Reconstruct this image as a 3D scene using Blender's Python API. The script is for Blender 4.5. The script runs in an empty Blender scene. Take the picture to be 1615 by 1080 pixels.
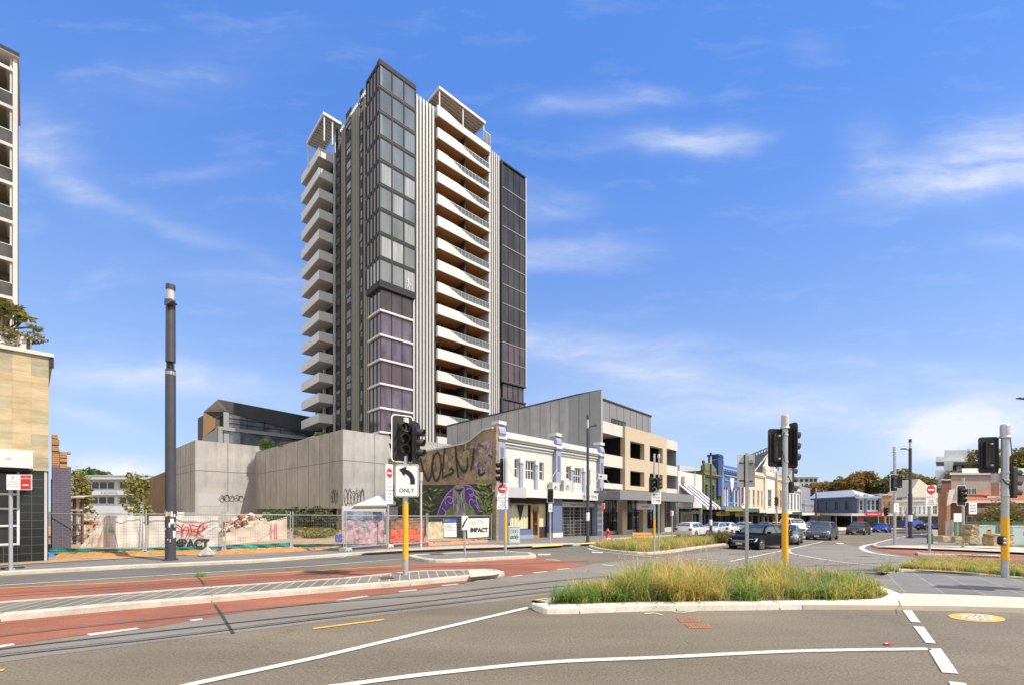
import bpy, bmesh, math, random
from mathutils import Matrix, Vector
random.seed(7)
SC = bpy.context.scene
COL = SC.collection
SKYT, HZC, CLC, SKYS, EXPO = (.88, 1.36, 2.1), (4.9, 5.0, 5.7), (7.0, 7.15, 7.5), .1, .45
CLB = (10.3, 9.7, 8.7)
F, CX, HY, EYE = 700.0, 807.5, 805.0, 2.1      # pinhole of the photograph: focal length in px, centre, horizon row, eye height
UA = (0.676, 0.737)                            # street axis u ; v is its left normal
TH = math.atan2(UA[1], UA[0])
def w2s(x, y): return (x*UA[0]+y*UA[1], -x*UA[1]+y*UA[0])
def s2w(u, v): return (u*UA[0]-v*UA[1], u*UA[1]+v*UA[0])
UC = [-4000, -60, 12, 14, 16, 18, 20, 170, 176, 400, 4000]
def g_raw(u):
    d = u-16
    if d < -4: return 0.0
    if u > 170: return -0.017*(154+min(6, (u-170))/2)
    if d < 4: return -0.017*(d+4)**2/16
    return -0.017*d
GC = [g_raw(u) for u in UC]
def gu(u):
    for i in range(len(UC)-1):
        if u <= UC[i+1]:
            k = (u-UC[i])/(UC[i+1]-UC[i]); return GC[i]*(1-k)+GC[i+1]*k
    return GC[-1]
def gz(x, y): return gu(w2s(x, y)[0])
def G(px, py, h=0.0):                          # a point of the ground (raised by h) seen at a pixel
    z = 0.0; a = (px-CX)/F
    for _ in range(30):
        t = F*(EYE-z-h)/(py-HY); t = min(t, 400)
        z = 0.5*z+0.5*gz(a*t, t)
    return (a*t, t)
def su(px, v):
    a = (px-CX)/F; t = v/(-UA[1]*a+UA[0]); return t*(UA[0]*a+UA[1])
def sv(px, u):
    a = (px-CX)/F; t = u/(UA[0]*a+UA[1]); return t*(-UA[1]*a+UA[0])
def dep(px, v): return v/(-UA[1]*(px-CX)/F+UA[0])
def zat(py, t): return EYE-(py-HY)*t/F
def zv(px, py, v): return zat(py, dep(px, v))
def xw(px, t): return (px-CX)/F*t

# ------------------------------------------------------------------ materials
MATS = {}
def newmat(name):
    m = bpy.data.materials.new(name); m.use_nodes = True; MATS[name] = m
    return m, m.node_tree.nodes, m.node_tree.links, m.node_tree.nodes['Principled BSDF']
def vec_nodes(n, l, wallmap=False):
    tc = n.new('ShaderNodeTexCoord')
    if not wallmap: return tc.outputs['Object']
    s = n.new('ShaderNodeSeparateXYZ'); l.new(tc.outputs['Object'], s.inputs[0])
    a = n.new('ShaderNodeMath'); a.operation = 'ADD'; l.new(s.outputs[0], a.inputs[0]); l.new(s.outputs[1], a.inputs[1])
    c = n.new('ShaderNodeCombineXYZ'); l.new(a.outputs[0], c.inputs[0]); l.new(s.outputs[2], c.inputs[1])
    return c.outputs[0]
def noise(n, l, vec, scale, detail=5, rough=.6, stretch=None):
    if stretch:
        mp = n.new('ShaderNodeMapping'); mp.inputs['Scale'].default_value = stretch; l.new(vec, mp.inputs[0]); vec = mp.outputs[0]
    t = n.new('ShaderNodeTexNoise'); t.inputs['Scale'].default_value = scale; t.inputs['Detail'].default_value = detail
    t.inputs['Roughness'].default_value = rough; l.new(vec, t.inputs['Vector']); return t.outputs['Fac']
def ramp(n, l, fac, p0, c0, p1, c1, extra=()):
    r = n.new('ShaderNodeValToRGB'); e = r.color_ramp.elements
    e[0].position = p0; e[0].color = (*c0, 1); e[1].position = p1; e[1].color = (*c1, 1)
    for p, c in extra:
        q = e.new(p); q.color = (*c, 1)
    l.new(fac, r.inputs[0]); return r.outputs[0]
def mixc(n, l, a, b, fac, mode='MIX'):
    m = n.new('ShaderNodeMix'); m.data_type = 'RGBA'; m.blend_type = mode
    for s, v in ((m.inputs[6], a), (m.inputs[7], b), (m.inputs[0], fac)):
        if isinstance(v, bpy.types.NodeSocket): l.new(v, s)
        else: s.default_value = v if not isinstance(v, tuple) else (*v[:3], 1)
    return m.outputs[2]
def bump(n, l, bs, fac, strength, dist=.02):
    b = n.new('ShaderNodeBump'); b.inputs['Strength'].default_value = strength; b.inputs['Distance'].default_value = dist
    l.new(fac, b.inputs['Height']); l.new(b.outputs[0], bs.inputs['Normal'])
def sc(c, k): return tuple(min(1, x*k) for x in c)
def M(name, col, rough=.7, metal=0., var=.12, scale=2., bmp=0., streak=False, fine=0., emit=0.):
    if name in MATS: return MATS[name]
    m, n, l, bs = newmat(name)
    v = vec_nodes(n, l)
    f = noise(n, l, v, scale, 6, .65, (1, 1, .35) if streak else None)
    c = ramp(n, l, f, .3, sc(col, 1-var), .7, sc(col, 1+var))
    if streak:
        fs_ = noise(n, l, v, 1.1, 7, .7, (1, 1, .1)); c = mixc(n, l, c, ramp(n, l, fs_, .36, (1-.15*streak, 1-.16*streak, 1-.17*streak), .56, (1.03,)*3), 1., 'MULTIPLY')
        fb_ = noise(n, l, v, .28, 5, .7); c = mixc(n, l, c, ramp(n, l, fb_, .35, (1-.16*streak,)*3, .6, (1.04,)*3), 1., 'MULTIPLY')
    if fine:
        f2 = noise(n, l, v, 45, 2)
        c = mixc(n, l, c, ramp(n, l, f2, .35, (1-fine,)*3, .65, (1,)*3), 1.0, 'MULTIPLY')
    l.new(c, bs.inputs['Base Color'])
    bs.inputs['Roughness'].default_value = rough; bs.inputs['Metallic'].default_value = metal
    if emit:
        bs.inputs['Emission Color'].default_value = (*col, 1); bs.inputs['Emission Strength'].default_value = emit
    if bmp: bump(n, l, bs, noise(n, l, v, scale*12, 4), bmp)
    return m
def brickm(name, c1, c2, mortar, bw=.24, bh=.08, ms=.01, stain=.25, bias=0., offset=.5, extra=None):
    m, n, l, bs = newmat(name)
    v = vec_nodes(n, l, True)
    b = n.new('ShaderNodeTexBrick'); b.inputs['Scale'].default_value = 1; b.inputs['Brick Width'].default_value = bw
    b.inputs['Row Height'].default_value = bh; b.inputs['Mortar Size'].default_value = ms; b.inputs['Bias'].default_value = bias
    b.offset = offset
    b.inputs['Color1'].default_value = (*c1, 1); b.inputs['Color2'].default_value = (*c2, 1); b.inputs['Mortar'].default_value = (*mortar, 1)
    l.new(v, b.inputs['Vector'])
    f = noise(n, l, v, .5, 6, .7); c = mixc(n, l, b.outputs[0], ramp(n, l, f, .35, (1-stain,)*3, .65, (1.,)*3), 1., 'MULTIPLY')
    if extra:
        f3 = noise(n, l, v, 3., 6, .8); c = mixc(n, l, c, extra, ramp(n, l, f3, .5, (0,)*3, .66, (.7,)*3))
    l.new(c, bs.inputs['Base Color']); bs.inputs['Roughness'].default_value = .85
    bump(n, l, bs, b.outputs['Fac'], -.5, .01)
    return m
def asphalt(name, col, fine=.35, patch=.12, tint=None):
    m, n, l, bs = newmat(name); v = vec_nodes(n, l)
    f = noise(n, l, v, .35, 7, .62); c = ramp(n, l, f, .3, sc(col, 1-patch), .7, sc(col, 1+patch))
    if tint: c = mixc(n, l, c, tint, ramp(n, l, noise(n, l, v, .16, 4, .5), .48, (0,)*3, .62, (.8,)*3))
    f2 = noise(n, l, v, 27, 3, .85); c = mixc(n, l, c, ramp(n, l, f2, .33, (1-fine,)*3, .67, (1+fine*.7,)*3), 1., 'MULTIPLY')
    vo = n.new('ShaderNodeTexVoronoi'); vo.inputs['Scale'].default_value = 30; l.new(v, vo.inputs['Vector'])
    sp = n.new('ShaderNodeMath'); sp.operation = 'LESS_THAN'; l.new(vo.outputs['Distance'], sp.inputs[0]); sp.inputs[1].default_value = .16
    c = mixc(n, l, c, sc(col, 2.1), mixc(n, l, (0, 0, 0), (.35,)*3, sp.outputs[0]))
    # traffic wear: long faint streaks along the travel direction
    f4 = noise(n, l, v, .9, 4, .6, (.12, 1, 1)); c = mixc(n, l, c, ramp(n, l, f4, .35, (.85,)*3, .65, (1.08,)*3), 1., 'MULTIPLY')
    # hairline cracks
    vc = n.new('ShaderNodeTexVoronoi'); vc.feature = 'DISTANCE_TO_EDGE'; vc.inputs['Scale'].default_value = .22
    wn = n.new('ShaderNodeTexNoise'); wn.inputs['Scale'].default_value = 1.2; wn.inputs['Detail'].default_value = 6; l.new(v, wn.inputs['Vector'])
    va = n.new('ShaderNodeVectorMath'); va.operation = 'MULTIPLY_ADD'; l.new(wn.outputs['Color'], va.inputs[0]); va.inputs[1].default_value = (1.6,)*3; l.new(v, va.inputs[2])
    l.new(va.outputs[0], vc.inputs['Vector'])
    ck = ramp(n, l, vc.outputs['Distance'], .0, (.72,)*3, .003, (1,)*3); ck = mixc(n, l, ck, (1, 1, 1), ramp(n, l, noise(n, l, v, .21, 3), .47, (0,)*3, .53, (1,)*3)); c = mixc(n, l, ck, c, 1., 'MULTIPLY')
    st_ = noise(n, l, v, 1.1, 3, .5); c = mixc(n, l, c, ramp(n, l, st_, .66, (1,)*3, .74, (.80,)*3), 1., 'MULTIPLY')
    l.new(c, bs.inputs['Base Color']); bs.inputs['Roughness'].default_value = .85
    bump(n, l, bs, f2, .5, .01)
    return m
def glassm(name, col, rough=.06, var=.3, scale=.6, stretch=(1, 1, .1), spec=.6, curtain=None):
    m, n, l, bs = newmat(name); v = vec_nodes(n, l)
    f = noise(n, l, v, scale, 3, .5, stretch); c = ramp(n, l, f, .35, sc(col, 1-var), .65, sc(col, 1+var))
    if curtain:
        sx = n.new('ShaderNodeVectorMath'); sx.operation = 'DIVIDE'; l.new(v, sx.inputs[0]); sx.inputs[1].default_value = (1.6, 1.6, 3.1); fl = n.new('ShaderNodeVectorMath'); fl.operation = 'FLOOR'; l.new(sx.outputs[0], fl.inputs[0])
        wn_ = n.new('ShaderNodeTexWhiteNoise'); l.new(fl.outputs[0], wn_.inputs['Vector']); f2 = wn_.outputs['Value']; f3 = noise(n, l, v, 9, 1, .5, (1, 1, .02))
        cc = ramp(n, l, f3, .4, sc(curtain, .6), .6, curtain)
        c = mixc(n, l, c, cc, ramp(n, l, f2, .70, (0,)*3, .78, (.75,)*3))
    l.new(c, bs.inputs['Base Color']); bs.inputs['Roughness'].default_value = rough
    bs.inputs['Specular IOR Level'].default_value = spec; bs.inputs['IOR'].default_value = 1.6
    # slight waviness so reflections break up pane to pane
    f5 = noise(n, l, v, 1.1, 2, .5); bump(n, l, bs, f5, .05, .02)
    return m

# ------------------------------------------------------------------ mesh builder (vertices in world space)
ROOTM = {}
def rootM(o):
    while o is not None and o.name not in ROOTM: o = o.parent
    return ROOTM[o.name] if o is not None else Matrix.Identity(4)
class MB:
    def __init__(s, f=None): s.v = []; s.fc = []; s.mi = []; s.mats = []; s.sm = []; s.f = f or (lambda x, y, z: (x, y, z))
    def mat(s, m):
        if m not in s.mats: s.mats.append(m)
        return s.mats.index(m)
    def add(s, pts, faces, m, smooth=False):
        b = len(s.v); s.v += [s.f(*p) for p in pts]; k = s.mat(m)
        for fa in faces: s.fc.append([b+i for i in fa]); s.mi.append(k); s.sm.append(smooth)
        return s
    def box(s, x0, x1, y0, y1, z0, z1, m):
        return s.add([(x0,y0,z0),(x1,y0,z0),(x1,y1,z0),(x0,y1,z0),(x0,y0,z1),(x1,y0,z1),(x1,y1,z1),(x0,y1,z1)],
              [(0,3,2,1),(4,5,6,7),(0,1,5,4),(1,2,6,5),(2,3,7,6),(3,0,4,7)], m)
    def quad(s, a, b, c, d, m): return s.add([a, b, c, d], [(0, 1, 2, 3)], m)
    def prism(s, poly, lo, hi, m, axis='z', smooth=False):     # poly of (a,b); axis: the extrusion direction
        def P(a, b, h): return (a, b, h) if axis == 'z' else ((a, h, b) if axis == 'y' else (h, a, b))
        k = len(poly); pts = [P(a, b, lo) for a, b in poly]+[P(a, b, hi) for a, b in poly]
        fs = [tuple(range(k))[::-1], tuple(range(k, 2*k))]+[(i, (i+1) % k, k+(i+1) % k, k+i) for i in range(k)]
        return s.add(pts, fs, m, smooth)
    def tube(s, pts, r, m, n=8, r1=None, cap=True):
        P = [Vector(p) for p in pts]; rings = []
        for i, p in enumerate(P):
            d = (P[min(i+1, len(P)-1)]-P[max(i-1, 0)]).normalized()
            a = d.orthogonal().normalized() if i == 0 else (a-d*a.dot(d)).normalized()
            b = d.cross(a); rr = r if r1 is None else r+(r1-r)*i/(len(P)-1)
            rings.append([tuple(p+(a*math.cos(t)+b*math.sin(t))*rr) for t in [2*math.pi*j/n for j in range(n)]])
        vs = [q for rg in rings for q in rg]; fs = []
        for i in range(len(P)-1):
            for j in range(n): fs.append((i*n+j, i*n+(j+1) % n, (i+1)*n+(j+1) % n, (i+1)*n+j))
        s.add(vs, fs, m, True)
        if cap: s.add(rings[0], [tuple(range(n))[::-1]], m); s.add(rings[-1], [tuple(range(n))], m)
        return s
    def cyl(s, x, y, z0, z1, r, m, n=12, r1=None): return s.tube([(x, y, z0), (x, y, z1)], r, m, n, r1)
    def lathe(s, prof, m, n=16, c=(0, 0, 0), axis='z'):
        vs = []; k = len(prof)
        for j in range(n):
            t = 2*math.pi*j/n
            for r, h in prof:
                a, b = r*math.cos(t), r*math.sin(t)
                vs.append((c[0]+a, c[1]+b, c[2]+h) if axis == 'z' else ((c[0]+a, c[1]+h, c[2]+b) if axis == 'y' else (c[0]+h, c[1]+a, c[2]+b)))
        fs = [(j*k+i, ((j+1) % n)*k+i, ((j+1) % n)*k+i+1, j*k+i+1) for j in range(n) for i in range(k-1)]
        return s.add(vs, fs, m, True)
    def stroke(s, pts, w, P, m):             # flat brush stroke; P maps (a,b) of a wall to 3-D
        V = [Vector((a, b)) for a, b in pts]; L = []
        for i, p in enumerate(V):
            d = V[min(i+1, len(V)-1)]-V[max(i-1, 0)]
            d = d.normalized() if d.length > 1e-9 else Vector((1, 0)); nrm = Vector((-d.y, d.x))
            ww = w*(.5+.5*min(1, 2*min(i, len(V)-1-i)/max(1, len(V)-1)+.3))/2
            L.append((p+nrm*ww, p-nrm*ww))
        vs = [P(*q) for a in L for q in a]; fs = [(2*i, 2*i+1, 2*i+3, 2*i+2) for i in range(len(L)-1)]
        return s.add(vs, fs, m)
    def poly(s, pts, P, m): return s.add([P(*p) for p in pts], [tuple(range(len(pts)))], m)
    def text(s, txt, P, m, h=1., w=None, align='CENTER', bold=0.):
        vs, fs, x0, x1 = textmesh(txt, bold)
        W = (x1-x0); k = h/0.73; kx = k if w is None else w*len(txt)/W
        ox = -(x0+x1)/2 if align == 'CENTER' else -x0
        return s.add([P((x+ox)*kx, y*k) for x, y in vs], fs, m)
    def build(s, name, parent=None, smooth=None):
        me = bpy.data.meshes.new(name); inv = rootM(parent).inverted() if parent else Matrix.Identity(4)
        me.from_pydata([tuple(inv @ Vector(p)) for p in s.v], [], s.fc)
        for m in s.mats: me.materials.append(m)
        me.polygons.foreach_set('material_index', s.mi); me.polygons.foreach_set('use_smooth', s.sm if smooth is None else [smooth]*len(s.fc)); me.update()
        o = bpy.data.objects.new(name, me); COL.objects.link(o)
        if parent: o.parent = parent
        return o
TXT = {}
def textmesh(txt, bold=0.):
    if (txt, bold) in TXT: return TXT[(txt, bold)]
    c = bpy.data.curves.new('t', 'FONT'); c.body = txt; c.offset = bold; c.resolution_u = 3
    o = bpy.data.objects.new('t', c); COL.objects.link(o)
    dg = bpy.context.evaluated_depsgraph_get(); me = bpy.data.meshes.new_from_object(o.evaluated_get(dg))
    vs = [(v.co.x, v.co.y) for v in me.vertices]; fs = [tuple(p.vertices) for p in me.polygons]
    bpy.data.objects.remove(o); bpy.data.meshes.remove(me); bpy.data.curves.remove(c)
    r = (vs, fs, min(v[0] for v in vs), max(v[0] for v in vs)); TXT[(txt, bold)] = r; return r
def tag(o, label=None, cat=None, group=None, kind=None):
    if label: o['label'] = label
    if cat: o['category'] = cat
    if group: o['group'] = group
    if kind: o['kind'] = kind
    return o
def thing(name, label, cat, loc=(0, 0, 0), rz=0., group=None):
    o = bpy.data.objects.new(name, None); COL.objects.link(o); o.location = loc; o.rotation_euler = (0, 0, rz); o.empty_display_size = .2
    ROOTM[o.name] = Matrix.Translation(loc) @ Matrix.Rotation(rz, 4, 'Z'); return tag(o, label, cat, group)
def S(u, v, z): x, y = s2w(u, v); return (x, y, z)          # street frame to world
def sthing(name, label, cat, u, v, z=None, group=None):
    x, y = s2w(u, v); return thing(name, label, cat, (x, y, gu(u) if z is None else z), TH, group)
def local(o):                                                # local frame of a thing to world
    m = ROOTM[o.name]; return lambda x, y, z: tuple(m @ Vector((x, y, z)))
def sub(fn, m4):                                             # compose: local matrix then frame fn
    return lambda x, y, z: fn(*(m4 @ Vector((x, y, z))))
def copy_tree(o, parent=None):
    c = o.copy(); COL.objects.link(c); c.parent = parent
    for ch in o.children: copy_tree(ch, c)
    return c
def wallop(mb, x0, x1, z0, z1, ops, y, m, reveal=.25, rm=None, P=None):
    """wall in the plane y facing -y with rectangular openings (x0,x1,z0,z1) and reveals"""
    P = P or (lambda a, b, c: (a, b, c))
    xs = sorted({x0, x1, *[o[0] for o in ops], *[o[1] for o in ops]}); zs = sorted({z0, z1, *[o[2] for o in ops], *[o[3] for o in ops]})
    xs = [x for x in xs if x0-1e-6 <= x <= x1+1e-6]; zs = [z for z in zs if z0-1e-6 <= z <= z1+1e-6]
    for i in range(len(xs)-1):
        for j in range(len(zs)-1):
            cx, cz = (xs[i]+xs[i+1])/2, (zs[j]+zs[j+1])/2
            if any(o[0] < cx < o[1] and o[2] < cz < o[3] for o in ops): continue
            mb.quad(P(xs[i], y, zs[j]), P(xs[i+1], y, zs[j]), P(xs[i+1], y, zs[j+1]), P(xs[i], y, zs[j+1]), m)
    rm = rm or m
    for a, b, c, d in ops:
        r = y+reveal
        mb.quad(P(a, y, c), P(a, r, c), P(a, r, d), P(a, y, d), rm); mb.quad(P(b, r, c), P(b, y, c), P(b, y, d), P(b, r, d), rm)
        mb.quad(P(a, y, d), P(a, r, d), P(b, r, d), P(b, y, d), rm); mb.quad(P(a, r, c), P(a, y, c), P(b, y, c), P(b, r, c), rm)
def window(root, fn, x0, x1, z0, z1, y, fm, gm, nx=2, nz=2, fw=.05, name='window', P=None, d=.05):
    P = P or (lambda a, b, c: (a, b, c)); mb = MB(fn)
    def bx(a, b, c, e, y0, y1, m):
        mb.add([P(a,y0,c),P(b,y0,c),P(b,y1,c),P(a,y1,c),P(a,y0,e),P(b,y0,e),P(b,y1,e),P(a,y1,e)], [(0,3,2,1),(4,5,6,7),(0,1,5,4),(1,2,6,5),(2,3,7,6),(3,0,4,7)], m)
    bx(x0, x0+fw, z0, z1, y, y+d, fm); bx(x1-fw, x1, z0, z1, y, y+d, fm)
    bx(x0+fw, x1-fw, z0, z0+fw, y, y+d, fm); bx(x0+fw, x1-fw, z1-fw, z1, y, y+d, fm)
    for i in range(1, nx):
        c = x0+(x1-x0)*i/nx; bx(c-fw/2, c+fw/2, z0+fw, z1-fw, y+.003, y+d, fm)
    for j in range(1, nz):
        c = z0+(z1-z0)*j/nz; bx(x0+fw, x1-fw, c-fw/2, c+fw/2, y+.006, y+d, fm)
    w = mb.build(name, root); p = MB(fn)
    p.quad(P(x0+fw*.5, y+d*.7, z0+fw*.5), P(x1-fw*.5, y+d*.7, z0+fw*.5), P(x1-fw*.5, y+d*.7, z1-fw*.5), P(x0+fw*.5, y+d*.7, z1-fw*.5), gm)
    p.build('pane', w); return w
def catmull(pts, n=6, closed=False):
    out = []; k = len(pts)
    rng = range(k) if closed else range(k-1)
    for i in rng:
        p = [pts[(i+j) % k] if closed else pts[min(max(i+j, 0), k-1)] for j in (-1, 0, 1, 2)]
        for q in range(n):
            t = q/n
            out.append(tuple(.5*((2*p[1][c])+(-p[0][c]+p[2][c])*t+(2*p[0][c]-5*p[1][c]+4*p[2][c]-p[3][c])*t*t+(-p[0][c]+3*p[1][c]-3*p[2][c]+p[3][c])*t**3) for c in (0, 1)))
    if not closed: out.append(tuple(pts[-1]))
    return out
ASPH = asphalt('asphalt_near', (.170,.144,.106), .5, .17, (.156,.129,.082))
ASPH2 = asphalt('asphalt_grey', (.20,.181,.158), .25, .1)
ASPHF = asphalt('asphalt_dark', (.128,.120,.112), .3, .1)
RED = asphalt('red_lane_surface', (.275,.098,.055), .25, .28)
WHT_P = M('road_paint_white', (.66,.65,.61), .7, var=.16, scale=4, fine=.3)
def worn(m):
    n, l = m.node_tree.nodes, m.node_tree.links; bs = n['Principled BSDF']; s = bs.inputs['Base Color'].links[0].from_socket; v = vec_nodes(n, l)
    l.new(mixc(n, l, s, (.22, .19, .15), ramp(n, l, noise(n, l, v, 9, 7, .8), .54, (0,)*3, .66, (.75,)*3)), bs.inputs['Base Color'])
worn(WHT_P)
YEL_P = M('road_paint_yellow', (.72,.42,.07), .7, var=.15, scale=3, fine=.2)
KERB = M('kerb_concrete', (.50,.46,.38), .85, var=.2, scale=2.5, bmp=.25, fine=.18)
CONCF = M('cream_concrete', (.55,.49,.40), .85, var=.07, scale=1.5, bmp=.1, fine=.1)
PAVE = brickm('bluestone_paver', (.15,.148,.148), (.19,.187,.185), (.32,.29,.25), 1.1, .75, .012, .15)
PAVE2 = brickm('median_paver', (.15,.145,.13), (.20,.19,.17), (.42,.38,.3), .28, 2.0, .018, .2, offset=0.)
FOOT = brickm('footpath_paver', (.165,.158,.152), (.20,.19,.18), (.24,.22,.2), .9, .6, .01, .2)
for m_ in (PAVE, PAVE2, FOOT):      # horizontal paving: lay the pattern on the ground plane
    n_, l_ = m_.node_tree.nodes, m_.node_tree.links
    tc_ = [q for q in n_ if q.type == 'TEX_COORD'][0]; mp_ = n_.new('ShaderNodeMapping'); l_.new(tc_.outputs['Object'], mp_.inputs[0])
    mp_.inputs['Rotation'].default_value = (0, 0, -TH+(-.35 if m_ is not PAVE else -.12)) if m_ is not PAVE2 else (0, 0, math.radians(-13))
    for q in n_:
        if q.type in ('TEX_BRICK',) or (q.type == 'TEX_NOISE'): l_.new(mp_.outputs[0], q.inputs['Vector'])
worn(YEL_P)
DIRT = M('sandy_dirt', (.42,.30,.18), .95, var=.3, scale=2., bmp=.6, fine=.3)
ORG = M('orange_soil', (.50,.24,.07), .95, var=.3, scale=5., bmp=.8, fine=.3)
SOIL = M('mulch_soil', (.20,.15,.10), .95, var=.4, scale=8., bmp=.8)
CONC = M('precast_concrete', (.40,.395,.385), .85, var=.13, scale=.8, bmp=.08, streak=True, fine=.08)
CONC2 = M('precast_concrete_warm', (.40,.37,.325), .85, var=.16, scale=1.1, bmp=.08, streak=True, fine=.08)
JOINT = M('sealant_joint', (.16,.15,.13), .8)
GREYP = M('grey_painted_panel', (.26,.27,.27), .7, var=.06)
GRYW = M('charcoal_cladding', (.20,.20,.21), .6, var=.06)
BEIGE = M('beige_render', (.47,.39,.28), .8, var=.05)
OFFW = M('off_white_render', (.53,.515,.48), .8, var=.06, scale=.8, streak=.4)
WHITE = M('white_paint', (.60,.595,.575), .6, var=.04)
WHITET = M('tower_white', (.56,.555,.55), .5, var=.03, scale=.3)
FIN = M('tower_fin', (.46,.455,.445), .45, var=.04)
TGREY = M('tower_grey_soffit', (.42,.41,.40), .7, var=.05)
FINK = M('tower_fin_khaki', (.25,.235,.18), .45, var=.05)
DARK = M('dark_cladding', (.045,.045,.052), .7, var=.15, scale=.7)
DARK2 = M('charcoal_frame', (.03,.031,.037), .85, var=.1)
BLACK = M('black_void', (.012,.012,.014), .7, var=.2)
TIMB = M('timber_soffit', (.42,.20,.07), .5, var=.15, scale=3)
GLU = glassm('tower_glass', (.13,.155,.165), .05, .3, .4, (1, 1, .3), .8, (.42,.44,.45))
GLD = glassm('dark_glass', (.03,.03,.034), .1, .4, .7, (1, 1, .2), .4)
GLP = glassm('purple_glass', (.075,.055,.095), .1, .6, .7, (1, 1, .5), .7, (.13,.095,.16))
GLP2 = glassm('plum_glass', (.05,.036,.052), .1, .5, .5, (1, 1, .5), .6, (.09,.055,.085))
GLR = M('glass_balustrade', (.10,.115,.12), .15, var=.15)
GLS = glassm('shop_glass', (.035,.035,.035), .05, .6, 1.2, (1, 1, .6), .7)
TERW = M('terrace_white', (.57,.57,.545), .7, var=.04, scale=.8, streak=.35)
LILAC = M('lilac_blue_paint', (.28,.31,.43), .6, var=.08)
GRYTR = M('grey_moulding', (.48,.48,.50), .6, var=.06)
BLUEG = M('blue_grey_paint', (.12,.15,.27), .6, var=.08)
BRK = brickm('old_brick', (.36,.25,.14), (.44,.34,.21), (.40,.34,.25), .24, .085, .008, .55, extra=(.17,.13,.08))
BRKO = brickm('orange_brick', (.55,.26,.10), (.45,.18,.07), (.4,.32,.24), .24, .085, .01, .2)
BRKP = brickm('purple_painted_brick', (.13,.115,.165), (.15,.135,.185), (.09,.08,.12), .26, .10, .012, .2)
BRKR = brickm('red_brick', (.26,.09,.05), (.2,.06,.035), (.3,.24,.2), .24, .085, .008, .2)
TILE_O = brickm('terracotta_tile', (.55,.16,.05), (.42,.11,.04), (.2,.06,.03), .3, .3, .03, .3)
SANDST = brickm('sandstone_cladding', (.62,.50,.30), (.55,.36,.17), (.30,.25,.18), .49, .45, .005, .12, extra=(.42,.38,.28))
def _sand():
    m = SANDST; n, l = m.node_tree.nodes, m.node_tree.links
    b = [q for q in n if q.type == 'TEX_BRICK'][0]; b.offset = 0.
    wn = n.new('ShaderNodeTexWhiteNoise'); wn.noise_dimensions = '2D'
    v = b.inputs['Vector'].links[0].from_socket
    d = n.new('ShaderNodeVectorMath'); d.operation = 'DIVIDE'; l.new(v, d.inputs[0]); d.inputs[1].default_value = (.49, .45, 1)
    f = n.new('ShaderNodeVectorMath'); f.operation = 'FLOOR'; l.new(d.outputs[0], f.inputs[0]); l.new(f.outputs[0], wn.inputs['Vector'])
    c = ramp(n, l, wn.outputs['Value'], 0., (.54,.43,.26), 1., (.37,.34,.25), ((.25, (.58,.48,.32)), (.5, (.52,.40,.22)), (.75, (.50,.42,.26))))
    fx = noise(n, l, v, 2.2, 6, .7, (.5, 2, 1)); c = mixc(n, l, c, ramp(n, l, fx, .3, (.72,.66,.58), .7, (1.1,)*3), 1., 'MULTIPLY')
    l.new(c, b.inputs['Color1']); l.new(c, b.inputs['Color2'])
_sand()
BTILE = brickm('black_wall_tile', (.014,.018,.018), (.02,.024,.024), (.12,.13,.12), .36, .32, .006, .1, offset=0.)
BTILE.node_tree.nodes['Principled BSDF'].inputs['Roughness'].default_value = .12
GALV = M('galvanised_steel', (.46,.48,.50), .45, .5, var=.12, scale=6)
POLEG = M('pole_grey_paint', (.36,.39,.42), .5, .2, var=.08, scale=4)
POLED = M('pole_slate_paint', (.058,.058,.072), .45, .1, var=.12, scale=3)
YELP = M('pole_yellow_paint', (.82,.42,.015), .45, var=.06, scale=5)
BLK = M('signal_black', (.012,.012,.013), .5, var=.2, scale=8)
BLKM = M('signal_black_matt', (.02,.02,.02), .65, var=.2)
SIGW = M('sign_white', (.85,.85,.84), .45, var=.03)
SIGK = M('sign_black', (.015,.015,.02), .5)
SIGR = M('sign_red', (.62,.03,.03), .45, var=.05)
SIGG = M('sign_back_grey', (.50,.50,.50), .5, .3, var=.05)
BLUEP = M('blue_plastic', (.03,.09,.45), .4, var=.1)
GREENC = M('green_shade_cloth', (.015,.22,.17), .8, var=.4, scale=6, bmp=.6)
BANW = M('banner_cloth_white', (.78,.74,.67), .85, var=.08, scale=3, bmp=.15)
BANP = M('banner_cloth_blush', (.66,.54,.45), .85, var=.14, scale=2, bmp=.6)
CABG = M('cabinet_pale_green', (.46,.58,.54), .5, var=.08, scale=3)
REDPNT = M('red_spray_paint', (.62,.05,.06), .6)
BLKPNT = M('black_spray_paint', (.02,.02,.025), .6)
LEDR = M('signal_red_lamp', (1., .03, .02), .4, emit=5.)
LENS = M('signal_lens_off', (.03,.03,.03), .15, var=.4)
LENSG = M('signal_lens_green', (.02,.08,.05), .15, var=.4)
TYRE = M('tyre_rubber', (.02,.02,.02), .8)
RIM = M('alloy_rim', (.40,.41,.42), .3, .8)
HEADL = M('headlight_lens', (.70,.72,.75), .1, .3)
TAILL = M('tail_light_lens', (.40,.01,.01), .15)
PLATE = M('number_plate', (.75,.75,.70), .5)
CARG = glassm('car_window_glass', (.02,.03,.05), .04, .3, 1., (1, 1, 1), 1.)
PLAST = M('black_plastic_trim', (.02,.02,.022), .6)
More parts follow.
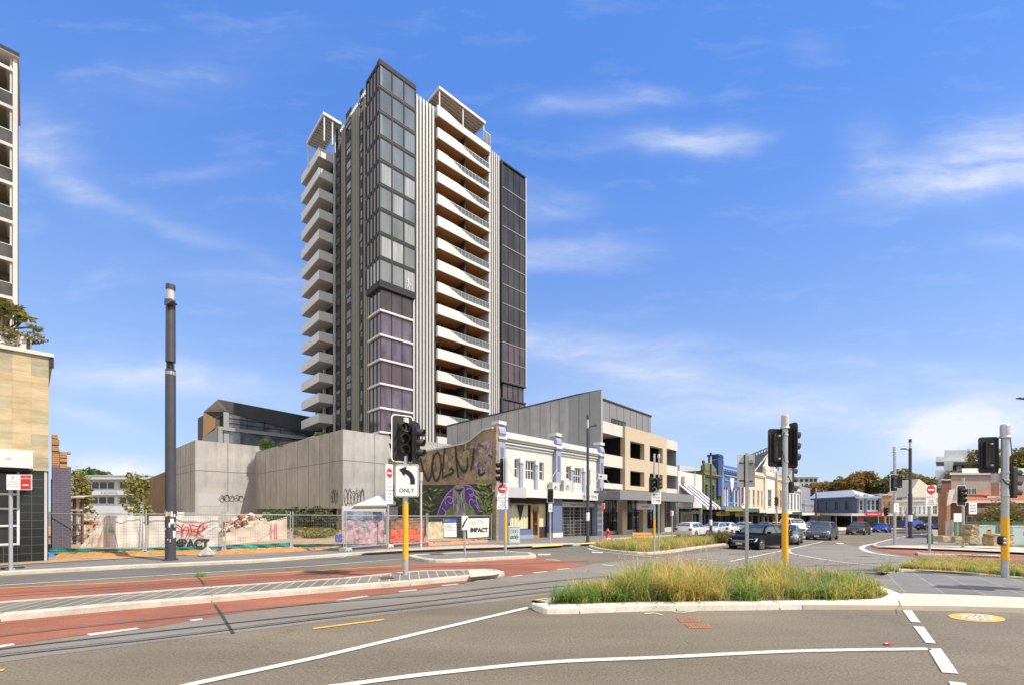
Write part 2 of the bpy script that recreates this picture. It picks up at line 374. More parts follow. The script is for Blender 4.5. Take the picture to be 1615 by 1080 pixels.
def carpaint(name, col, metal=.3):
    if name in MATS: return MATS[name]
    m, n, l, bs = newmat(name); bs.inputs['Base Color'].default_value = (*col, 1); bs.inputs['Metallic'].default_value = metal
    v = vec_nodes(n, l); c = ramp(n, l, noise(n, l, v, 1.5, 4), .3, sc(col, .92), .7, sc(col, 1.05)); l.new(c, bs.inputs['Base Color'])
    dk = sum(col) < .2; bs.inputs['Roughness'].default_value = .3; bs.inputs['Coat Weight'].default_value = .05 if dk else .3; bs.inputs['Coat Roughness'].default_value = .04; bs.inputs['Specular IOR Level'].default_value = .06 if dk else .5; return m
def leafm(name, cols, tr=.3):
    m, n, l, bs = newmat(name)
    gi = n.new('ShaderNodeNewGeometry'); f = gi.outputs['Random Per Island']
    k = len(cols); c = ramp(n, l, f, 0, cols[0], 1, cols[-1], [(i/(k-1), cols[i]) for i in range(1, k-1)])
    l.new(c, bs.inputs['Base Color']); bs.inputs['Roughness'].default_value = .6; bs.inputs['Specular IOR Level'].default_value = .25
    t = n.new('ShaderNodeBsdfTranslucent'); l.new(c, t.inputs[0]); mx = n.new('ShaderNodeMixShader'); mx.inputs[0].default_value = tr
    out = [q for q in n if q.type == 'OUTPUT_MATERIAL'][0]
    l.new(bs.outputs[0], mx.inputs[1]); l.new(t.outputs[0], mx.inputs[2]); l.new(mx.outputs[0], out.inputs[0]); return m
LF_AUT = leafm('autumn_leaf', [(.20,.11,.035), (.30,.18,.05), (.22,.18,.05), (.36,.20,.06), (.14,.12,.04)])
LF_DRK = leafm('dark_green_leaf', [(.05,.07,.03), (.09,.11,.045), (.14,.13,.05), (.07,.09,.04)])
LF_OLV = leafm('olive_leaf', [(.20,.18,.06), (.28,.23,.08), (.15,.16,.06), (.26,.18,.07)])
LF_YEL = leafm('yellow_green_leaf', [(.26,.24,.06), (.20,.22,.06), (.34,.26,.07), (.13,.16,.04)])
LF_GRN = leafm('fresh_green_leaf', [(.06,.14,.03), (.10,.18,.04), (.16,.22,.06), (.05,.10,.03)])
GR_G = leafm('grass_green', [(.10,.24,.04), (.16,.33,.06), (.28,.42,.10), (.07,.16,.04)], .4)
GR_Y = leafm('grass_straw', [(.72,.50,.13), (.78,.58,.20), (.60,.44,.11), (.50,.42,.11)], .4)
GR_O = leafm('grass_olive', [(.46,.45,.13), (.36,.42,.10), (.56,.50,.18), (.42,.36,.12)], .4)
GR_S = leafm('grass_seed', [(.58,.44,.32), (.66,.52,.40), (.52,.38,.28), (.30,.18,.13)], .3)
BARK = M('tree_bark', (.11,.085,.06), .9, var=.3, scale=6, bmp=.5)
# ------------------------------------------------------------------ ground, roads, kerbs, markings
def cut_sheet(name, pts, off, m, parent=None, flat=None):
    """flat polygon in world xy laid on the sloping ground, raised by off"""
    bm = bmesh.new(); vs = [bm.verts.new((x, y, 0)) for x, y in pts]
    f = bm.faces.new(vs)
    if f.normal.z < 0 or sum(pts[i][0]*pts[(i+1) % len(pts)][1]-pts[(i+1) % len(pts)][0]*pts[i][1] for i in range(len(pts))) < 0: f.normal_flip()
    bmesh.ops.triangulate(bm, faces=bm.faces[:])
    for u in UC[1:-1]:
        bmesh.ops.bisect_plane(bm, geom=bm.verts[:]+bm.edges[:]+bm.faces[:], plane_co=(u*UA[0], u*UA[1], 0), plane_no=(UA[0], UA[1], 0))
    for v in bm.verts: v.co.z = gz(v.co.x, v.co.y)+off
    bmesh.ops.recalc_face_normals(bm, faces=bm.faces[:])
    if bm.faces and sum(f.normal.z for f in bm.faces) < 0: bmesh.ops.reverse_faces(bm, faces=bm.faces[:])
    me = bpy.data.meshes.new(name); bm.to_mesh(me); bm.free(); me.materials.append(m)
    o = bpy.data.objects.new(name, me); COL.objects.link(o)
    if parent: o.parent = parent
    return o
def struct(o): o['kind'] = 'structure'; return o
def GP(l, h=0.): return [G(x, y, h) for x, y in l]
struct(cut_sheet('ground', [(-3500, -300), (3500, -300), (3500, 3800), (-3500, 3800)], -.02, M('distant_ground', (.16,.16,.13), .9, var=.3, scale=.05)))
struct(cut_sheet('road', [s2w(-70, -40), s2w(260, -40), s2w(260, 23), s2w(-70, 25)], 0, ASPH))
# grey strip with the tram rails
strip_top = catmull(GP([(-160,1050),(0,1020),(134,1001),(234,990),(348,970),(535,947),(660,930),(734,919),(795,905),(845,898),(925,889),(1010,882),(1100,872),(1180,862),(1260,851),(1340,846),(1400,843)]), 4)
strip_bot = catmull(GP([(-200,1074),(0,1044),(260,1010),(540,977),(734,954),(868,937),(960,926),(1100,912),(1250,902),(1400,897),(1500,905),(1640,925)]), 4)
def world_px(x, y): t = y; return (CX+F*x/t)
# near side: pale bed under the tracks, then the crossing strip over the junction
bed = strip_top[:-32]+[G(1010,881),G(1160,866),G(1330,857),G(1372,866),G(1442,880),G(1530,893),G(1640,906)]+[G(1640,912),G(1500,903)]+strip_bot[::-1][8:]
struct(cut_sheet('tram_track_bed', bed, .004, ASPH2))
# darker lane beside the left footpath
lane = GP([(-220,918),(0,909),(207,897),(401,888),(512,880),(640,870),(760,866),(930,861),(1010,873),(930,872),(850,869),(790,868),(657,874),(634,881),(500,892),(250,907.5),(0,923),(-220,937)])
struct(cut_sheet('kerbside_lane', lane, .004, ASPHF))
# red tram lanes
struct(cut_sheet('red_tram_lane', GP([(-220,940),(0,926.5),(200,916),(500,898),(640,890.5),(674,889),(744,885),(838,880),(861,880.8),(931,890),(898,896),(823,906.5),(797,908),(790,897),(660,902),(500,912),(334,926),(0,951),(-220,968)]), .008, RED))
struct(cut_sheet('red_tram_lane', GP([(-220,1006),(0,979),(334,949),(540,931.5),(650,922),(754,912),(797,906),(734,918.6),(660,929.6),(577,940),(535,946),(348,970),(234,990),(134,1000.5),(0,1020),(-220,1052)]), .008, RED))
struct(cut_sheet('red_tram_lane', GP([(1377,865.5),(1410,864.5),(1450,867),(1520,871),(1580,874),(1700,881),(1700,897),(1615,889),(1560,884),(1500,880),(1442,876.5),(1415,872)]), .008, RED))
# line markings
def marks(name, m, quads, lines):
    mb = MB()
    def P(x, y): return (x, y, gz(x, y)+.013)
    for q in quads:
        pts = GP(q); mb.add([P(*p) for p in pts], [tuple(range(len(pts)))], m)
    for pl, w, sm in lines:
        pts = GP(pl); pts = catmull(pts, 8) if sm else pts
        dense = []
        for i in range(len(pts)-1):
            k = max(1, int(math.dist(pts[i], pts[i+1])/1.0))
            dense += [(pts[i][0]+(pts[i+1][0]-pts[i][0])*j/k, pts[i][1]+(pts[i+1][1]-pts[i][1])*j/k) for j in range(k)]
        dense.append(pts[-1]); L = []
        for i, p in enumerate(dense):
            a = Vector(dense[max(0, i-1)]); b = Vector(dense[min(len(dense)-1, i+1)]); d = (b-a).normalized()
            L += [P(p[0]-d.y*w/2, p[1]+d.x*w/2), P(p[0]+d.y*w/2, p[1]-d.x*w/2)]
        mb.add(L, [(2*i, 2*i+1, 2*i+3, 2*i+2) for i in range(len(L)//2-1)], m)
    o = struct(mb.build(name))
    bm = bmesh.new(); bm.from_mesh(o.data)
    for f in bm.faces:
        f.normal_update()
        if f.normal.z < 0: f.normal_flip()
    bm.to_mesh(o.data); bm.free()
marks('white_road_markings', WHT_P,
  [[(1463,1023),(1484,1023),(1512,1063),(1486,1061)], [(1423.5,962.6),(1438,962.6),(1452,982),(1437,981)], [(1440,987.4),(1457,988.6),(1476,1015),(1460,1014)],
   [(1496,1075),(1523,1078),(1530,1090),(1503,1090)],
   [(136,1000),(215,990),(221,992),(142,1003)], [(299,977.5),(318,975.5),(320,977.5),(301,980)], [(0,1018),(20,1015),(24,1017),(0,1022)],
   [(848,873.2),(868,873),(869,875),(849,875.4)], [(933,869.5),(951,870),(951,871.6),(933,871.2)], [(1320,855.5),(1331,856),(1330,857.5),(1318,857)],
   [(1452,841),(1466,841.5),(1466,843),(1452,842.4)]],
  [([(200,1105),(300,1080),(500,1037),(838,957)], .15, 0), ([(470,1090),(547,1080),(687,1062),(868,1044.5),(1040,1037),(1228,1028),(1350,1025),(1466,1023.6)], .13, 1),
   ([(-200,936),(0,923),(250,907.5),(500,892),(634,881)], .11, 0),
   ([(532,947),(580,940)], .12, 0), ([(629,933),(657,930)], .12, 0), ([(697,923.6),(722,921)], .12, 0), ([(750,916.5),(777,913)], .12, 0), ([(807,909),(824,907)], .12, 0),
   ([(841,903.5),(863,901)], .12, 0), ([(879,898.5),(898,896)], .12, 0), ([(861,882),(883,883.5)], .14, 0), ([(950,890),(968,892)], .14, 0), ([(988,893.5),(1008,895)], .14, 0),
   ([(1101,881.6),(1134,884)], .14, 0), ([(1150,885.4),(1234,868),(1244,865.8),(1298,853.5)], .13, 0), ([(1244,866),(1246,870),(1253,873.5),(1326,886),(1400,893)], .13, 1),
   ([(1248,851.2),(1340,854),(1364,855)], .14, 0), ([(1383,856.5),(1366,859.5),(1359,864),(1372,870.5),(1400,875),(1436,878.5)], .3, 1),
   ([(927,864),(940,868),(980,873),(1040,879)], .13, 1), ([(1010,861),(1060,863.5)], .12, 0),
   ([(1300,849),(1312,849.3)], .14, 0), ([(1330,846),(1340,846)], .14, 0), ([(1352,844),(1360,844)], .14, 0),
   ([(1016,968),(1032,966.5),(1046,970)], .07, 0), ([(1062,965),(1078,966),(1098,963.6)], .05, 0), ([(526,877),(538,879.5),(546,876)], .09, 0)])
marks('yellow_road_markings', YEL_P, [], [([(494,991.5),(606,977)], .10, 0), ([(844,946.5),(864,943)], .1, 0), ([(-60,1066),(6,1057)], .1, 0), ([(-220,940.5),(0,927.5),(200,918),(500,899.3),(640,891.5)], .09, 0)])
marks('tram_rails', M('rail_steel_groove', (.045,.042,.045), .4, .3, var=.3), [], [
  ([(-200,1034),(0,1004),(348,967),(540,948.7),(700,936),(868,917),(1010,905),(1150,893)], .05, 1), ([(-200,1054),(0,1024),(260,994.5),(540,963.7),(700,945),(868,926),(1010,914),(1150,902)], .07, 1),
  ([(-200,1066),(0,1035.6),(260,1006),(540,972),(700,953),(868,933),(1010,919),(1150,906)], .05, 1), ([(-200,947),(0,937),(281,918.8),(500,905),(640,896),(800,890),(930,884)], .05, 1), ([(-200,951),(0,941),(281,922.5),(500,908)], .05, 1), 
  ([(-200,1010),(0,985),(334,953)], .012, 0), ([(1040,887),(1240,893),(1420,886)], .06, 1), ([(1150,874),(1300,866),(1360,868)], .06, 1)])
marks('road_joints', M('tar_joint', (.045,.04,.04), .7), [], [([(338,953),(347,966),(353,975),(368,999)], .05, 0), ([(313,911),(318,916),(322,923)], .05, 0), ([(505,884.5),(560,878)], .02, 0), ([(700,912.5),(740,922)], .015, 0)])
marks('painted_head_shadow', asphalt('head_shadow_tone', (.075,.07,.07), .25, .1), [[(461,906),(495,902),(536,902),(520,907)]], [])  # cast shadow of the median signal heads, painted dark on the red lane
# islands: kerb ring plus infill
def inset(pts, d):
    n = len(pts); A = sum(pts[i][0]*pts[(i+1) % n][1]-pts[(i+1) % n][0]*pts[i][1] for i in range(n)); s = 1 if A > 0 else -1; out = []
    for i in range(n):
        p = Vector(pts[i]); a = (p-Vector(pts[i-1])).normalized(); b = (Vector(pts[(i+1) % n])-p).normalized()
        t = (a+b); t = t.normalized() if t.length > 1e-6 else a
        out.append((p.x-t.y*d*s, p.y+t.x*d*s))
    return out
def island(name, outline, h, infill, kw=.2, km=None, joints=1.8):
    km = km or KERB; n = len(outline)
    rings = [(outline, -.03), (inset(outline, .02), h-.03), (inset(outline, .05), h), (inset(outline, kw), h), (inset(outline, kw+.01), h-.03)]
    mb = MB(); vs = []
    for r, z in rings: vs += [(x, y, gz(x, y)+z) for x, y in r]
    A = sum(outline[i][0]*outline[(i+1) % n][1]-outline[(i+1) % n][0]*outline[i][1] for i in range(n))
    fs = []
    for k in range(len(rings)-1):
        for i in range(n):
            q = (k*n+i, k*n+(i+1) % n, (k+1)*n+(i+1) % n, (k+1)*n+i); fs.append(q if A > 0 else q[::-1])
    mb.add(vs, fs, km); acc = 0
    for i in range(n):
        a = outline[i]; b = outline[(i+1) % n]; acc += math.dist(a, b)
        if acc > joints:
            acc = 0; p = Vector(a); q = Vector(inset(outline, kw)[i]); d = (q-p).normalized(); t = Vector((-d.y, d.x))*.012
            o1 = p-d*.006; z = gz(*a)
            mb.add([(o1.x-t.x, o1.y-t.y, z), (o1.x+t.x, o1.y+t.y, z), (o1.x+t.x+d.x*.05, o1.y+t.y+d.y*.05, z+h+.003), (o1.x-t.x+d.x*.05, o1.y-t.y+d.y*.05, z+h+.003), (q.x+t.x, q.y+t.y, z+h+.003), (q.x-t.x, q.y-t.y, z+h+.003)], [(0, 1, 2, 3), (3, 2, 4, 5)], JOINT)
    o = struct(mb.build(name+'_kerb')); struct(cut_sheet(name+'_surface', inset(outline, kw), h-.012, infill)); return o
med = GP([(-200,1000),(0,980.4),(170,964),(334,950),(540,932),(647,923.6),(754,913.4),(784,910.5),(796,907)])+GP([(794,899.6),(784,897),(766,896),(734,896.8),(660,898.5),(540,909.5),(334,923.6),(0,947),(-200,960)], .15)
island('median_island', med, .15, PAVE2, .2)
struct(cut_sheet('median_nose_cap', GP([(742,909.6),(778,906.4),(790,903.6),(788,900.2),(765,897.8),(738,898.3)], .15), .153, CONCF))
isl_t = GP([(643,879.5),(660,884),(687,887),(737,885.5),(800,882),(844,879.5),(838,874.5)])+GP([(821,870),(794,868.4),(720,870.5),(657,873.4)], .12)
island('turn_island', catmull(isl_t, 3, True), .13, FOOT, .3)
ISL_A = GP([(836,956),(850,965.5),(880,968),(1000,964),(1100,962.5),(1205,961.5),(1268,960.5),(1300,959.5),(1400,958),(1424,950)])+GP([(1424,936),(1395,925),(1350,914),(1250,908),(1150,908),(1040,912),(960,920),(880,938),(850,946)], .14)
island('planted_island', catmull(ISL_A, 3, True), .14, SOIL, .28, M('kerb_whitewashed', (.66,.62,.53), .8, var=.14, scale=3, bmp=.2, fine=.12))
struct(cut_sheet('crossing_apron', GP([(1266.7,960.6),(1345,961),(1423,961.5),(1520,963),(1615,966),(1800,971)])+GP([(1800,945),(1615,941),(1520,937),(1426,934.5),(1400,938),(1330,944),(1268,948.5)], .1), .10, CONCF))
mb = MB(); apr = GP([(1266.7,960.6),(1345,961),(1423,961.5),(1520,963),(1615,966),(1800,971)])
mb.add([(x, y, -.02) for x, y in apr]+[(x, y, .1) for x, y in apr], [(i, i+1, i+7, i+6) for i in range(5)], CONCF); struct(mb.build('crossing_apron_edge'))
mb = MB(); a, b = G(1423,961,.1), G(1412,934,.1); mb.stroke([a, b], .03, lambda x, y: (x, y, gz(x, y)+.106), JOINT); struct(mb.build('crossing_apron_joint'))
pav = GP([(1404,938.5),(1426,934.3),(1520,936.8),(1615,940.8),(1800,945)], .1)+GP([(1800,925),(1615,913.5),(1560,909),(1500,904.5),(1440,901),(1404,903),(1380,912),(1372,925)], .1)
struct(cut_sheet('crossing_paving', pav, .105, PAVE))
ISL_B = GP([(1396,906),(1404,902.5),(1440,903),(1500,906),(1560,911),(1610,915),(1700,920)])+GP([(1700,900),(1610,893),(1540,886),(1470,884),(1430,888),(1412,893),(1400,899)], .12)
island('verge_island', catmull(ISL_B, 3, True), .12, SOIL, .2)
ISL_C = GP([(928,862),(940,866.5),(975,871.5),(1021,874),(1060,871),(1099,865),(1140,859.8),(1158,857)])+GP([(1162,853),(1120,851),(1060,852),(1000,854),(950,857)], .12)
island('far_planted_island', catmull(ISL_C, 3, True), .12, SOIL, .25)
ISL_D = GP([(1206,853),(1225,851.5),(1250,849),(1285,845.5)])+GP([(1285,843.5),(1240,845),(1200,849)], .12)
island('small_planted_island', ISL_D, .12, SOIL, .2)
isl_n = GP([(1443,872.5),(1447,875.5),(1500,877),(1560,878.5),(1574,878)])+GP([(1574,875.5),(1500,873),(1455,871)], .12)
island('narrow_kerb_island', isl_n, .12, CONCF, .15)
# footpath on the left and along the shops
KL = [(-300,925),(0,907),(207,896),(401,887),(512,879),(560,875),(640,870),(720,866.5),(800,864),(850,862),(900,860),(935,858.6)]
kl = GP(KL)+[s2w(27.5, 15.6), s2w(30, 17.6), s2w(34, 18.5), s2w(60, 18.5), s2w(140, 18.5)]
path = kl+[s2w(140, 26), s2w(23, 26), s2w(-30, 29)]
def footpath(name, front, back, h, m):
    mb = MB(); n = len(front)
    # kerb stones as a band of their own
    inn = []
    for i, p in enumerate(front):
        a = Vector(front[max(0, i-1)]); b = Vector(front[min(n-1, i+1)]); d = (b-a).normalized(); inn.append((p[0]-d.y*.22, p[1]+d.x*.22))
    z = lambda p: gz(*p)
    vs = [(p[0], p[1], z(p)-.03) for p in front]+[(p[0]*.97+q[0]*.03, p[1]*.97+q[1]*.03, z(p)+h-.03) for p, q in zip(front, inn)]+[(p[0]*.8+q[0]*.2, p[1]*.8+q[1]*.2, z(p)+h) for p, q in zip(front, inn)]+[(p[0], p[1], z(p)+h) for p in inn]+[(p[0], p[1], z(p)+h-.04) for p in inn]
    fs = [(k*n+i, k*n+i+1, (k+1)*n+i+1, (k+1)*n+i) for k in range(4) for i in range(n-1)]
    mb.add(vs, fs, KERB)
    for i in range(1, n-1):
        p, q = Vector(front[i]), Vector(inn[i]); d = (q-p).normalized(); t = Vector((-d.y, d.x))*.012; zz_ = z(front[i])
        mb.add([(p.x-t.x-d.x*.005, p.y-t.y-d.y*.005, zz_), (p.x+t.x-d.x*.005, p.y+t.y-d.y*.005, zz_), (p.x+t.x+d.x*.04, p.y+t.y+d.y*.04, zz_+h+.003), (p.x-t.x+d.x*.04, p.y-t.y+d.y*.04, zz_+h+.003), (q.x+t.x, q.y+t.y, zz_+h+.003), (q.x-t.x, q.y-t.y, zz_+h+.003)], [(0,1,2,3),(3,2,4,5)], JOINT)
    struct(mb.build(name+'_kerb')); struct(cut_sheet(name, inn+back, h-.01, m))
dense = []
for i in range(len(kl)-1):
    k = max(1, int(math.dist(kl[i], kl[i+1])/2.6))
    dense += [(kl[i][0]+(kl[i+1][0]-kl[i][0])*j/k, kl[i][1]+(kl[i+1][1]-kl[i][1])*j/k) for j in range(k)]
dense.append(kl[-1])
footpath('footpath', dense, [s2w(140, 26), s2w(23, 26), s2w(-30, 29)], .13, FOOT)
struct(cut_sheet('footpath_concrete_band', GP([(560,872),(640,867.5),(720,864.4),(800,862),(850,860),(905,857.6),(905,855),(800,857),(700,860.5),(600,866)], .13), .125, M('warm_paving', (.45,.36,.28), .85, var=.1, scale=2, fine=.1)))
mb = MB()
for q in ([(838,862.4),(887,859.6),(889,857.4),(842,859.8)], [(916,857.6),(950,856.2),(950,853.8),(918,855.6)]):
    mb.add([(*G(a, b, .13), gz(*G(a, b, .13))+.137) for a, b in q], [(0, 1, 2, 3)], M('yellow_kerb_paint', (.66,.52,.12), .7, var=.15, scale=5))
struct(mb.build('yellow_kerb_paint'))
# building site behind the fence
struct(cut_sheet('site_ground', [s2w(-22, 25.0), s2w(22.7, 23.6), s2w(22.7, 75), s2w(-60, 110), s2w(-60, 26)], .14, DIRT))
# right-hand corner footpath
rk = GP([(1760,878),(1615,872),(1540,869.5),(1500,867.5),(1440,865.5),(1395,864.5),(1379,863),(1374,860.5),(1380,857.5),(1404,851),(1429,846),(1463,842),(1520,838)])[::-1]
footpath('corner_footpath', rk, [G(1760,878), (60, 30), (90, 60), (80,62)], .13, FOOT)
struct(cut_sheet('corner_concrete_band', GP([(1379,861.5),(1440,863.5),(1500,865.5),(1615,870.5),(1760,876),(1760,868),(1615,862.5),(1570,860),(1500,860),(1420,858.5)], .13), .125, CONCF))
# kerb band and footpath before the far shops
struct(cut_sheet('far_footpath', GP([(1276,841),(1300,838),(1340,836.5),(1375,835.5),(1420,834.5),(1520,834)])+[(145, 105), (145, 112), (70, 112)], .12, CONCF))
marks('tram_rail_heads', M('rail_steel_head', (.45,.42,.38), .3, .7, var=.3), [], [
  ([(-200,1030.5),(0,1001),(348,964.5),(540,946.5),(700,934.2),(868,915.6),(1010,903.8)], .035, 1), ([(-200,1062),(0,1032),(260,1003),(540,969.6),(700,950.8),(868,931),(1010,917.3)], .035, 1), ([(-200,944.5),(0,934.8),(281,916.9),(500,903.4),(640,894.7),(800,889)], .03, 1)])
# ------------------------------------------------------------------ apartment tower (its own frame, turned a little from the street)
TX, TY = -0.2954*57, 57.0
TA = math.atan2(.6808, .7325); TC = (math.cos(TA), math.sin(TA))
def T(p, q, z): return (TX+p*TC[0]-q*TC[1], TY+p*TC[1]+q*TC[0], z)
def tp(px, q=0.):
    a = (px-CX)/F; return (a*(TY+q*TC[0])-TX+q*TC[1])/(TC[0]-a*TC[1])
def tq(px, p=0.):
    a = (px-CX)/F; return (TX+p*TC[0]-a*(TY+p*TC[1]))/(TC[1]+a*TC[0])
tw = thing('apartment_tower', 'tall dark glass and white apartment tower with rows of wavy white balconies', 'apartment building', T(0, 0, 0), TA)
FH = 3.1
ZT = 58.9
P1, P2, P3, P4, P5 = tp(651), tp(688), tp(771), tp(789.5), tp(828)
Q1, Q2, Q3, Q4, QB = tq(583), tq(566), tq(537.6), tq(525), tq(475)
zb = lambda k: 27.9-FH*(k)                                     # floor lines of the corner bay
mb = MB(T)
mb.box(.35, P2-.03, .7, 16, 3, ZT-1.2, DARK); mb.box(P2-.03, P3+.02, 3.0, 16, 3, ZT-1.2, DARK); mb.box(P3+.02, P4, .7, 16, 3, ZT-1.2, DARK)                       # core
mb.box(P4, P5-.15, .45, 14, 3, 57.3, DARK)
mb.box(P1+.1, P2-.05, .35, .7, 3, ZT-.3, DARK2); mb.box(P3+.05, P4, .35, .7, 3, ZT-.6, DARK2)
mb.box(.2, 1, Q1+.1, Q4-.1, 3, ZT-1.5, DARK)
mb.box(P2, P3, 2.6, 3.0, 3, ZT-2.2, DARK2)
mb.build('core_wall', tw)
# vertical fins, each band of them one surface of repeated blades
def fins(name, p0, p1, n, m, z0, z1, y=0.):
    mb = MB(T); w = (p1-p0)/n
    for i in range(n):
        a = p0+w*i; mb.box(a+w*.04, a+w*.56, y, y+.34, z0, z1, m)
    for k in range(19):
        z = zb(-9.7)-FH*k
        if k % 3 == 0: mb.box(p0, p1, y+.31, y+.345, z, z+.06, DARK2)
    return mb.build(name, tw)
fins('fin_screen', P1+.05, P2-.1, 7, FIN, 4, ZT, .02)
fins('fin_screen', P3+.15, P4-.05, 5, FIN, 4, ZT-.3, .02)
def finsq(q0, q1, n, m, z0, z1):
    mb = MB(T); w = (q1-q0)/n
    for i in range(n): mb.box(-.05, .22, q0+w*(i+.1), q0+w*(i+.55), z0, z1, m)
    return mb.build('fin_screen', tw)
finsq(Q1+.05, tq(572.6), 3, FINK, 4, ZT-.2); finsq(tq(566), tq(554), 5, FINK, 4, ZT-.2); finsq(tq(544.5), tq(537.6), 3, FINK, 4, ZT-.2); finsq(tq(528), tq(525), 1, FIN, 4, ZT-.2)
mb = MB(T)
for i in range(26):
    q = Q1+(tq(537.6)-Q1)*i/25; mb.box(-.1, .25, q, q+.1, ZT-.2, ZT+.2, FIN)
mb.build('parapet_teeth', tw)
# left face: windows in three stacks
for (a, b) in ((571.8, 566.8), (553.5, 545), (536.5, 529)):
    qa, qb = sorted((tq(a), tq(b))); qa += .06; qb -= .06
    for k in range(18):
        z = 4.4+FH*k
        mb = MB(T); mb.box(.02, .2, qa, qb, z+1.95, z+FH-.04, DARK2); mb.box(.06, .2, qa, qb, z, z+1.9, GLD)
        for e in (qa, qb-.06): mb.box(0, .2, e, e+.06, z, z+1.94, BLK)
        mb.box(0, .2, qa+.06, qb-.06, z+.75, z+.81, BLK)
        if (k*7+int(a)) % 4 == 0: mb.quad((-.02, qa+.1, z+.85), (-.02, qb-.1, z+.85), (.05, qb-.1, z+1.8), (.05, qa+.1, z+1.8), GLD)
        mb.build('window', tw)
# glazed corner bay, upper part in clear glass standing proud, lower part plum glass with white bands
ZU = 31.0
pa, pb = -.35, tp(655, -.35); qb_ = tq(578, -.35)
def pane_row(mb, z0, z1, p0, p1, q, n, gm, fm, fw):
    w = (p1-p0)/n
    for i in range(n): mb.quad((p0+w*i, q, z0), (p0+w*(i+1), q, z0), (p0+w*(i+1), q, z1), (p0+w*i, q, z1), gm)
    for i in range(n+1): mb.box(p0+w*i-fw/2, p0+w*i+fw/2, q-.07, q+.02, z0, z1, fm)
def pane_col(mb, z0, z1, q0, q1, p, n, gm, fm, fw):
    w = (q1-q0)/n
    for i in range(n): mb.quad((p, q0+w*i, z0), (p, q0+w*(i+1), z0), (p, q0+w*(i+1), z1), (p, q0+w*i, z1), gm)
    for i in range(n+1): mb.box(p-.07, p+.02, q0+w*i-fw/2, q0+w*i+fw/2, z0, z1, fm)
bayf = MB(T)
for k in range(9):
    z0 = ZU+FH*k; z1 = z0+FH if k < 8 else 58.9
    mb = MB(T); gm = GLU if k else GLU
    pane_row(mb, z0+.45, z1, pa, pb, -.35, 3, gm, DARK2, .17); pane_col(mb, z0+.45, z1, -.35, qb_, pa, 4, GLD if k else GLU, DARK2, .22)
    mb.build('window', tw)
    bayf.box(pa-.04, pb, -.42, -.2, z0, z0+.45, DARK2); bayf.box(pa-.04, pa+.3, -.2, qb_, z0, z0+.45, DARK2)
    bayf.box(pa-.06, pb, -.45, -.42, z0+.18, z0+.24, BLK); bayf.box(pa-.06, pb, -.45, -.42, z0+.42, z0+.48, BLK)
bayf.box(pa-.08, pb+.05, -.46, .3, 58.9, 59.5, DARK2); bayf.box(pa-.08, .3, .3, qb_, 58.9, 59.3, DARK2)
bayf.box(pa-.05, pb+.02, -.40, .3, ZU-.35, ZU, DARK2); bayf.box(pa-.05, .3, .3, qb_, ZU-.35, ZU, DARK2)
bayf.box(pb, pb+.06, -.42, .3, ZU-.3, 59.5, DARK2)
bayf.build('bay_frame', tw)
mb = MB(T)                                                     # little white stick figure taped inside the lowest clear pane
c0 = tp(643.5, -.37); zz0 = 31.7
f3 = lambda a, b: (c0+a, -.47, zz0+b)
for st in ([(0,1.0),(0,.55)], [(0,.55),(-.2,.0)], [(0,.55),(.22,.0)], [(0,.9),(-.4,.7)], [(0,.9),(.3,.6)], [(.3,.6),(.4,.5)]): mb.stroke(st, .1, f3, WHITE)
mb.poly([(.13*math.cos(t*.6), 1.13+.13*math.sin(t*.6)) for t in range(10)], f3, WHITE)
mb.build('window_figure', tw)
bands = MB(T); fr = MB(T)
P1b = tp(650, 0)
for k in range(8):
    z1 = ZU-.35 if k == 0 else zb(k-1)-.35; z0 = zb(k)-.05
    if k == 0: z1 = ZU-.35; z0 = zb(0)-.02
    else: z1 = zb(k-1)-.3
    mb = MB(T); gm = GLP if k in (1, 2, 4, 5) else GLP2
    pane_row(mb, z0, z1, 0, P1b, 0, 3, gm, DARK2, .06); pane_col(mb, z0, z1, 0, Q1, 0, 3, GLP2, DARK2, .1)
    mb.build('window', tw)
    bands.box(-.28, P1b+.02, -.28, .1, z0-.28, z0-.03, WHITET); bands.box(-.28, .1, .1, Q1+.05, z0-.28, z0-.03, WHITET)
bands.build('white_band', tw)
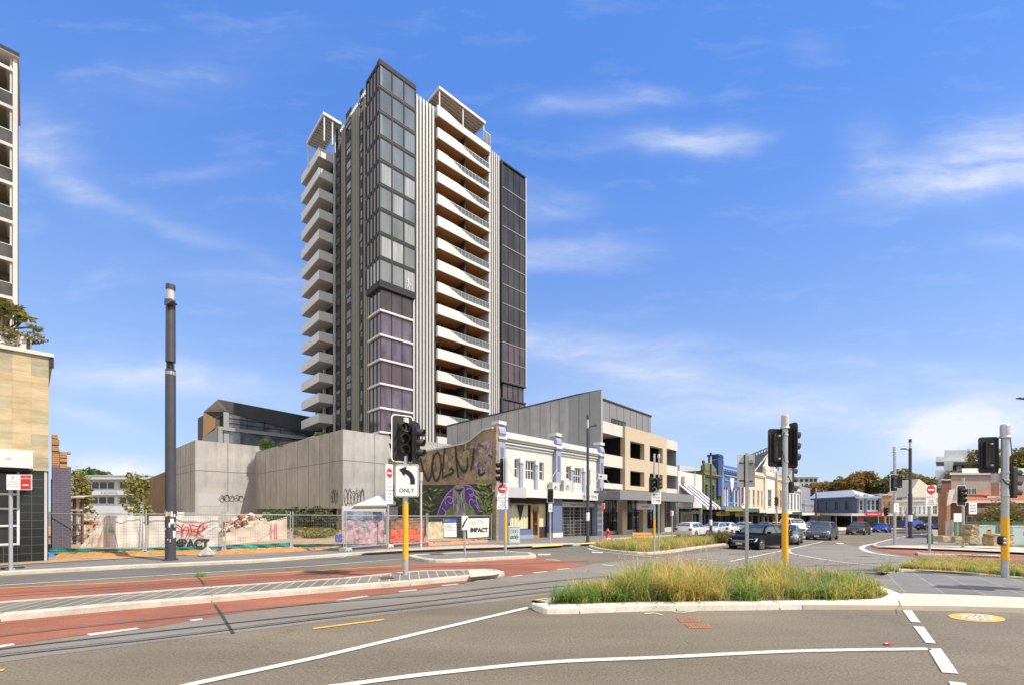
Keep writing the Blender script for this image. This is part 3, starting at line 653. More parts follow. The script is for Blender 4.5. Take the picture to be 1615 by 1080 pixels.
# front balconies with wavy white fronts
pL, pR = P2-.02, P3+.02
balc = None
for k in range(16):
    zt = 59.1-FH*k; zb0 = zt-1.45
    k1, k2 = ((.10, .50), (.28, .78), (.14, .52), (.34, .80))[k % 4]
    prof = []
    N = 26
    for i in range(N+1):
        s = i/N
        if s < k1: h = 1.
        elif s < k2: t = (s-k1)/(k2-k1); h = 1-(t*t*(3-2*t))
        else: h = 0.
        hh = .42+(1.40-.42)*h if k else .95+.5*h
        prof.append((pL+(pR-pL)*s, zb0+hh))
    mb = MB(T)
    poly = [(pL, zb0), (pR, zb0)]+prof[::-1]
    mb.prism(poly, -.42, -.27, WHITET, 'y')
    mb.box(pL, pL+.16, -.27, 1.0, zb0, zt, WHITET)
    b = mb.build('balcony_front', tw)
    mb = MB(T)
    mb.box(pL+.02, pR-.02, -.26, 2.6, zb0+.10, zb0+.30, TIMB); mb.build('soffit', b)
    mb = MB(T)
    if k:
        mb.quad((pL+.2, -.2, zb0+.3), (pR-.1, -.2, zb0+.3), (pR-.1, -.2, zt-.02), (pL+.2, -.2, zt-.02), GLR)
        mb.box(pL+.1, pR-.1, -.24, -.17, zt-.04, zt+.02, GALV)
        for i in range(15):
            x = pL+.3+(pR-pL-.5)*i/14; mb.box(x, x+.035, -.235, -.205, zb0+.3, zt-.04, GALV)
        mb.build('glass_rail', b)
    mb = MB(T)                                                 # partition and sliding doors behind
    pm = pL+(pR-pL)*.53
    mb.box(pm-.08, pm+.08, .1, 2.6, zb0+.3-FH+.0, zb0+.10, DARK2)
    for x in (pL+.6, pL+2.3, pm+.4, pm+2.0, pm+3.3): mb.box(x, x+.1, 2.5, 2.6, zb0+.3-FH, zb0+.1, GALV)
    mb.quad((pL, 2.55, zb0+.3-FH), (pR, 2.55, zb0+.3-FH), (pR, 2.55, zb0+.1), (pL, 2.55, zb0+.1), GLD)
    mb.build('balcony_recess', b)
mb = MB(T); mb.box(P3-.1, P3+.15, -.1, 2.7, 3, ZT-1.6, FIN); mb.box(P2-.1, P2+.02, .1, 2.7, 3, ZT-1.4, DARK2); mb.build('pier', tw)
# roof pergolas
def pergola(p0, p1, q0, q1, z0, z1, n, alongp):
    mb = MB(T)
    mb.box(p0, p1, q0, q0+.18, z1-.35, z1, WHITET); mb.box(p0, p1, q1-.18, q1, z1-.35, z1, WHITET)
    mb.box(p0, p0+.18, q0+.18, q1-.18, z1-.35, z1, WHITET); mb.box(p1-.18, p1, q0+.18, q1-.18, z1-.35, z1, WHITET)
    for i in range(1, n):
        q = q0+(q1-q0)*i/n; mb.box(p0+.18, p1-.18, q, q+.09, z1-.3, z1-.09, WHITET)
    mb.box(p0+.02, p1-.02, q0+.02, q1-.02, z1+.002, z1+.05, OFFW)
    for x in (p0+.15, (p0+p1)/2, p1-.3):
        mb.box(x, x+.15, q0+.2, q0+.35, z0, z1-.35, WHITET); mb.box(x, x+.15, q1-.4, q1-.25, z0, z1-.35, WHITET)
    mb.build('roof_pergola', tw)
pergola(tp(697, .4)-.6, tp(765, .4), .2, 6.5, 58.6, 62.6, 12, 1)
pergola(-2.4, .3, tq(511, -2.3), tq(484, -2.3), 56.6, 60.6, 12, 0)
mb = MB(T); mb.box(P2+.3, P3-.3, 2.6, 7, 57.0, 61.7, TGREY)
for i in range(9): mb.box(P2+.5+i*1.0, P2+.62+i*1.0, 2.52, 2.6, 58.9, 61.7, DARK2)
mb.build('penthouse_wall', tw)
mb = MB(T)
mb.quad((P3-1.3, -.25, 59.0), (P3+.15, -.25, 59.0), (P3+.15, -.25, 60.5), (P3-1.3, -.25, 60.5), GLR); mb.box(P3-1.3, P3+.15, -.28, -.22, 60.5, 60.56, GALV)
for i in range(6): mb.box(P3-1.3+.28*i, P3-1.26+.28*i, -.28, -.22, 59, 60.5, GALV)
mb.build('roof_rail', tw)
# right-hand dark bay
zc = [57.6]+[57.0-FH*k for k in range(1, 19)]
fr = MB(T)
for k in range(18):
    z1, z0 = zc[k], zc[k+1]+.12
    if z0 < 3: break
    rec = .25 if k == 11 else 0.
    mb = MB(T); pane_row(mb, z0, z1, P4+.35+rec, P5-rec, -.05+rec, 4, GLP2 if k >= 9 else GLD, DARK2, .09)
    mb.quad((P5-rec, -.05+rec, z0), (P5-rec, 5, z0), (P5-rec, 5, z1), (P5-rec, -.05+rec, z1), GLD)
    mb.build('window', tw)
    fr.box(P4+.3, P5, -.12+rec, .3, z0-.14, z0, GRYW)
for (za, zb_) in ((zc[11]+.05, 57.9), (3, zc[12]+.2)):
    fr.box(P4+.05, P4+.32, -.2, .5, za, zb_, DARK2); fr.box(P5-.02, P5+.14, -.2, .5, za, zb_, GRYTR); fr.box(P4+.05, P5+.1, -.2, .4, za-.25, za, DARK2); fr.box(P4+.05, P5+.1, -.2, .4, zb_, zb_+.2, DARK2)
fr.box(P5-.2, P5-.02, .3, 14, 3, 57.5, GRYW)
fr.build('bay_frame', tw)
# left side balconies
pbal = (-.35, )
def solve_pb():
    lo, hi = 0., 6.                                            # depth of the side balcony so that its near corner shows at px 503
    for _ in range(40):
        m_ = (lo+hi)/2; x, y, _z = T(-m_, Q4, 0)
        if CX+F*x/y > 503: lo = m_
        else: hi = m_
    return lo
pbv = solve_pb(); qfar = tq(475, -pbv)
for k in range(15):
    zt = 57.2-FH*k; mb = MB(T)
    mb.box(-pbv, 0, Q4+.02, Q4+.16, zt-1.35, zt, WHITET); mb.box(-pbv, -pbv+.14, Q4+.16, qfar, zt-1.35, zt, WHITET)
    mb.box(-pbv+.14, 0, qfar-.14, qfar, zt-1.35, zt, WHITET)
    b = mb.build('side_balcony', tw)
    mb = MB(T); mb.box(-pbv+.14, .35, Q4+.16, qfar-.14, zt-1.33, zt-1.1, TGREY); mb.build('soffit', b)
mb = MB(T); mb.box(.35, 2, Q4, qfar+.5, 3, ZT-2.4, DARK2); mb.box(-.25, .1, Q4+3.2, Q4+3.6, 3, 56, FIN)
for k in range(16):
    z = 57.2-FH*k-1.05; mb.quad((.33, Q4+.3, z-1.9), (.33, qfar, z-1.9), (.33, qfar, z-.3), (.33, Q4+.3, z-.3), GLD)
mb.build('side_recess', tw)
# ------------------------------------------------------------------ concrete podium and the dark block behind it
def joints(mb, pts, m=JOINT): pass
UP = su(540.8, 44.0); VP_ = 44.0; ZP = zv(541, 676.4, 44.0); ZJ = zv(541, 725, 44.0); ZB = zv(541, 801, 44.0)
VQ = sv(405, UP); UR0 = su(707, 44)+3
pod = sthing('concrete_podium', 'bare precast concrete podium wall with graffiti tags below the tower', 'concrete wall', UP, VP_, .14)
mb = MB(S)
mb.box(UP, UR0, VP_, VP_+.3, ZB, ZP, CONC); mb.box(UP, UP+.3, VP_+.3, VQ+1, ZB, ZP, CONC2)
mb.box(UP+.3, UR0, VP_+.3, 66, ZP-1.0, ZP-.8, CONC)
mb.box(UP+.1, UR0, VP_+.1, VP_+1, ZB-.12, ZB-.004, JOINT)
mb.build('wall_panel', pod)
mb = MB(S)
for px in (520, 504, 486.5, 469, 451.5, 435.5, 418.5):
    v = sv(px, UP); mb.box(UP-.012, UP, v-.03, v+.03, ZB, ZP, JOINT)
mb.box(UP-.014, UP, VP_+.05, VQ, ZJ-.03, ZJ+.03, JOINT); mb.box(UP+.05, UR0, VP_-.014, VP_, ZJ-.03, ZJ+.03, JOINT)
for px in (591, 640, 690):
    u = su(px, VP_); mb.box(u-.03, u+.03, VP_-.012, VP_, ZB, ZP, JOINT)
mb.build('panel_joint', pod)
mb = MB(S); mb.box(UP+3, UR0, VP_+4, VP_+4.3, -.2, ZB+.5, DARK2); mb.box(UP+3.2, UP+3.5, VP_+4.3, 66, -.2, ZB+.5, DARK2)
mb.box(UP+.2, UR0, VP_+.2, 66, ZB+.02, ZB+.3, TGREY)
for v in (46, 52, 58, 64): mb.box(UP+.5, UP+.9, v, v+.4, -.2, ZB+.02, CONC2)
mb.box(UP+2.6, UR0, VP_+1.2, VP_+1.4, -.2, 1.9, M('undercroft_mural', (.15,.10,.22), .8, var=.6, scale=1.2)); mb.build('undercroft', pod)
def tagwall(root, name, P, w, h, m, seed, n=5, lw=.06):
    r = random.Random(seed); mb = MB(P)
    Q = lambda a, b: (a, 0, b)
    for i in range(n):
        cx_ = w*(i+.5)/n; k = w/n
        pts = [(cx_+k*.62*math.cos(t)*(.7+.5*r.random()), h*.5+h*.45*math.sin(t)*(.7+.5*r.random())) for t in [j*1.05+r.random() for j in range(8)]]
        mb.stroke(catmull(pts, 5), lw, Q, m)
        mb.stroke(catmull([(cx_-k*.4, h*r.uniform(.1, .5)), (cx_, h*r.uniform(.5, 1)), (cx_+k*.5, h*r.uniform(.1, .8))], 5), lw, Q, m)
    mb.build(name, root)
u0 = su(543, VP_)
tagwall(pod, 'graffiti_tag', lambda a, y, b: S(u0+a, VP_-.02, zv(548, 797, VP_)+b), 2.2, 1.9, BLKPNT, 3, 6, .05)
v0 = sv(522, UP)
tagwall(pod, 'graffiti_tag', lambda a, y, b: S(UP-.02, v0-a, zat(795, dep(522, v0))+b), 1.6, 1.7, BLKPNT, 5, 4, .05)
# left lower block of the podium
VB = VQ+.3; UB0, UB1 = su(308, VB), su(406, VB)+.6
tl = dep(308, VB); ZL = zat(693, tl); ZL2 = zat(703, dep(406, VB))
blk = sthing('concrete_annex', 'low pale concrete block left of the long podium wall', 'concrete wall', UB0, VB, .14)
ztop = (ZL+ZL2)/2; zj = zat(741, tl)
mb = MB(S); mb.box(UB0, UB1+4, VB, VB+.3, ZB-.4, ztop, CONC); VE = sv(270, UB0)
mb.box(UB0, UB0+.3, VB+.3, VE, ZB-.4, ztop, CONC2); mb.box(UB0+.3, UB1+4, VB+.3, VE, ztop-.9, ztop-.6, CONC); mb.box(UB0-.02, UB1, VB-.02, VB+.02, -.3, ZB-.4, CONC); mb.build('wall_panel', blk)
mb = MB(S)
for px in (359.5,):
    u = su(px, VB); mb.box(u-.04, u+.04, VB-.014, VB, ZB-.4, ztop, JOINT)
mb.box(UB0, UB1, VB-.016, VB, zj-.04, zj+.04, JOINT)
for px in (277+27, 300, 292, 285, 279):
    v = sv(px, UB0); mb.box(UB0-.014, UB0, v-.04, v+.04, ZB-.4, ztop, JOINT)
mb.box(UB0-.016, UB0, VB, VE, zj-.04, zj+.04, JOINT); mb.box(UB0-.016, UB0, VB, VE, zj+.9, zj+.96, JOINT); mb.build('panel_joint', blk)
mb = MB(S); u = su(312, VB); u2 = su(347, VB); z1 = zat(777, tl); mb.quad(*[(a, VB-.018, b) for a, b in ((u, zat(797, tl)), (u2, zat(797, tl)), (u2, z1), (u, z1))], M('grey_cover_paint', (.40,.41,.42), .8, var=.03)); mb.build('painted_patch', blk)
uu = su(346, VB); tagwall(blk, 'graffiti_tag', lambda a, y, b: S(uu+a, VB-.024, zat(791, dep(360, VB))+b), 2.9, 1.0, BLKPNT, 11, 5, .07)
# rust brown rendered wall further left
bw = sthing('brown_rendered_wall', 'rust-brown rendered boundary wall with a sloping top left of the concrete block', 'wall', UB0, VE, .14)
mb = MB(S); va, vb = VE-2, sv(226, UB0)
mb.prism([(va, -.2), (vb, -.2), (vb, zat(757, dep(226, vb))), (va, zat(737, dep(268, va)))], UB0+.05, UB0+.35, M('rust_render', (.24,.13,.055), .9, var=.3, scale=1.2, streak=True), 'x'); mb.build('wall_face', bw)
# dark angular office block on the podium
VK = VQ+9; uK0 = su(372, VK); uK1 = su(478, VK)+4; tk = dep(372, VK)
dk = sthing('angular_dark_building', 'dark angular building with a folded black roof and orange reveal above the concrete', 'building', uK0, VK, .14)
Zt = lambda px, py: zat(py, dep(px, VK))
zr, ze, zs, zb2 = Zt(344, 629), Zt(361, 650), Zt(361, 674), Zt(361, 705)
uA = su(361, VK); uL_ = su(345, VK)
mb = MB(S)
mb.add([(su(344, VK), VK, zr), (uK1, VK, zr-.6), (uK1, VK, ze-2.2), (uA, VK, ze)], [(3, 2, 1, 0)], DARK)
vl = VK+6; ul = su(345, VK)-0.5
def PX(px, py, v): return (su(px, v), v, zat(py, dep(px, v)))
mb.add([PX(344, 629, VK), PX(361, 649, VK), PX(321, 649, vl)], [(0, 1, 2)], CONC2)
mb.add([PX(321, 649, vl), PX(320, 690, vl), PX(339, 674, VK+1.), PX(340, 660, VK+1.)], [(0, 1, 2, 3)], M('orange_reveal', (.50,.25,.07), .6))
mb.add([PX(321, 649, vl), PX(340, 660, VK+1.), PX(361, 649, VK)], [(0, 1, 2)], BLACK)
mb.add([PX(340, 660, VK+1.), PX(339, 674, VK+1.), PX(357, 674, VK+1.), PX(357, 649.5, VK+1.)], [(0, 1, 2, 3)], M('brown_recess', (.10,.075,.05), .8))
mb.box(su(344, VK), uK1, VK+6.5, VK+12, 3, zr-1.2, DARK); mb.add([PX(344, 629, VK), PX(321, 649, vl), (su(321, vl)+4, vl+8, zr-1.2), (uK1, VK+12, zr-1.2), (uK1, VK, zr-.6)], [(0, 1, 2, 3, 4)], DARK)
mb.build('roof', dk)
mb = MB(S); mb.box(uA-.7, uA, VK-.02, VK+.3, zb2, ze, GREYP); mb.box(su(343, VK), uK1, VK-.35, VK+6, zs-.5, zs, GREYP)
mb.box(su(343, VK), su(343, VK)+.6, VK-.3, VK+.5, 3, zs-.5, GREYP)
mb.add([PX(343, 674, VK-.35), PX(343, 700, VK-.35), PX(318, 700, vl), PX(319, 690, vl)], [(0, 1, 2, 3)], GREYP)
mb.build('concrete_frame', dk)
mb = MB(S); GK = glassm('reflective_office_glass', (.10,.12,.17), .04, .5, .5, (1, 1, 1.), .8)
mb.quad((uA, VK+.25, zs), (uK1, VK+.25, zs), (uK1, VK+.25, ze), (uA, VK+.25, ze), GK)
mb.build('upper_window', dk)
mb = MB(S); mb.quad((su(347, VK), VK+.1, 3), (uK1, VK+.1, 3), (uK1, VK+.1, zs-.5), (su(347, VK), VK+.1, zs-.5), GK); mb.build('lower_window', dk)
mb = MB(S)
for i in range(6):
    u = uA+(uK1-uA)*i/6; mb.box(u, u+.08, VK+.15, VK+.24, zs, ze-.3, DARK2)
for z in (zs+(ze-zs)*.3, zs+(ze-zs)*.62): mb.box(uA, uK1, VK+.14, VK+.22, z, z+.1, DARK2)
mb.build('window_mullion', dk)
# grey side wall of the mid-rise and the mid-rise with its beige frame
VF = 22.6
U0b = su(948, VF); U1b = su(1068.5, VF); vback = sv(705, U0b)
mid = sthing('beige_framed_building', 'three-storey building with beige framed balcony openings and tall grey side wall', 'building', U0b, VF)
mb = MB(S); z0 = zv(948, 614, VF); z1 = zat(672, dep(705, vback))
mb.prism([(VF, -.4), (vback, -.4), (vback, z1), (VF, z0)], U0b-.02, U0b+.28, CONC, 'x'); vs = sv(897, U0b)
mb.prism([(VF-.05, 2), (vs, 2), (vs, z0+(z1-z0)*(vs-VF)/(vback-VF)-.02), (VF-.05, z0-.01)], U0b-.06, U0b-.022, GREYP, 'x'); mb.build('side_wall', mid)
mb = MB(S); k = 0
for px in (930.5, 913.5):
    v = sv(px, U0b); mb.box(U0b-.075, U0b-.061, v-.03, v+.03, 3, z0-.1, JOINT)
for px in (882, 868, 852, 836, 818, 799, 780, 760, 741, 722):
    v = sv(px, U0b); mb.box(U0b-.034, U0b-.021, v-.03, v+.03, 3, z0+(z1-z0)*(v-VF)/(vback-VF)-.1, JOINT)
mb.build('panel_joint', mid)
mb = MB(S); mb.prism([(VF-.02, z0), (vback, z1), (vback, z1+.15), (VF+2.8, z0+.05)], U0b-.08, U0b+.3, DARK2, 'x'); mb.build('capping', mid)
zt_, z9, z8, z6, z5, z4 = 10.87, 9.55, 7.74, 6.35, 4.75, 4.3
uL0, uF0, uF1 = U0b+.3, su(982.5, VF), su(1048.5, VF)
mb = MB(S)
o4 = [(su(990.5, VF), su(1013, VF), z8-.05, z9-.08), (su(1021.5, VF), su(1042, VF), z8-.05, z9-.08), (su(990.5, VF), su(1013, VF), z5, z6), (su(1021.5, VF), su(1042, VF), z5, z6)]
wallop(mb, uF0, uF1, z4, zt_, o4, VF-.25, BEIGE, .5)
mb.box(uF0, uF0+.02, VF-.24, VF+.3, z4, zt_-.01, BEIGE); mb.box(uF1-.02, uF1, VF-.24, VF+.3, z4, zt_-.01, BEIGE); mb.box(uF0+.02, uF1-.02, VF-.24, VF+.3, zt_-.1, zt_-.01, BEIGE)
mb.build('beige_frame', mid)
mb = MB(S)
for a, b in ((uL0, uF0-.01), (uF1+.01, U1b)):
    for c, d in ((z9+.15, zt_-.03), (z6+.15, z8-.05), (z4, z5+.1)): mb = MB(S); mb.box(a, b, VF, VF+.15, c, d, OFFW); mb.build('spandrel_panel', mid)
mb = MB(S)
for zf in (z4, z6+.35, z9+.3): mb.box(uL0, U1b-.1, VF+.2, VF+4.5, zf-.02, zf+.1, TGREY)
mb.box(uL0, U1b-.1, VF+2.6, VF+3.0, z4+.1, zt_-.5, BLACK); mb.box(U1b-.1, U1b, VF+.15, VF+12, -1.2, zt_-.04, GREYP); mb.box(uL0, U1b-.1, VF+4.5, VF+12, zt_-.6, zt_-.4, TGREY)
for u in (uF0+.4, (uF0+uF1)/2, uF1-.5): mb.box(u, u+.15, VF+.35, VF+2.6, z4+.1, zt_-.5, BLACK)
mb.build('balcony_recess', mid)
for (a, b) in ((uL0+.8, uL0+2.6), (su(998, VF), su(1010, VF)), (su(1024, VF), su(1036, VF)), (uF1+1, U1b-1)):
    for c, d in ((z5, z6), (z8, z9)):
        mb = MB(S); mb.box(a, b, VF+2.45, VF+2.58, c, d+.2, GLD); n_ = 3
        for i in range(4): x = a+(b-a)*i/3; mb.box(x-.05, x+.05, VF+2.38, VF+2.5, c, d+.2, GRYTR if i % 2 == 0 else DARK2)
        mb.build('balcony_door', mid)
mb = MB(S); vt = VF+1.4; ut = su(1026.5, vt)
mb.box(U0b+.29, ut, vt, vt+6, zt_-.4, zv(1026, 656.5, vt), GRYW); zt2 = zv(1026, 656.5, vt)
for i in range(9): x = U0b+1+i*(ut-U0b-1)/8.5; mb.box(x, x+.05, vt-.012, vt, zt_-.4, zt2, DARK2)
mb.box(U0b+.29, ut+.1, vt-.1, vt+6, zt2, zt2+.15, DARK2); mb.build('attic_storey', mid)
a, b = su(964, vt), su(986, vt); window(mid, S, a, b, zv(975, 672, vt)-.5, zv(975, 662, vt), vt-.06, DARK2, GLD, 4, 1)
mb = MB(S); mb.box(ut+.1, ut+1.0, vt+1, vt+1.5, zt2-1.4, zt2-1.2, GRYW); mb.box(ut, ut+.1, vt+1.1, vt+1.3, zt2-1.7, zt2-1.2, GRYW); mb.build('roof_lamp', mid)
# awning and ground floor
va = 19.6; ua0, ua1 = su(978, va), su(1095, va)
mb = MB(S); mb.box(ua0, ua1, va, va+.12, 3.12, 3.98, GRYW); mb.box(ua0, ua0+.12, va+.12, VF-.26, 3.12, 3.98, GRYW); mb.box(ua1-.12, ua1, va+.12, VF-.26, 3.12, 3.98, GRYW)
mb.box(ua0+.12, ua1-.12, va+.12, VF-.26, 3.3, 3.4, TIMB if False else OFFW); mb.build('awning', mid)
mb = MB(S)
for px in (985.5, 1017.5, 1045.5):
    mb = MB(S); u = su(px, VF-.3); mb.box(u-.5, u+.5, VF-.3, VF+.2, gu(u)-.1, 3.3, BEIGE); mb.build('ground_pier', mid)
mb = MB(S); zg = gu(U0b)-.5
mb.box(uL0, U1b, VF+.9, VF+1.0, zg, z4, GLS); mb.box(uL0, U1b, VF+.6, VF+.88, zg, zg+.9, OFFW)
for i in range(22): x = uL0+(U1b-uL0)*i/21; mb.box(x, x+.07, VF+.82, VF+.89, zg+.5, z4, GALV if i % 4 == 1 else DARK2)
mb.box(uL0, U1b, VF+.84, VF+.88, zg+2.7, zg+2.8, DARK2); mb.build('shopfront_glazing', mid)
mb = MB(S); u = su(985.5, VF-.31)
for i, w_ in enumerate(('23', 'SHOP', 'UNIT')): mb.text(w_, (lambda a, b, i=i: (u+a, VF-.312, 2.9-.28*i+b)), SIGK, .16)
mb.build('pier_lettering', mid)
# hanging sign under the awning
hs = sthing('hanging_shop_sign', 'grey lightbox sign hanging under the dark awning', 'sign', su(1018, 20.6), 20.6, 2.1)
mb = MB(S); a, b = su(1004, 20.6), su(1029, 20.6); mb.box(a, b, 20.5, 20.65, 2.25, 2.85, SIGG)
mb.text('toyo  Kitchen', lambda x, y: ((a+b)/2+x, 20.49, 2.45+y), SIGK, .22, None); mb.build('sign_panel', hs)
mb = MB(S); mb.box(a+.2, a+.24, 20.55, 20.6, 2.85, 3.3, GALV); mb.box(b-.24, b-.2, 20.55, 20.6, 2.85, 3.3, GALV); mb.build('bracket', hs)
# ------------------------------------------------------------------ terrace of two shops with the mural side wall
U0t = su(781, VF); U1t = U0b-.15; Zpar = 7.95
ter = sthing('white_terrace_building', 'two-storey white and lilac terrace shops with a painted brick side wall', 'building', U0t, VF)
wins = []
def W(px0, px1, t_, b_):
    c = (px0+px1)/2; wins.append((su(px0, VF), su(px1, VF), zv(c, b_, VF), zv(c, t_, VF)))
W(811.5, 817.5, 723, 753); W(829, 842.5, 726, 756); W(850.5, 857.5, 728.5, 757)
W(893, 898.5, 735, 755); W(904.5, 916.5, 737, 762); W(926, 931, 740, 764)
zaw = 3.7
mb = MB(S); wallop(mb, U0t, U1t, zaw-.2, Zpar, wins, VF, TERW, .18)
mb.box(U0t+.3, U1t, VF+.4, VF+13, Zpar-1.2, Zpar-1.0, GRYTR)
mb.box(U0t+.3, U1t, VF+12.7, VF+13, 0, Zpar-1, BRK); mb.build('front_wall', ter)
for w in wins: window(ter, S, w[0]+.01, w[1]-.01, w[2]+.01, w[3]-.01, VF+.1, WHITE, GLS, 1 if w[1]-w[0] < 1 else 3, 2, .07)
mb = MB(S)
for i, (px, pw) in enumerate(((822.5, 5), (846, 4), (902, 4), (921.5, 3.5))):
    u = su(px, VF-.1); wd = (su(px+pw/2, VF)-su(px-pw/2, VF))/2; zt3 = zv(px, 722+(px-822)*.15, VF)
    mb = MB(S); mb.box(u-wd, u+wd, VF-.12, VF+.01, zaw+.1, zt3-.4, LILAC); mb.box(u-wd-.05, u+wd+.05, VF-.2, VF+.01, zt3-.4, zt3, WHITE); mb.build('window_pilaster', ter)
mb = MB(S)
for z, h, d, m in ((6.85, .14, .1, GRYTR), (7.05, .12, .2, TERW), (7.25, .16, .28, GRYTR), (7.42, .15, .4, TERW), (7.57, .12, .22, GRYTR), (7.69, .26, .12, TERW)):
    mb.box(U0t+.6, U1t-.3, VF-d, VF+.01, z, z+h, m)
mb.build('cornice', ter)
up = [U0t+.02, su(876, VF)-.35, U1t-.62]
for u in up:
    mb = MB(S); mb.box(u, u+.7, VF-.35, VF-.001, zaw+.6, 7.15, LILAC); mb.box(u-.03, u+.73, VF-.4, VF+.3, 7.15, 7.3, BLUEG); mb.box(u-.06, u+.76, VF-.45, VF+.3, 7.3, 7.45, WHITE)
    mb.prism([(VF-.3, 7.45), (VF-.45, 7.7), (VF-.4, 8.0), (VF-.25, 8.25), (VF-.25, 8.35), (VF+.3, 8.35), (VF+.3, 7.45)], u, u+.7, LILAC, 'x'); mb.box(u-.05, u+.75, VF-.4, VF+.35, 8.35, 8.6, TERW)
    mb.box(u+.2, u+.5, VF-.37, VF-.345, 5.4, 6.7, BLUEG); mb.build('pilaster', ter)
# awning: grey end, white run, lettered fascia
va2 = 21.85; a0, a1, a2, a3 = U0t-.4, su(830, va2), su(921.5, va2), su(947, 21.8)
mb = MB(S); mb.box(a0, a1, va2, va2+.1, 3.08, 3.84, M('awning_grey', (.42,.42,.44), .6, var=.05)); mb.box(a1, a2, va2, va2+.1, 3.12, 3.74, WHITE)
mb.box(a0, a0+.1, va2+.1, VF-.4, 3.08, 3.84, GRYTR); mb.box(a0+.1, U1t, va2+.1, VF-.01, 3.5, 3.6, TERW); mb.box(a2-.05, a2, va2-.02, va2+.1, 2.95, 3.7, GRYTR)
for i in range(6): x = a0+1+i*2.3; mb.box(x, x+.12, va2+.1, VF-.01, 3.36, 3.5, TIMB)
mb.build('awning', ter)
mb = MB(S); v_ = 21.78; mb.box(a2, a3+.6, v_, v_+.06, 3.05, 3.72, WHITE)
ct = (a2+a3)/2+.1
mb.text('Hunter Valley Stoves', lambda x, y: (ct+x, v_-.004, 3.28+y), SIGK, .30, None); mb.prism([(a2+.25, 3.2), (a2+.6, 3.2), (a2+.6, 3.36), (a2+.25, 3.36)], v_-.006, v_, SIGK, 'y'); mb.prism([(a3-.2, 3.17), (a3+.25, 3.17), (a3+.25, 3.38), (a3+.1, 3.38), (a3+.1, 3.3), (a3-.2, 3.3)], v_-.006, v_, SIGK, 'y'); mb.build('awning_sign', ter)
zgt = gu(U0t)
mb = MB(S)
mb.box(U0t, U0t+1.25, VF-.3, VF+.3, zgt, 3.15, BLUEG); up2 = su(876, VF)
mb.box(up2-.75, up2+.55, VF-.3, VF+.3, zgt-.2, 3.15, BLUEG); mb.box(up2-.8, up2+.6, VF-.34, VF+.3, zgt-.2, zgt+.38, TERW); mb.box(U0t+1.25, su(840, VF), VF-.05, VF+.3, zgt-.2, zgt+.75, BLUEG); mb.box(U0t+1.25, su(840, VF), VF-.08, VF+.3, zgt-.2, zgt+.35, LILAC)
mb.box(U1t-1.0, U1t, VF-.3, VF+.3, zgt-.4, 3.15, LILAC)
for i in range(5): mb.box(U1t-1.02, U1t+.01, VF-.32, VF-.3, .2+i*.55, .42+i*.55, TERW)
mb.box(U0t+1.25, U1t, VF+.2, VF+.3, 2.7, 3.16, DARK2); mb.box(su(854, VF), up2-.7, VF+.5, VF+.6, zgt-.2, 3.1, M('cream_paint', (.66,.58,.38), .7)); mb.box(su(854, VF), up2-.7, VF+.4, VF+.5, zgt-.2, zgt+.9, DARK2); mb.build('ground_floor', ter)
mb = MB(S); s0, s1 = U0t+1.25, su(840.5, VF); cm = M('cream_curtain', (.62,.60,.42), .8, var=.12, scale=2)
n_ = 40
for i in range(n_):
    a = s0+(s1-s0)*i/n_; b = s0+(s1-s0)*(i+1)/n_; d = .06*math.sin(i*1.3); d2 = .06*math.sin((i+1)*1.3); m_ = BLACK if i in (7, 8, 9, 24, 25, 26) and True else cm
    mb.quad((a, VF+.45+d, zgt+.8), (b, VF+.45+d2, zgt+.8), (b, VF+.45+d2, 2.6), (a, VF+.45+d, 2.6), cm)
mb.poly([(s0+(s1-s0)*.15, 2.6), (s0+(s1-s0)*.28, 2.6), (s0+(s1-s0)*.21, 1.9)], lambda a, b: (a, VF+.36, b), BLACK); mb.poly([(s0+(s1-s0)*.5, 2.6), (s0+(s1-s0)*.78, 2.6), (s0+(s1-s0)*.64, 1.3)], lambda a, b: (a, VF+.36, b), BLACK); mb.build('curtain', ter)
mb = MB(S); mb.box(s0, s1, VF+.12, VF+.18, 2.58, 2.68, TIMB); mb.box(s0, s0+.06, VF+.12, VF+.18, zgt+.75, 2.58, TIMB); mb.box(s1-.06, s1, VF+.12, VF+.18, zgt+.75, 2.58, TIMB); mb.build('shop_window_frame', ter)
d0, d1 = su(840.5, VF)+.02, su(853.5, VF)
mb = MB(S); OT = M('orange_timber_door', (.42,.20,.06), .5, var=.12)
mb.box(d0, d0+.2, VF+.2, VF+.3, zgt-.1, 2.65, OT); mb.box(d1-.2, d1, VF+.2, VF+.3, zgt-.1, 2.65, OT); mb.box(d0+.2, d1-.2, VF+.2, VF+.3, 2.4, 2.65, OT); mb.box(d0+.2, d1-.2, VF+.2, VF+.3, zgt-.1, zgt+.25, OT)
mb.box(d0+.2, d1-.2, VF+.24, VF+.27, zgt+.25, 2.4, GLS); mb.build('door', ter)
s0, s1 = up2+.57, U1t-1.02
mb = MB(S); mb.box(s0, s1, VF+.5, VF+.52, zgt-.3, 2.75, GLS)
for i in range(11): x = s0+(s1-s0)*i/10; mb.box(x-.02, x+.02, VF+.44, VF+.5, zgt-.2, 2.7, GALV if i % 3 else DARK2)
for i in range(9): mb.box(s0, s1, VF+.45, VF+.47, .0+.3*i, .02+.3*i, GALV)
mb.build('shopfront_grille', ter)
mb = MB(S); mb.box(s0, s1, VF-.02, VF+.4, 2.45, 2.9, M('shop_sign_board', (.40,.42,.38), .6)); mb.text('Heatmaster  Wood Stoves', lambda x, y: ((s0+s1)/2+x, VF-.03, 2.6+y), SIGK, .17); mb.build('shop_sign', ter)
mb = MB(S); rr = random.Random(3)
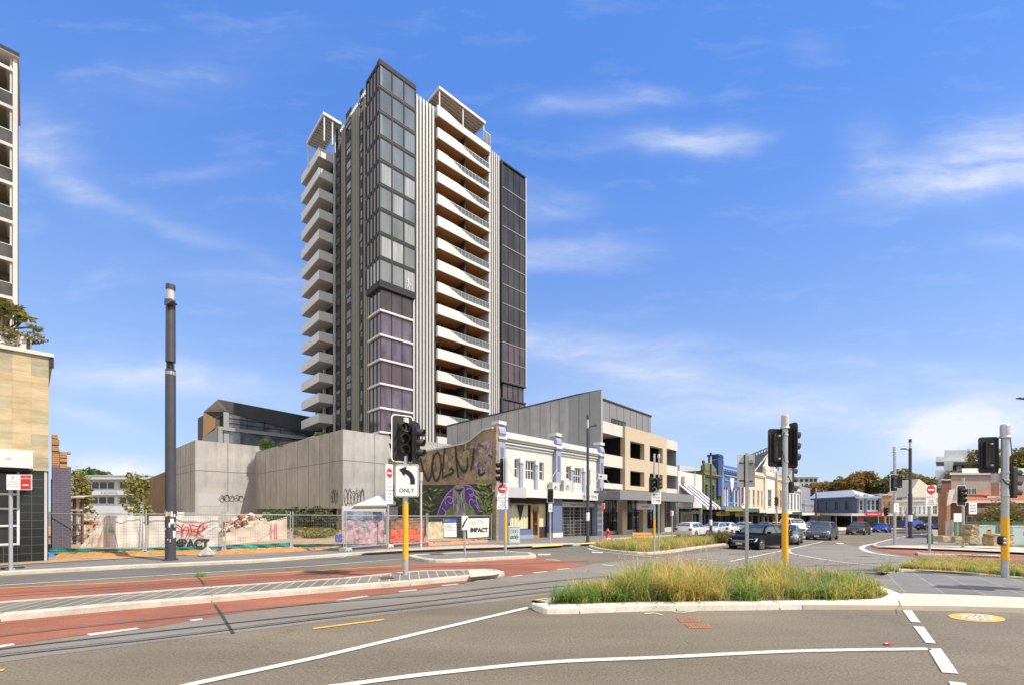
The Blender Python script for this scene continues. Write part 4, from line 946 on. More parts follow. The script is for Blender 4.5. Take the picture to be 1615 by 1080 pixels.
for i in range(16):
    x = rr.uniform(s0+.3, s1-.3); w_ = rr.uniform(.2, .5); z_ = zgt+.1; mb.box(x, x+w_, VF+.8, VF+1.2, z_, z_+rr.uniform(.5, 1.5), rr.choice([DARK2, GRYTR, BRKR, OFFW, TIMB]))
mb.build('window_display', ter)
# awning stays
mb = MB(S)
for a, b, c in ((U0t+.5, 6.0, a0+2.8), (U0t+.8, 6.0, a0+1.2), (up2-.2, 5.6, up2-2.4), (up2+1, 5.8, up2+3.6), (U1t-.5, 5.6, U1t-2.6)): mb.tube([(a, VF-.36, b), (c, va2+.2, 3.65)], .018, GALV, 5)
mb.build('awning_stay', ter)
# brick side wall carrying the mural
vS = sv(616, U0t); zw = lambda v: 8.0 if v < VF+1 else (8.0-(v-VF-1)*.45 if v < VF+3 else 7.2-(v-VF-3)*.03)
mb = MB(S); prof = [(VF-.35, -.1), (vS, -.1)]+[(v, zw(v)) for v in [vS, VF+8, VF+3, VF+2.4, VF+1.6, VF+1, VF]]+[(VF-.35, 8.2)]
mb.prism(prof, U0t-.25, U0t, BRK, 'x'); mb.build('side_wall', ter)
mb = MB(S)
for i in range(6): 
    v0_ = [VF, VF+1, VF+1.6, VF+2.4, VF+3, VF+8, vS][i]; v1_ = [VF, VF+1, VF+1.6, VF+2.4, VF+3, VF+8, vS][i+1]
    mb.add([(U0t-.32, v0_, zw(v0_)), (U0t+.06, v0_, zw(v0_)), (U0t+.06, v1_, zw(v1_)), (U0t-.32, v1_, zw(v1_)), (U0t-.32, v0_, zw(v0_)+.12), (U0t+.06, v0_, zw(v0_)+.12), (U0t+.06, v1_, zw(v1_)+.12), (U0t-.32, v1_, zw(v1_)+.12)], [(0,1,2,3),(4,7,6,5),(0,3,7,4),(1,5,6,2),(0,4,5,1),(2,6,7,3)], GRYTR)
mb.build('wall_capping', ter)
WM = lambda px, py, d=0.: (lambda v: (U0t-.255-d, v, zat(py, dep(px, v))))(sv(px, U0t-.25))
def wpoly(pts, m, d): mb.add([WM(px, py, d) for px, py in pts], [tuple(range(len(pts)))], m)
def wstroke(pts, w, m, d, n=5):
    q = [WM(px, py) for px, py in catmull(pts, n)]; mb.stroke([(p[1], p[2]) for p in q], w, lambda a, b: (U0t-.255-d, a, b), m)
mb = MB(S)
MG = M('mural_green', (.15,.22,.06), .85, var=.5, scale=2.); MD = M('mural_dark_leaf', (.035,.05,.035), .85, var=.7, scale=2.5); MP = M('mural_purple', (.10,.045,.24), .8, var=.25, scale=2)
MK = M('mural_lilac_haze', (.34,.26,.29), .85, var=.45, scale=2.5); MY = M('mural_leaf_yellow', (.34,.42,.06), .8, var=.3, scale=4); MW = M('mural_line_lilac', (.45,.38,.60), .8); MGY = M('mural_fur_grey', (.26,.25,.26), .85, var=.35, scale=5); MBR = M('mural_brown', (.30,.19,.13), .85, var=.25, scale=1.5)
wpoly([(617,758),(660,757),(700,758),(752,756),(776,755),(776,762),(700,764),(617,764)], MBR, .001)
wpoly([(617,764),(700,764),(776,762),(777,860),(700,862),(617,864)], MD, .003)
wpoly([(757,700),(776,690),(776,755),(752,757),(745,740),(752,722)], MK, .001)
hat = [(688,812),(692,800),(697,790),(703,779),(712,769),(722,764.5),(733,763),(742,766),(750,773),(757,784),(761,795),(764,803),(757,806),(752,812)]
wpoly(hat, MP, .006); wpoly([(700,812),(706,803),(716,795),(727,790),(738,793),(746,800),(752,812)], MG, .009)
for pts in ([(690,811),(697,793),(706,778),(718,768)], [(704,797),(702,788),(708,782),(714,786),(712,793),(707,791)], [(697,800),(703,806),(701,812)], [(741,783),(745,778),(751,783),(753,794),(758,803)], [(735,772),(741,769),(747,775),(745,782),(740,778)], [(744,800),(740,791),(744,786),(748,792)], [(728,764),(742,766),(755,781),(763,802),(757,805),(750,795)]): wstroke(pts, .07, MW, .012)
fur = [(715,768),(719,764),(729,763.5),(733,768),(734,785),(735,800),(735,812),(717,812),(715,800),(714,785)]
wpoly(fur, MGY, .014)
rr = random.Random(5)
for i in range(34):
    x = rr.uniform(715, 734); y = rr.uniform(775, 800); wstroke([(x, y), (x+rr.uniform(-1, 1), y+6), (x+rr.uniform(-1, 1), y+12)], rr.uniform(.03, .06), rr.choice([BLKPNT, GRYTR, BLKPNT, MGY]), .018, 3)
wpoly([(717,769),(724,771),(731,768.5),(730,773),(725,776),(719,773)], BLKPNT, .020); wpoly([(722,776),(727,776),(725,780)], BLKPNT, .020)
BC = [M('wall_ochre', (.33,.25,.12), .9, var=.3), M('wall_olive', (.22,.20,.11), .9, var=.3), M('wall_clay', (.38,.25,.16), .9, var=.3), M('wall_soot', (.17,.13,.10), .9, var=.3)]
for i in range(230):
    x = rr.choice([rr.uniform(618, 692), rr.uniform(754, 775), rr.uniform(755, 776)]); y = rr.uniform(763, 812); L = rr.uniform(6, 15); a = rr.uniform(-1.2, 1.2); dx, dy = math.sin(a)*L, -math.cos(a)*L*.7
    if x < 700 and y+dy < 762: continue
    m_ = rr.choice([MG, MY, MD, MG, MD, BC[1], MG]); wpoly([(x, y), (x+dx*.5-dy*.13, y+dy*.5+dx*.13), (x+dx, y+dy), (x+dx*.5+dy*.13, y+dy*.5-dx*.13)], m_, .004+.0001*i if x > 700 else .022+.0001*i)
for i in range(120):
    x = rr.uniform(622, 772); yt_ = 706-(x-676)*.2; y = rr.uniform(yt_+4, 748); wstroke([(x, y), (x+rr.uniform(-2, 2), y+rr.uniform(3, 12))], rr.uniform(.08, .5), rr.choice(BC), .0285+i*.00001, 3)
for i in range(36):
    x = rr.uniform(754, 775); y = rr.uniform(702, 752); wstroke([(x, y), (x+rr.uniform(-4, 4), y+rr.uniform(-5, 7)), (x+rr.uniform(-5, 5), y+rr.uniform(-6, 8))], rr.uniform(.05, .16), rr.choice([MP, MW, BC[0], BC[2], MY]), .029+i*.00001, 3)
for (x0_, pts) in ((0, [(664,722),(666,735),(671,749),(675,757),(680,749),(682,730),(684,715)]), (0, [(690,712),(684,722),(683,745),(687,757),(693,752),(696,735),(694,718),(690,712)]), (0, [(702,703),(700,725),(698,753)]), (0, [(698,753),(706,749),(715,744),(712,738),(709,743)]), (0, [(718,700),(720,722),(723,753)]), (0, [(720,722),(730,742),(737,738),(738,720)]), (0, [(748,706),(746,725),(743,742)]), (0, [(756,738),(757,748),(766,745)])): wstroke(pts, .24, M('spray_lettering', (.035,.03,.028), .8), .030)
wpoly([(716,702),(742,696),(744,708),(722,712)], M('soot_smear', (.16,.12,.09), .9, var=.4), .002)
mb.build('wall_mural', ter)
# grey canopy and low wall left of the brick wall
can = sthing('white_canopy_shed', 'low grey shed with a white pitched canopy against the brick side wall', 'shed', su(560, 36), 36, .14)
mb = MB(S); c = lambda px, py, v: (su(px, v), v, zat(py, dep(px, v)))
mb.add([c(557,796.5,34.5), c(624,795.5,34.5), c(628,776,37), c(607,776.5,37)], [(0,1,2,3)], WHITE); mb.add([c(557,797.5,34.5), c(624,796.5,34.5), c(628,777,37), c(607,777.5,37)], [(3,2,1,0)], WHITE); mb.build('canopy_roof', can)
mb = MB(S); a, b = su(541, 34.6), su(640, 34.6); mb.box(a, b, 34.7, 34.9, .0, zat(797.5, dep(560, 34.6)), GRYTR); mb.build('shed_wall', can)
# ------------------------------------------------------------------ shops further along the street
def colm(c): 
    return M('render_%02d_%02d_%02d' % tuple(int(x*99) for x in c), sc(c, .88), .75, var=.06, scale=.7, streak=.5)
def shop(label, px0, px1, ytop, wall, trim, wins=(), cornice=.35, piers=True, aw=None, awm=None, ground=DARK2, sign=None, depth=12, ped=None, cat='shop', base_awn=True, roof=None):
    u0, u1 = su(px0, VF), su(px1, VF); zt = zv(px0, ytop, VF); g0 = gu(u0)-.3
    o = sthing('shop_building', label, cat, u0, VF, None, 'old shopfront buildings along the street')
    zaw_ = gu((u0+u1)/2)+3.9
    ops = [(u0+(u1-u0)*a, u0+(u1-u0)*b, zaw_+(zt-zaw_)*c, zaw_+(zt-zaw_)*d) for a, b, c, d in wins]
    mb = MB(S); wallop(mb, u0, u1-.02, zaw_-.6, zt, ops, VF, wall, .25)
    mb.box(u0, u0+.2, VF+.01, VF+depth, g0, zt-.02, roof or wall); mb.box(u1-.2, u1-.02, VF+.01, VF+depth, g0-1, zt-.02, roof or wall); mb.box(u0+.2, u1-.2, VF+1, VF+depth, zt-1.2, zt-1, GRYTR); mb.build('front_wall', o)
    for w in ops:
        n_ = max(1, round((w[1]-w[0])/1.)); window(o, S, w[0]+.01, w[1]-.01, w[2]+.01, w[3]-.01, VF+.12, trim, GLD, n_, 2, .09)
    mb = MB(S)
    if cornice:
        mb.box(u0-.02, u1-.04, VF-.35, VF+.1, zt-.55, zt-.3, trim); mb.box(u0, u1-.06, VF-.18, VF-.005, zt-.8, zt-.55, trim); mb.box(u0-.01, u1-.05, VF-.12, VF+.25, zt-.3, zt+.12, wall)
        for i in range(int((u1-u0)/1.2)): mb.box(u0+.4+i*1.2, u0+.65+i*1.2, VF-.3, VF-.185, zt-.8, zt-.56, trim)
    if piers:
        for u in (u0+.02, u1-.5): mb.box(u, u+.42, VF-.25, VF-.003, zaw_, zt-.56, trim); mb.box(u-.05, u+.47, VF-.38, VF+.2, zt+.121, zt+.75, trim); mb.lathe([(.0, .75), (.22, .6), (.25, .35), (.12, .1), (.2, 0)], wall, 8, (u+.21, VF-.1, zt+.75))
    for w in ops: mb.box(w[0]-.12, w[1]+.12, VF-.1, VF-.004, w[3]+.02, w[3]+.2, trim); mb.box(w[0]-.1, w[1]+.1, VF-.12, VF-.004, w[2]-.15, w[2]-.02, trim)
    if ped:
        a, b, h, m = ped; c = (a+b)/2; U = lambda s: u0+(u1-u0)*s; pr = [(U(a), zt+.13)]
        for i in range(13): t = i/12; pr.append((U(a)+(U(b)-U(a))*t, zt+.13+h*(.35+.65*math.sin(math.pi*t)**1.5)))
        pr.append((U(b), zt+.13)); mb.prism(pr, VF-.1, VF+.3, m, 'y')
    if mb.v: mb.build('cornice', o)
    vA = 19.5; ua, ub = u0+.02, u1-.05; am = awm or trim
    if base_awn:
        mb = MB(S); mb.box(ua, ub, vA, vA+.1, zaw_-.95, zaw_-.35, am); mb.box(ua, ub, vA+.1, VF-.01, zaw_-.65, zaw_-.52, GRYTR); mb.build('awning', o)
    mb = MB(S); mb.box(ua, ub, VF+.5, VF+.6, g0-.5, zaw_-.6, GLS if ground is DARK2 else ground)
    for i in range(int((u1-u0)/1.6)+1): x = ua+i*1.6; mb.box(x, x+.12, VF+.3, VF+.49, g0-.5, zaw_-.6, DARK2 if i % 3 else wall)
    mb.box(ua, ub, VF+.3, VF+.49, g0-.5, g0+.7, DARK2 if (px0 % 2) else BRKR); mb.box(ua, ub, VF+.25, VF+.3, zaw_-1.45, zaw_-1.0, M('fascia_dark', (.05,.06,.05), .6) if ground is DARK2 else trim); mb.build('shopfront', o)
    if sign:
        mb = MB(S); txt, sm, tm = sign; c = (ua+ub)/2; w_ = min(6., (ub-ua)*.7); mb.box(c-w_/2, c+w_/2, vA+1.5, vA+1.6, zaw_-1.6, zaw_-1.0, sm); mb.text(txt, lambda a, b: (c+a, vA+1.49, zaw_-1.45+b), tm, .34, w_/5.2 if False else None); mb.build('shop_sign', o)
    return o, u0, u1, zt, zaw_
o, u0, u1, zt, za = shop('plain white two-storey shop with a striped metal awning, beside the beige building', 1069.5, 1107.5, 742, colm((.68,.67,.64)), WHITE, cornice=0, piers=False, base_awn=False)
mb = MB(S); N = 7
ua, ub = u0+.4, su(1134, 19.4)
for i in range(N):
    a = ua+(ub-ua)*i/N; b = ua+(ub-ua)*(i+1)/N; m_ = M('awning_stripe_dark', (.035,.035,.06), .6) if i % 2 else M('awning_stripe_pale', (.62,.60,.66), .5)
    mb.add([(a, VF-.02, za+2.3), (b, VF-.02, za+2.3), (b, 19.2, za-.6), (a, 19.2, za-.6), (b, 19.2, za-.85), (a, 19.2, za-.85)], [(0,1,2,3),(3,2,4,5)], m_)
mb.build('striped_awning', o)
mb = MB(S)
for x in (ua, ub-.1): mb.tube([(x, VF, za-.7), (x, 19.25, za-.7), (x, VF-.1, za+2.2)], .06, WHITE, 6)
mb.box(u0+1, u0+5, VF-.02, VF+.2, gu(u0)-.3, za-1.2, M('roller_door', (.30,.26,.20), .6)); mb.build('awning_frame', o)
tagwall(o, 'graffiti_tag', lambda a, y, b: S(u0+1.3+a, VF-.04, gu(u0)+.8+b), 3.2, 1.6, M('tag_grey', (.05,.05,.05), .8), 21, 4, .09)
mb = MB(S); mb.box(u0+1.0, u0+2.0, VF-.45, VF-.05, za+2.6, za+3.4, OFFW); mb.tube([(u0+5.5, VF-.1, za+2.3), (u0+5.5, VF-.1, za+4.6)], .05, GALV, 6); mb.build('wall_fan_unit', o)
mb = MB(S); v9 = VF+5; mb.box(su(1072, v9), su(1108, v9), v9, v9+8, 5, zat(738, dep(1100, v9)), colm((.60,.60,.58))); mb.build('rear_storey', o)
GRN = colm((.085,.11,.04)); GRN2 = colm((.15,.17,.07))
shop('moss green two-storey shop with a curved parapet beside the blue one', 1107.5, 1137, 741, GRN, GRN2, ((.14,.26,.12,.6), (.5,.62,.12,.6), (.74,.86,.12,.6)), ped=(.05, .7, 1.2, GRN2), awm=colm((.22,.24,.08)), sign=('STOPPERS', M('sign_yellow', (.55,.38,.05), .6), SIGK))
BLU = colm((.05,.14,.40)); BLP = colm((.26,.36,.58))
o, u0, u1, zt, za = shop('bright blue shop with white painted columns and a tall dark blue chimney block', 1137, 1166, 733, BLU, BLP, ((.30,.40,.1,.42), (.48,.58,.1,.42), (.74,.86,.1,.42), (.2,.9,.66,.76)), depth=2, awm=colm((.07,.10,.07)), sign=('ESTORIA', M('sign_yellow', (.55,.38,.05), .6), SIGK))
mb = MB(S); uq = su(1133, VF-.3); mb.box(uq, uq+1.6, VF-.3, VF+1.2, za+1.5, zt+1.2, colm((.02,.06,.22))); mb.box(uq-.2, uq+1.8, VF-.4, VF+1.3, zt+1.2, zt+1.5, colm((.02,.06,.22))); mb.build('chimney', o)
mb = MB(S); cu = (u0+u1)/2+.3; mb.prism([(cu-1.0, za+4.6), (cu+1.0, za+4.6), (cu+.7, za+3.2), (cu, za+2.3), (cu-.7, za+3.2)], VF-.16, VF-.01, WHITE, 'y')
for x in (u0+1.2, u0+2.5, u1-3.4, u1-1.6): mb.box(x, x+.35, VF-.2, VF-.01, za, za+2.7, WHITE); mb.box(x-.1, x+.45, VF-.26, VF-.01, za+2.7, za+2.95, SIGR)
mb.box(u0+.3, u1-.3, VF-.15, VF-.01, za+5.2, za+5.4, colm((.03,.08,.28))); mb.build('painted_ornament', o)
o, u0, u1, zt, za = shop('narrow pink and white shop with a red side stripe next to the bright blue one', 1166, 1178, 746, colm((.74,.70,.66)), colm((.60,.12,.14)), ((.3,.6,.1,.6),), awm=OFFW)
o, u0, u1, zt, za = shop('cream double-fronted shop with arched windows next to the ornate gable', 1178, 1205.5, 741, colm((.62,.55,.41)), colm((.66,.62,.54)), ((.08,.16,.08,.5), (.32,.42,.08,.5), (.58,.68,.08,.5), (.80,.88,.08,.5)), awm=OFFW, sign=('AURORA', DARK2, OFFW))
o, u0, u1, zt, za = shop('white shop with an ornate tall stepped gable', 1205.5, 1223, 745, colm((.66,.64,.58)), colm((.54,.50,.44)), ((.3,.62,.08,.55),), ped=(.0, 1., 3.6, colm((.78,.75,.68))), awm=WHITE)
mb = MB(S); uc = (u0+u1)/2
mb.lathe([(.0, 1.2), (.35, 1.0), (.4, .6), (.2, .3), (.3, 0)], colm((.78,.75,.68)), 8, (uc, VF, zt+3.6)); mb.prism([(uc-1.2, zt+.6), (uc+1.2, zt+.6), (uc, zt+2.8)], VF-.2, VF-.11, colm((.5,.45,.4)), 'y')
for s in (-1, 1): mb.tube([(uc+s*2.6, VF-.15, zt+.4), (uc+s*1.9, VF-.15, zt+1.6), (uc+s*1.2, VF-.15, zt+2.6), (uc+s*.4, VF-.15, zt+3.6)], .16, colm((.82,.8,.74)), 6)
mb.build('gable_ornament', o)
shop('orange and cream shop with a salmon parapet, right of the ornate gable', 1223, 1240, 751, colm((.72,.42,.20)), colm((.76,.68,.48)), ((.12,.26,.08,.62), (.40,.54,.08,.62), (.72,.86,.08,.62)), ped=(.05, .95, .5, colm((.55,.20,.12))), awm=DARK2)
shop('white arcaded shop with slim arched windows, behind the middle signal pole', 1240, 1262, 768, colm((.66,.65,.62)), colm((.48,.48,.48)), ((.08,.2,.08,.75), (.3,.42,.08,.75), (.54,.66,.08,.75), (.78,.9,.08,.75)), awm=OFFW)
o, u0, u1, zt, za = shop('grey metal-clad building with a steel lattice screen at the end of the row', 1262, 1278, 766, colm((.27,.29,.36)), colm((.30,.31,.34)), (), cornice=0, piers=False, awm=M('rust_fascia', (.42,.16,.06), .7))
mb = MB(S)
for i in range(9):
    a = u0+.5+(u1-u0-1)*i/9; b = u0+.5+(u1-u0-1)*(i+1)/9; mb.tube([(a, VF-.9, za-.2), (b, VF-.9, za+3.2)], .09, GALV, 5); mb.tube([(b, VF-.9, za-.2), (a, VF-.9, za+3.2)], .09, GALV, 5)
mb.tube([(u0+.4, VF-.9, za+3.2), (u1-.5, VF-.9, za+3.2)], .1, GALV, 5); mb.build('lattice_screen', o)
# dark steel roof frame behind the cream shops
vz = VF+10; fr_ = sthing('steel_roof_frame', 'dark steel lattice roof frame rising behind the cream shops', 'roof frame', su(1190, vz), vz)
mb = MB(S); pts = []
def PV(px, py): return (su(px, vz), vz, zat(py, dep(px, vz)))
for i in range(12):
    x = 1178+(1226-1178)*i/11; yt = 720-(x-1178)*.42; mb.tube([PV(x, yt), PV(x+1.5, 742)], .13, DARK2, 5)
for k in range(4): mb.tube([PV(1176, 720+k*7), PV(1226, 699+k*9)], .16, DARK2, 5)
mb.tube([PV(1190, 742), PV(1218, 706)], .22, GRYTR, 5); mb.tube([PV(1180, 722), PV(1206, 742)], .14, DARK2, 5)
mb.add([PV(1180, 722), PV(1226, 704), PV(1226, 745), PV(1180, 745)], [(0, 1, 2, 3)], DARK); mb.build('roof_truss', fr_)
# ------------------------------------------------------------------ corner building at the end (own frame) and shops facing us
ca = -.1; CE = (85.4, 110.)
def C2(a, b, z): c, s_ = math.cos(ca), math.sin(ca); return (CE[0]+a*c-b*s_, CE[1]+a*s_+b*c, z)
gB = gz(*CE)
def cthing(name, label, cat, a, b, group=None):
    x, y, z = C2(a, b, gB); return thing(name, label, cat, (x, y, z), ca, group)
def CXP(px, b=0.):
    k = (px-CX)/F; c, s_ = math.cos(ca), math.sin(ca); return (k*(CE[1]+b*c)-CE[0]+b*s_)/(c-k*s_)
def CZ(px, py, b=0.): x, y, z = C2(CXP(px, b), b, 0); return zat(py, y)
cb = cthing('corner_building', 'two-storey slate blue and pale blue corner building with a white awning', 'building', 0, 0)
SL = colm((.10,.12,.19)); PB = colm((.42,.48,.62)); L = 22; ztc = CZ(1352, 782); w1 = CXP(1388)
Qm = lambda a, y, z: C2(y, -a, z)                       # west face: local x runs back
mb = MB(lambda a, y, z: C2(y, L-a, z)); ops = [(x, x+1.5, gB+4.4+.0, gB+6.7) for x in (1.5, 5.4, 9.3, 13.2, 17.5)]
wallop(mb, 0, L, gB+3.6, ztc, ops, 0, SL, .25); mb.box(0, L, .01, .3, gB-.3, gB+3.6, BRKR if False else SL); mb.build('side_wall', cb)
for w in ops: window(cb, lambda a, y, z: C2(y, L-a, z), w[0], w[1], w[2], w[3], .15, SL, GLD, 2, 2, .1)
f2 = lambda a, y, z: C2(a, y, z)
mb = MB(f2); ops = [(w1*k, w1*k+.75, gB+4.4, gB+6.9) for k in (.14, .46, .64, .82)]
wallop(mb, 0, w1, gB+3.6, ztc, ops, 0, PB, .25); mb.box(0, w1, .01, .3, gB-.3, gB+3.6, DARK2); mb.box(w1-.3, w1, .3, L, gB-.3, ztc, PB); mb.build('front_wall', cb)
for w in ops: window(cb, f2, w[0], w[1], w[2], w[3], .15, WHITE, GLD, 1, 2, .08)
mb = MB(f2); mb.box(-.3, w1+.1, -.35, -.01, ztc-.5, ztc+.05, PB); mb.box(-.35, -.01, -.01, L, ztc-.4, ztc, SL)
for x in (0, w1*.33, w1-.4): mb.box(x, x+.4, -.25, -.005, gB+3.6, ztc-.5, SL)
for x in (-.2, w1*.33, w1-.4): mb.box(x, x+.7, -.4, .3, ztc+.05, ztc+.5, PB)
mb.build('cornice', cb)
mb = MB(f2); h = CZ(1330, 773, 6)-ztc
mb.add([(.3, .3, ztc-.1), (w1-.2, .3, ztc-.1), (w1-.2, L, ztc-.1), (.3, L, ztc-.1), (w1*.5, 6, ztc+1.9), (w1*.5, L, ztc+1.9)], [(0, 1, 4), (1, 2, 5, 4), (3, 0, 4, 5), (2, 3, 5)], M('pale_iron_roof', (.55,.58,.60), .4, .2)); mb.build('roof', cb)
mb = MB(f2); mb.box(-3.2, w1+1, -3.2, -.3, gB+3.0, gB+3.6, WHITE); mb.box(-3.2, -.36, -.3, L, gB+3.0, gB+3.6, OFFW); mb.box(-.0, 3.6, -3.3, -3.21, gB+2.9, gB+4.0, SIGR); mb.text('PHARMACY', lambda a, b: (1.8+a, -3.32, gB+3.2+b), SIGW, .4, None)
for y in (-3, 3, 9, 15, 21): mb.cyl(-3.0, y, gB, gB+3, .09, GALV, 6)
for x in (3, w1): mb.cyl(x, -3.0, gB, gB+3, .09, GALV, 6)
mb.build('awning', cb)
mb = MB(f2); mb.box(.2, 1.6, -.1, -.01, gB, gB+2.6, SIGR); mb.box(1.7, 4.3, -.1, -.01, gB, gB+2.8, GLS); mb.box(4.4, w1, -.1, -.01, gB, gB+2.8, GLS); mb.box(-.1, -.01, 1, 8, gB, gB+2.8, GLS); mb.box(-.1, -.02, 10, L-1, gB+.7, gB+2.8, GLS); mb.build('shopfront', cb)
def back(label, px0, px1, ytop, d, wall, n=2, aw=WHITE, roof=None, peak=0., cat='shop', ybase=None, winz=(.45, .78)):
    a0, a1 = CXP(px0, d), CXP(px1, d); zt_b = CZ(px0, ytop, d); o = cthing('street_end_building', label, cat, a0, d, 'buildings across the end of the street')
    mb = MB(f2); H = zt_b-gB; ops = [(a0+(a1-a0)*(i+.25)/n, a0+(a1-a0)*(i+.75)/n, gB+H*winz[0], gB+H*winz[1]) for i in range(n)]
    wallop(mb, a0, a1-.05, gB-.5, zt_b, ops, d, wall, .2); mb.box(a0, a0+.2, d+.01, d+9, gB-.5, zt_b-.02, wall); mb.box(a1-.25, a1-.05, d+.01, d+9, gB-.5, zt_b-.02, wall)
    mb.box(a0-.05, a1, d-.25, d-.01, zt_b-.4, zt_b-.1, OFFW); mb.build('front_wall', o)
    for w in ops: window(o, f2, w[0], w[1], w[2], w[3], d+.1, WHITE, GLD, 2, 2, .1)
    mb = MB(f2); rm_ = roof or GRYTR
    mb.add([(a0-.2, d, zt_b-.05), (a1+.1, d, zt_b-.05), (a1+.1, d+9, zt_b-.05), (a0-.2, d+9, zt_b-.05), ((a0+a1)/2, d+2, zt_b+peak+.1), ((a0+a1)/2, d+9, zt_b+peak+.1)], [(0, 1, 4), (1, 2, 5, 4), (3, 0, 4, 5), (2, 3, 5)], rm_); mb.build('roof', o)
    if aw:
        mb = MB(f2); mb.box(a0, a1-.05, d-3, d-.3, gB+3.0, gB+3.5, aw); mb.build('awning', o); mb = MB(f2); mb.box(a0+.2, a1-.25, d-.1, d-.01, gB-.3, gB+2.9, GLS); mb.build('shopfront', o)
    return o
back('orange brick building with a stepped parapet right of the pale blue corner', 1390, 1408, 778, 1, BRKO, 2)
back('brick house with a pale pyramid roof behind the white shops', 1432, 1486, 783, 14, colm((.42,.25,.17)), 3, None, M('pale_tile_roof', (.50,.46,.36), .7), 5.0, 'house')
back('cream two-storey shop with red windows left of the tall lamp', 1409, 1424, 789, 0, colm((.66,.58,.46)), 2)
back('white fronted shop with small square windows behind the tall lamp', 1424, 1447, 788, 0, colm((.72,.64,.52)), 3)
back('pale grey shop with three arched windows', 1447, 1468, 788, 0, colm((.68,.70,.74)), 3)
back('cream rendered shop with two wide windows at the far right end', 1468, 1496, 783, 0, colm((.78,.76,.64)), 2)
# ------------------------------------------------------------------ right: brick house, grey block and hill buildings
def H3(Y): return lambda px, py: (xw(px, Y), Y, zat(py, Y))
ho = thing('brick_house', 'red brick house with an orange terracotta tiled roof behind the green fence', 'house', (xw(1560, 46), 46, -.6), 0)
KH = lambda x, y, z: (x+(y-46)*.98, y, z)
Yh = 46; X0, X1 = xw(1498, Yh), xw(1700, Yh); ze_ = zat(788, Yh)
mb = MB(KH); mb.box(X0, X1, Yh, Yh+8, -1, ze_, BRKR); mb.build('wall', ho)
mb = MB(KH); zr_ = zat(774, Yh+5)
mb.add([(X0-.6, Yh-.7, ze_-.1), (X1, Yh-.7, ze_-.1), (X1, Yh+5, zr_), (X0+4.2, Yh+5, zr_), (X0-.6, Yh+9, ze_-.1), (X1, Yh+10, ze_-.1)], [(0, 1, 2, 3), (0, 3, 4), (3, 2, 5, 4)], TILE_O)
mb.box(X0-.6, X1, Yh-.75, Yh-.68, ze_-.3, ze_-.08, OFFW); mb.build('roof', ho)
mb = MB(lambda x, y, z: (x+(y-47)*1.09, y, z)); cx_ = xw(1569, Yh+1); mb.box(cx_-.45, cx_+.45, Yh+1, Yh+2.0, 1.5, zat(744, Yh+1), BRKR); mb.box(cx_-.8, cx_+.8, Yh+.8, Yh+2.2, zat(784, Yh), zat(781, Yh), OFFW); mb.build('chimney', ho)
window(ho, lambda x, y, z: (x, y, z), xw(1523, Yh), xw(1532, Yh), -.3, 1.6, Yh-.1, WHITE, GLD, 1, 2)
mb = MB(); mb.prism([(xw(1545, Yh-2), 1.9), (xw(1566, Yh-2), 1.9), (xw(1566, Yh-2), 2.4), (xw(1545, Yh-2), 2.4)], Yh-3, Yh-1, M('porch_cream', (.55,.50,.25), .7), 'y'); mb.box(xw(1546, Yh-2), xw(1547.5, Yh-2), Yh-3, Yh-2.9, -.6, 1.9, DARK2); mb.box(xw(1557, Yh-2), xw(1558.5, Yh-2), Yh-3, Yh-2.9, -.6, 1.9, DARK2); mb.build('porch', ho)
mb = MB(); P3_ = H3(44); mb.add([P3_(1497,772), P3_(1507,770), P3_(1500,794), P3_(1493,797), (xw(1497,44), 44.5, zat(772,44))], [(0, 1, 2, 3)], WHITE); mb.box(xw(1493, 44.6), xw(1499, 44.6), 44.6, 45.5, -1, zat(776, 45), BRKO); mb.build('gable_end', ho)
pk = thing('pink_rendered_building', 'pinkish grey rendered building above the orange tiled roof', 'building', (xw(1500, 62), 62, -1), 0)
Yp = 62; KP = lambda x, y, z: (x+(y-62)*1., y, z); mb = MB(KP); a, b = xw(1500, Yp), xw(1660, Yp); PKM = colm((.42,.33,.29))
mb.box(a, b, Yp, Yp+12, -1.5, zat(748, Yp), PKM); mb.box(a-.2, b, Yp-.3, Yp+.0, zat(748, Yp)-.02, zat(745, Yp), OFFW); mb.build('wall', pk)
mb = MB(KP); mb.add([(xw(1518, Yp), Yp-.1, zat(746, Yp)), (b, Yp-.1, zat(743, Yp)), (b, Yp+8, zat(738, Yp+8)), (xw(1518, Yp), Yp+8, zat(738, Yp+8)), (xw(1518, Yp), Yp+8, zat(750, Yp))], [(0, 1, 2, 3), (0, 3, 4)], M('pale_green_roof', (.50,.55,.48), .6)); mb.build('roof', pk)
I3 = lambda x, y, z: (x, y, z)
for a_, b_ in ((1523, 1530), (1531, 1539), (1575, 1583)): window(pk, I3, xw(a_, Yp), xw(b_, Yp), zat(779, Yp), zat(769, Yp), Yp-.12, WHITE, GLD, 2, 1)
rb = thing('brown_brick_building', 'narrow brown brick building behind the cream shop', 'building', (xw(1485, 80), 80, -1.5), 0)
mb = MB(lambda x, y, z: (x+(y-80)*.97, y, z)); mb.box(xw(1485, 80), xw(1503, 80), 80, 88, -2, zat(757, 80), BRKR); mb.box(xw(1484, 80), xw(1504, 80), 79.8, 88, zat(757, 80), zat(755, 80), OFFW); mb.build('wall', rb)
hb = thing('stepped_apartment_block', 'pale grey stepped modern apartment block on the hill at right', 'apartment building', (xw(1500, 150), 150, 0), 0)
Yb = 150; HG = colm((.42,.45,.48)); KB = lambda x, y, z: (x+(y-150)*.97, y, z)
mb = MB(KB)
def hbx(a, b, t, bo, d0, d1, m): mb.f = lambda x, y, z: (x+(y-150-d0)*.97, y, z); mb.box(xw(a, Yb), xw(b, Yb), Yb+d0, Yb+d1, zat(bo, Yb), zat(t, Yb), m)
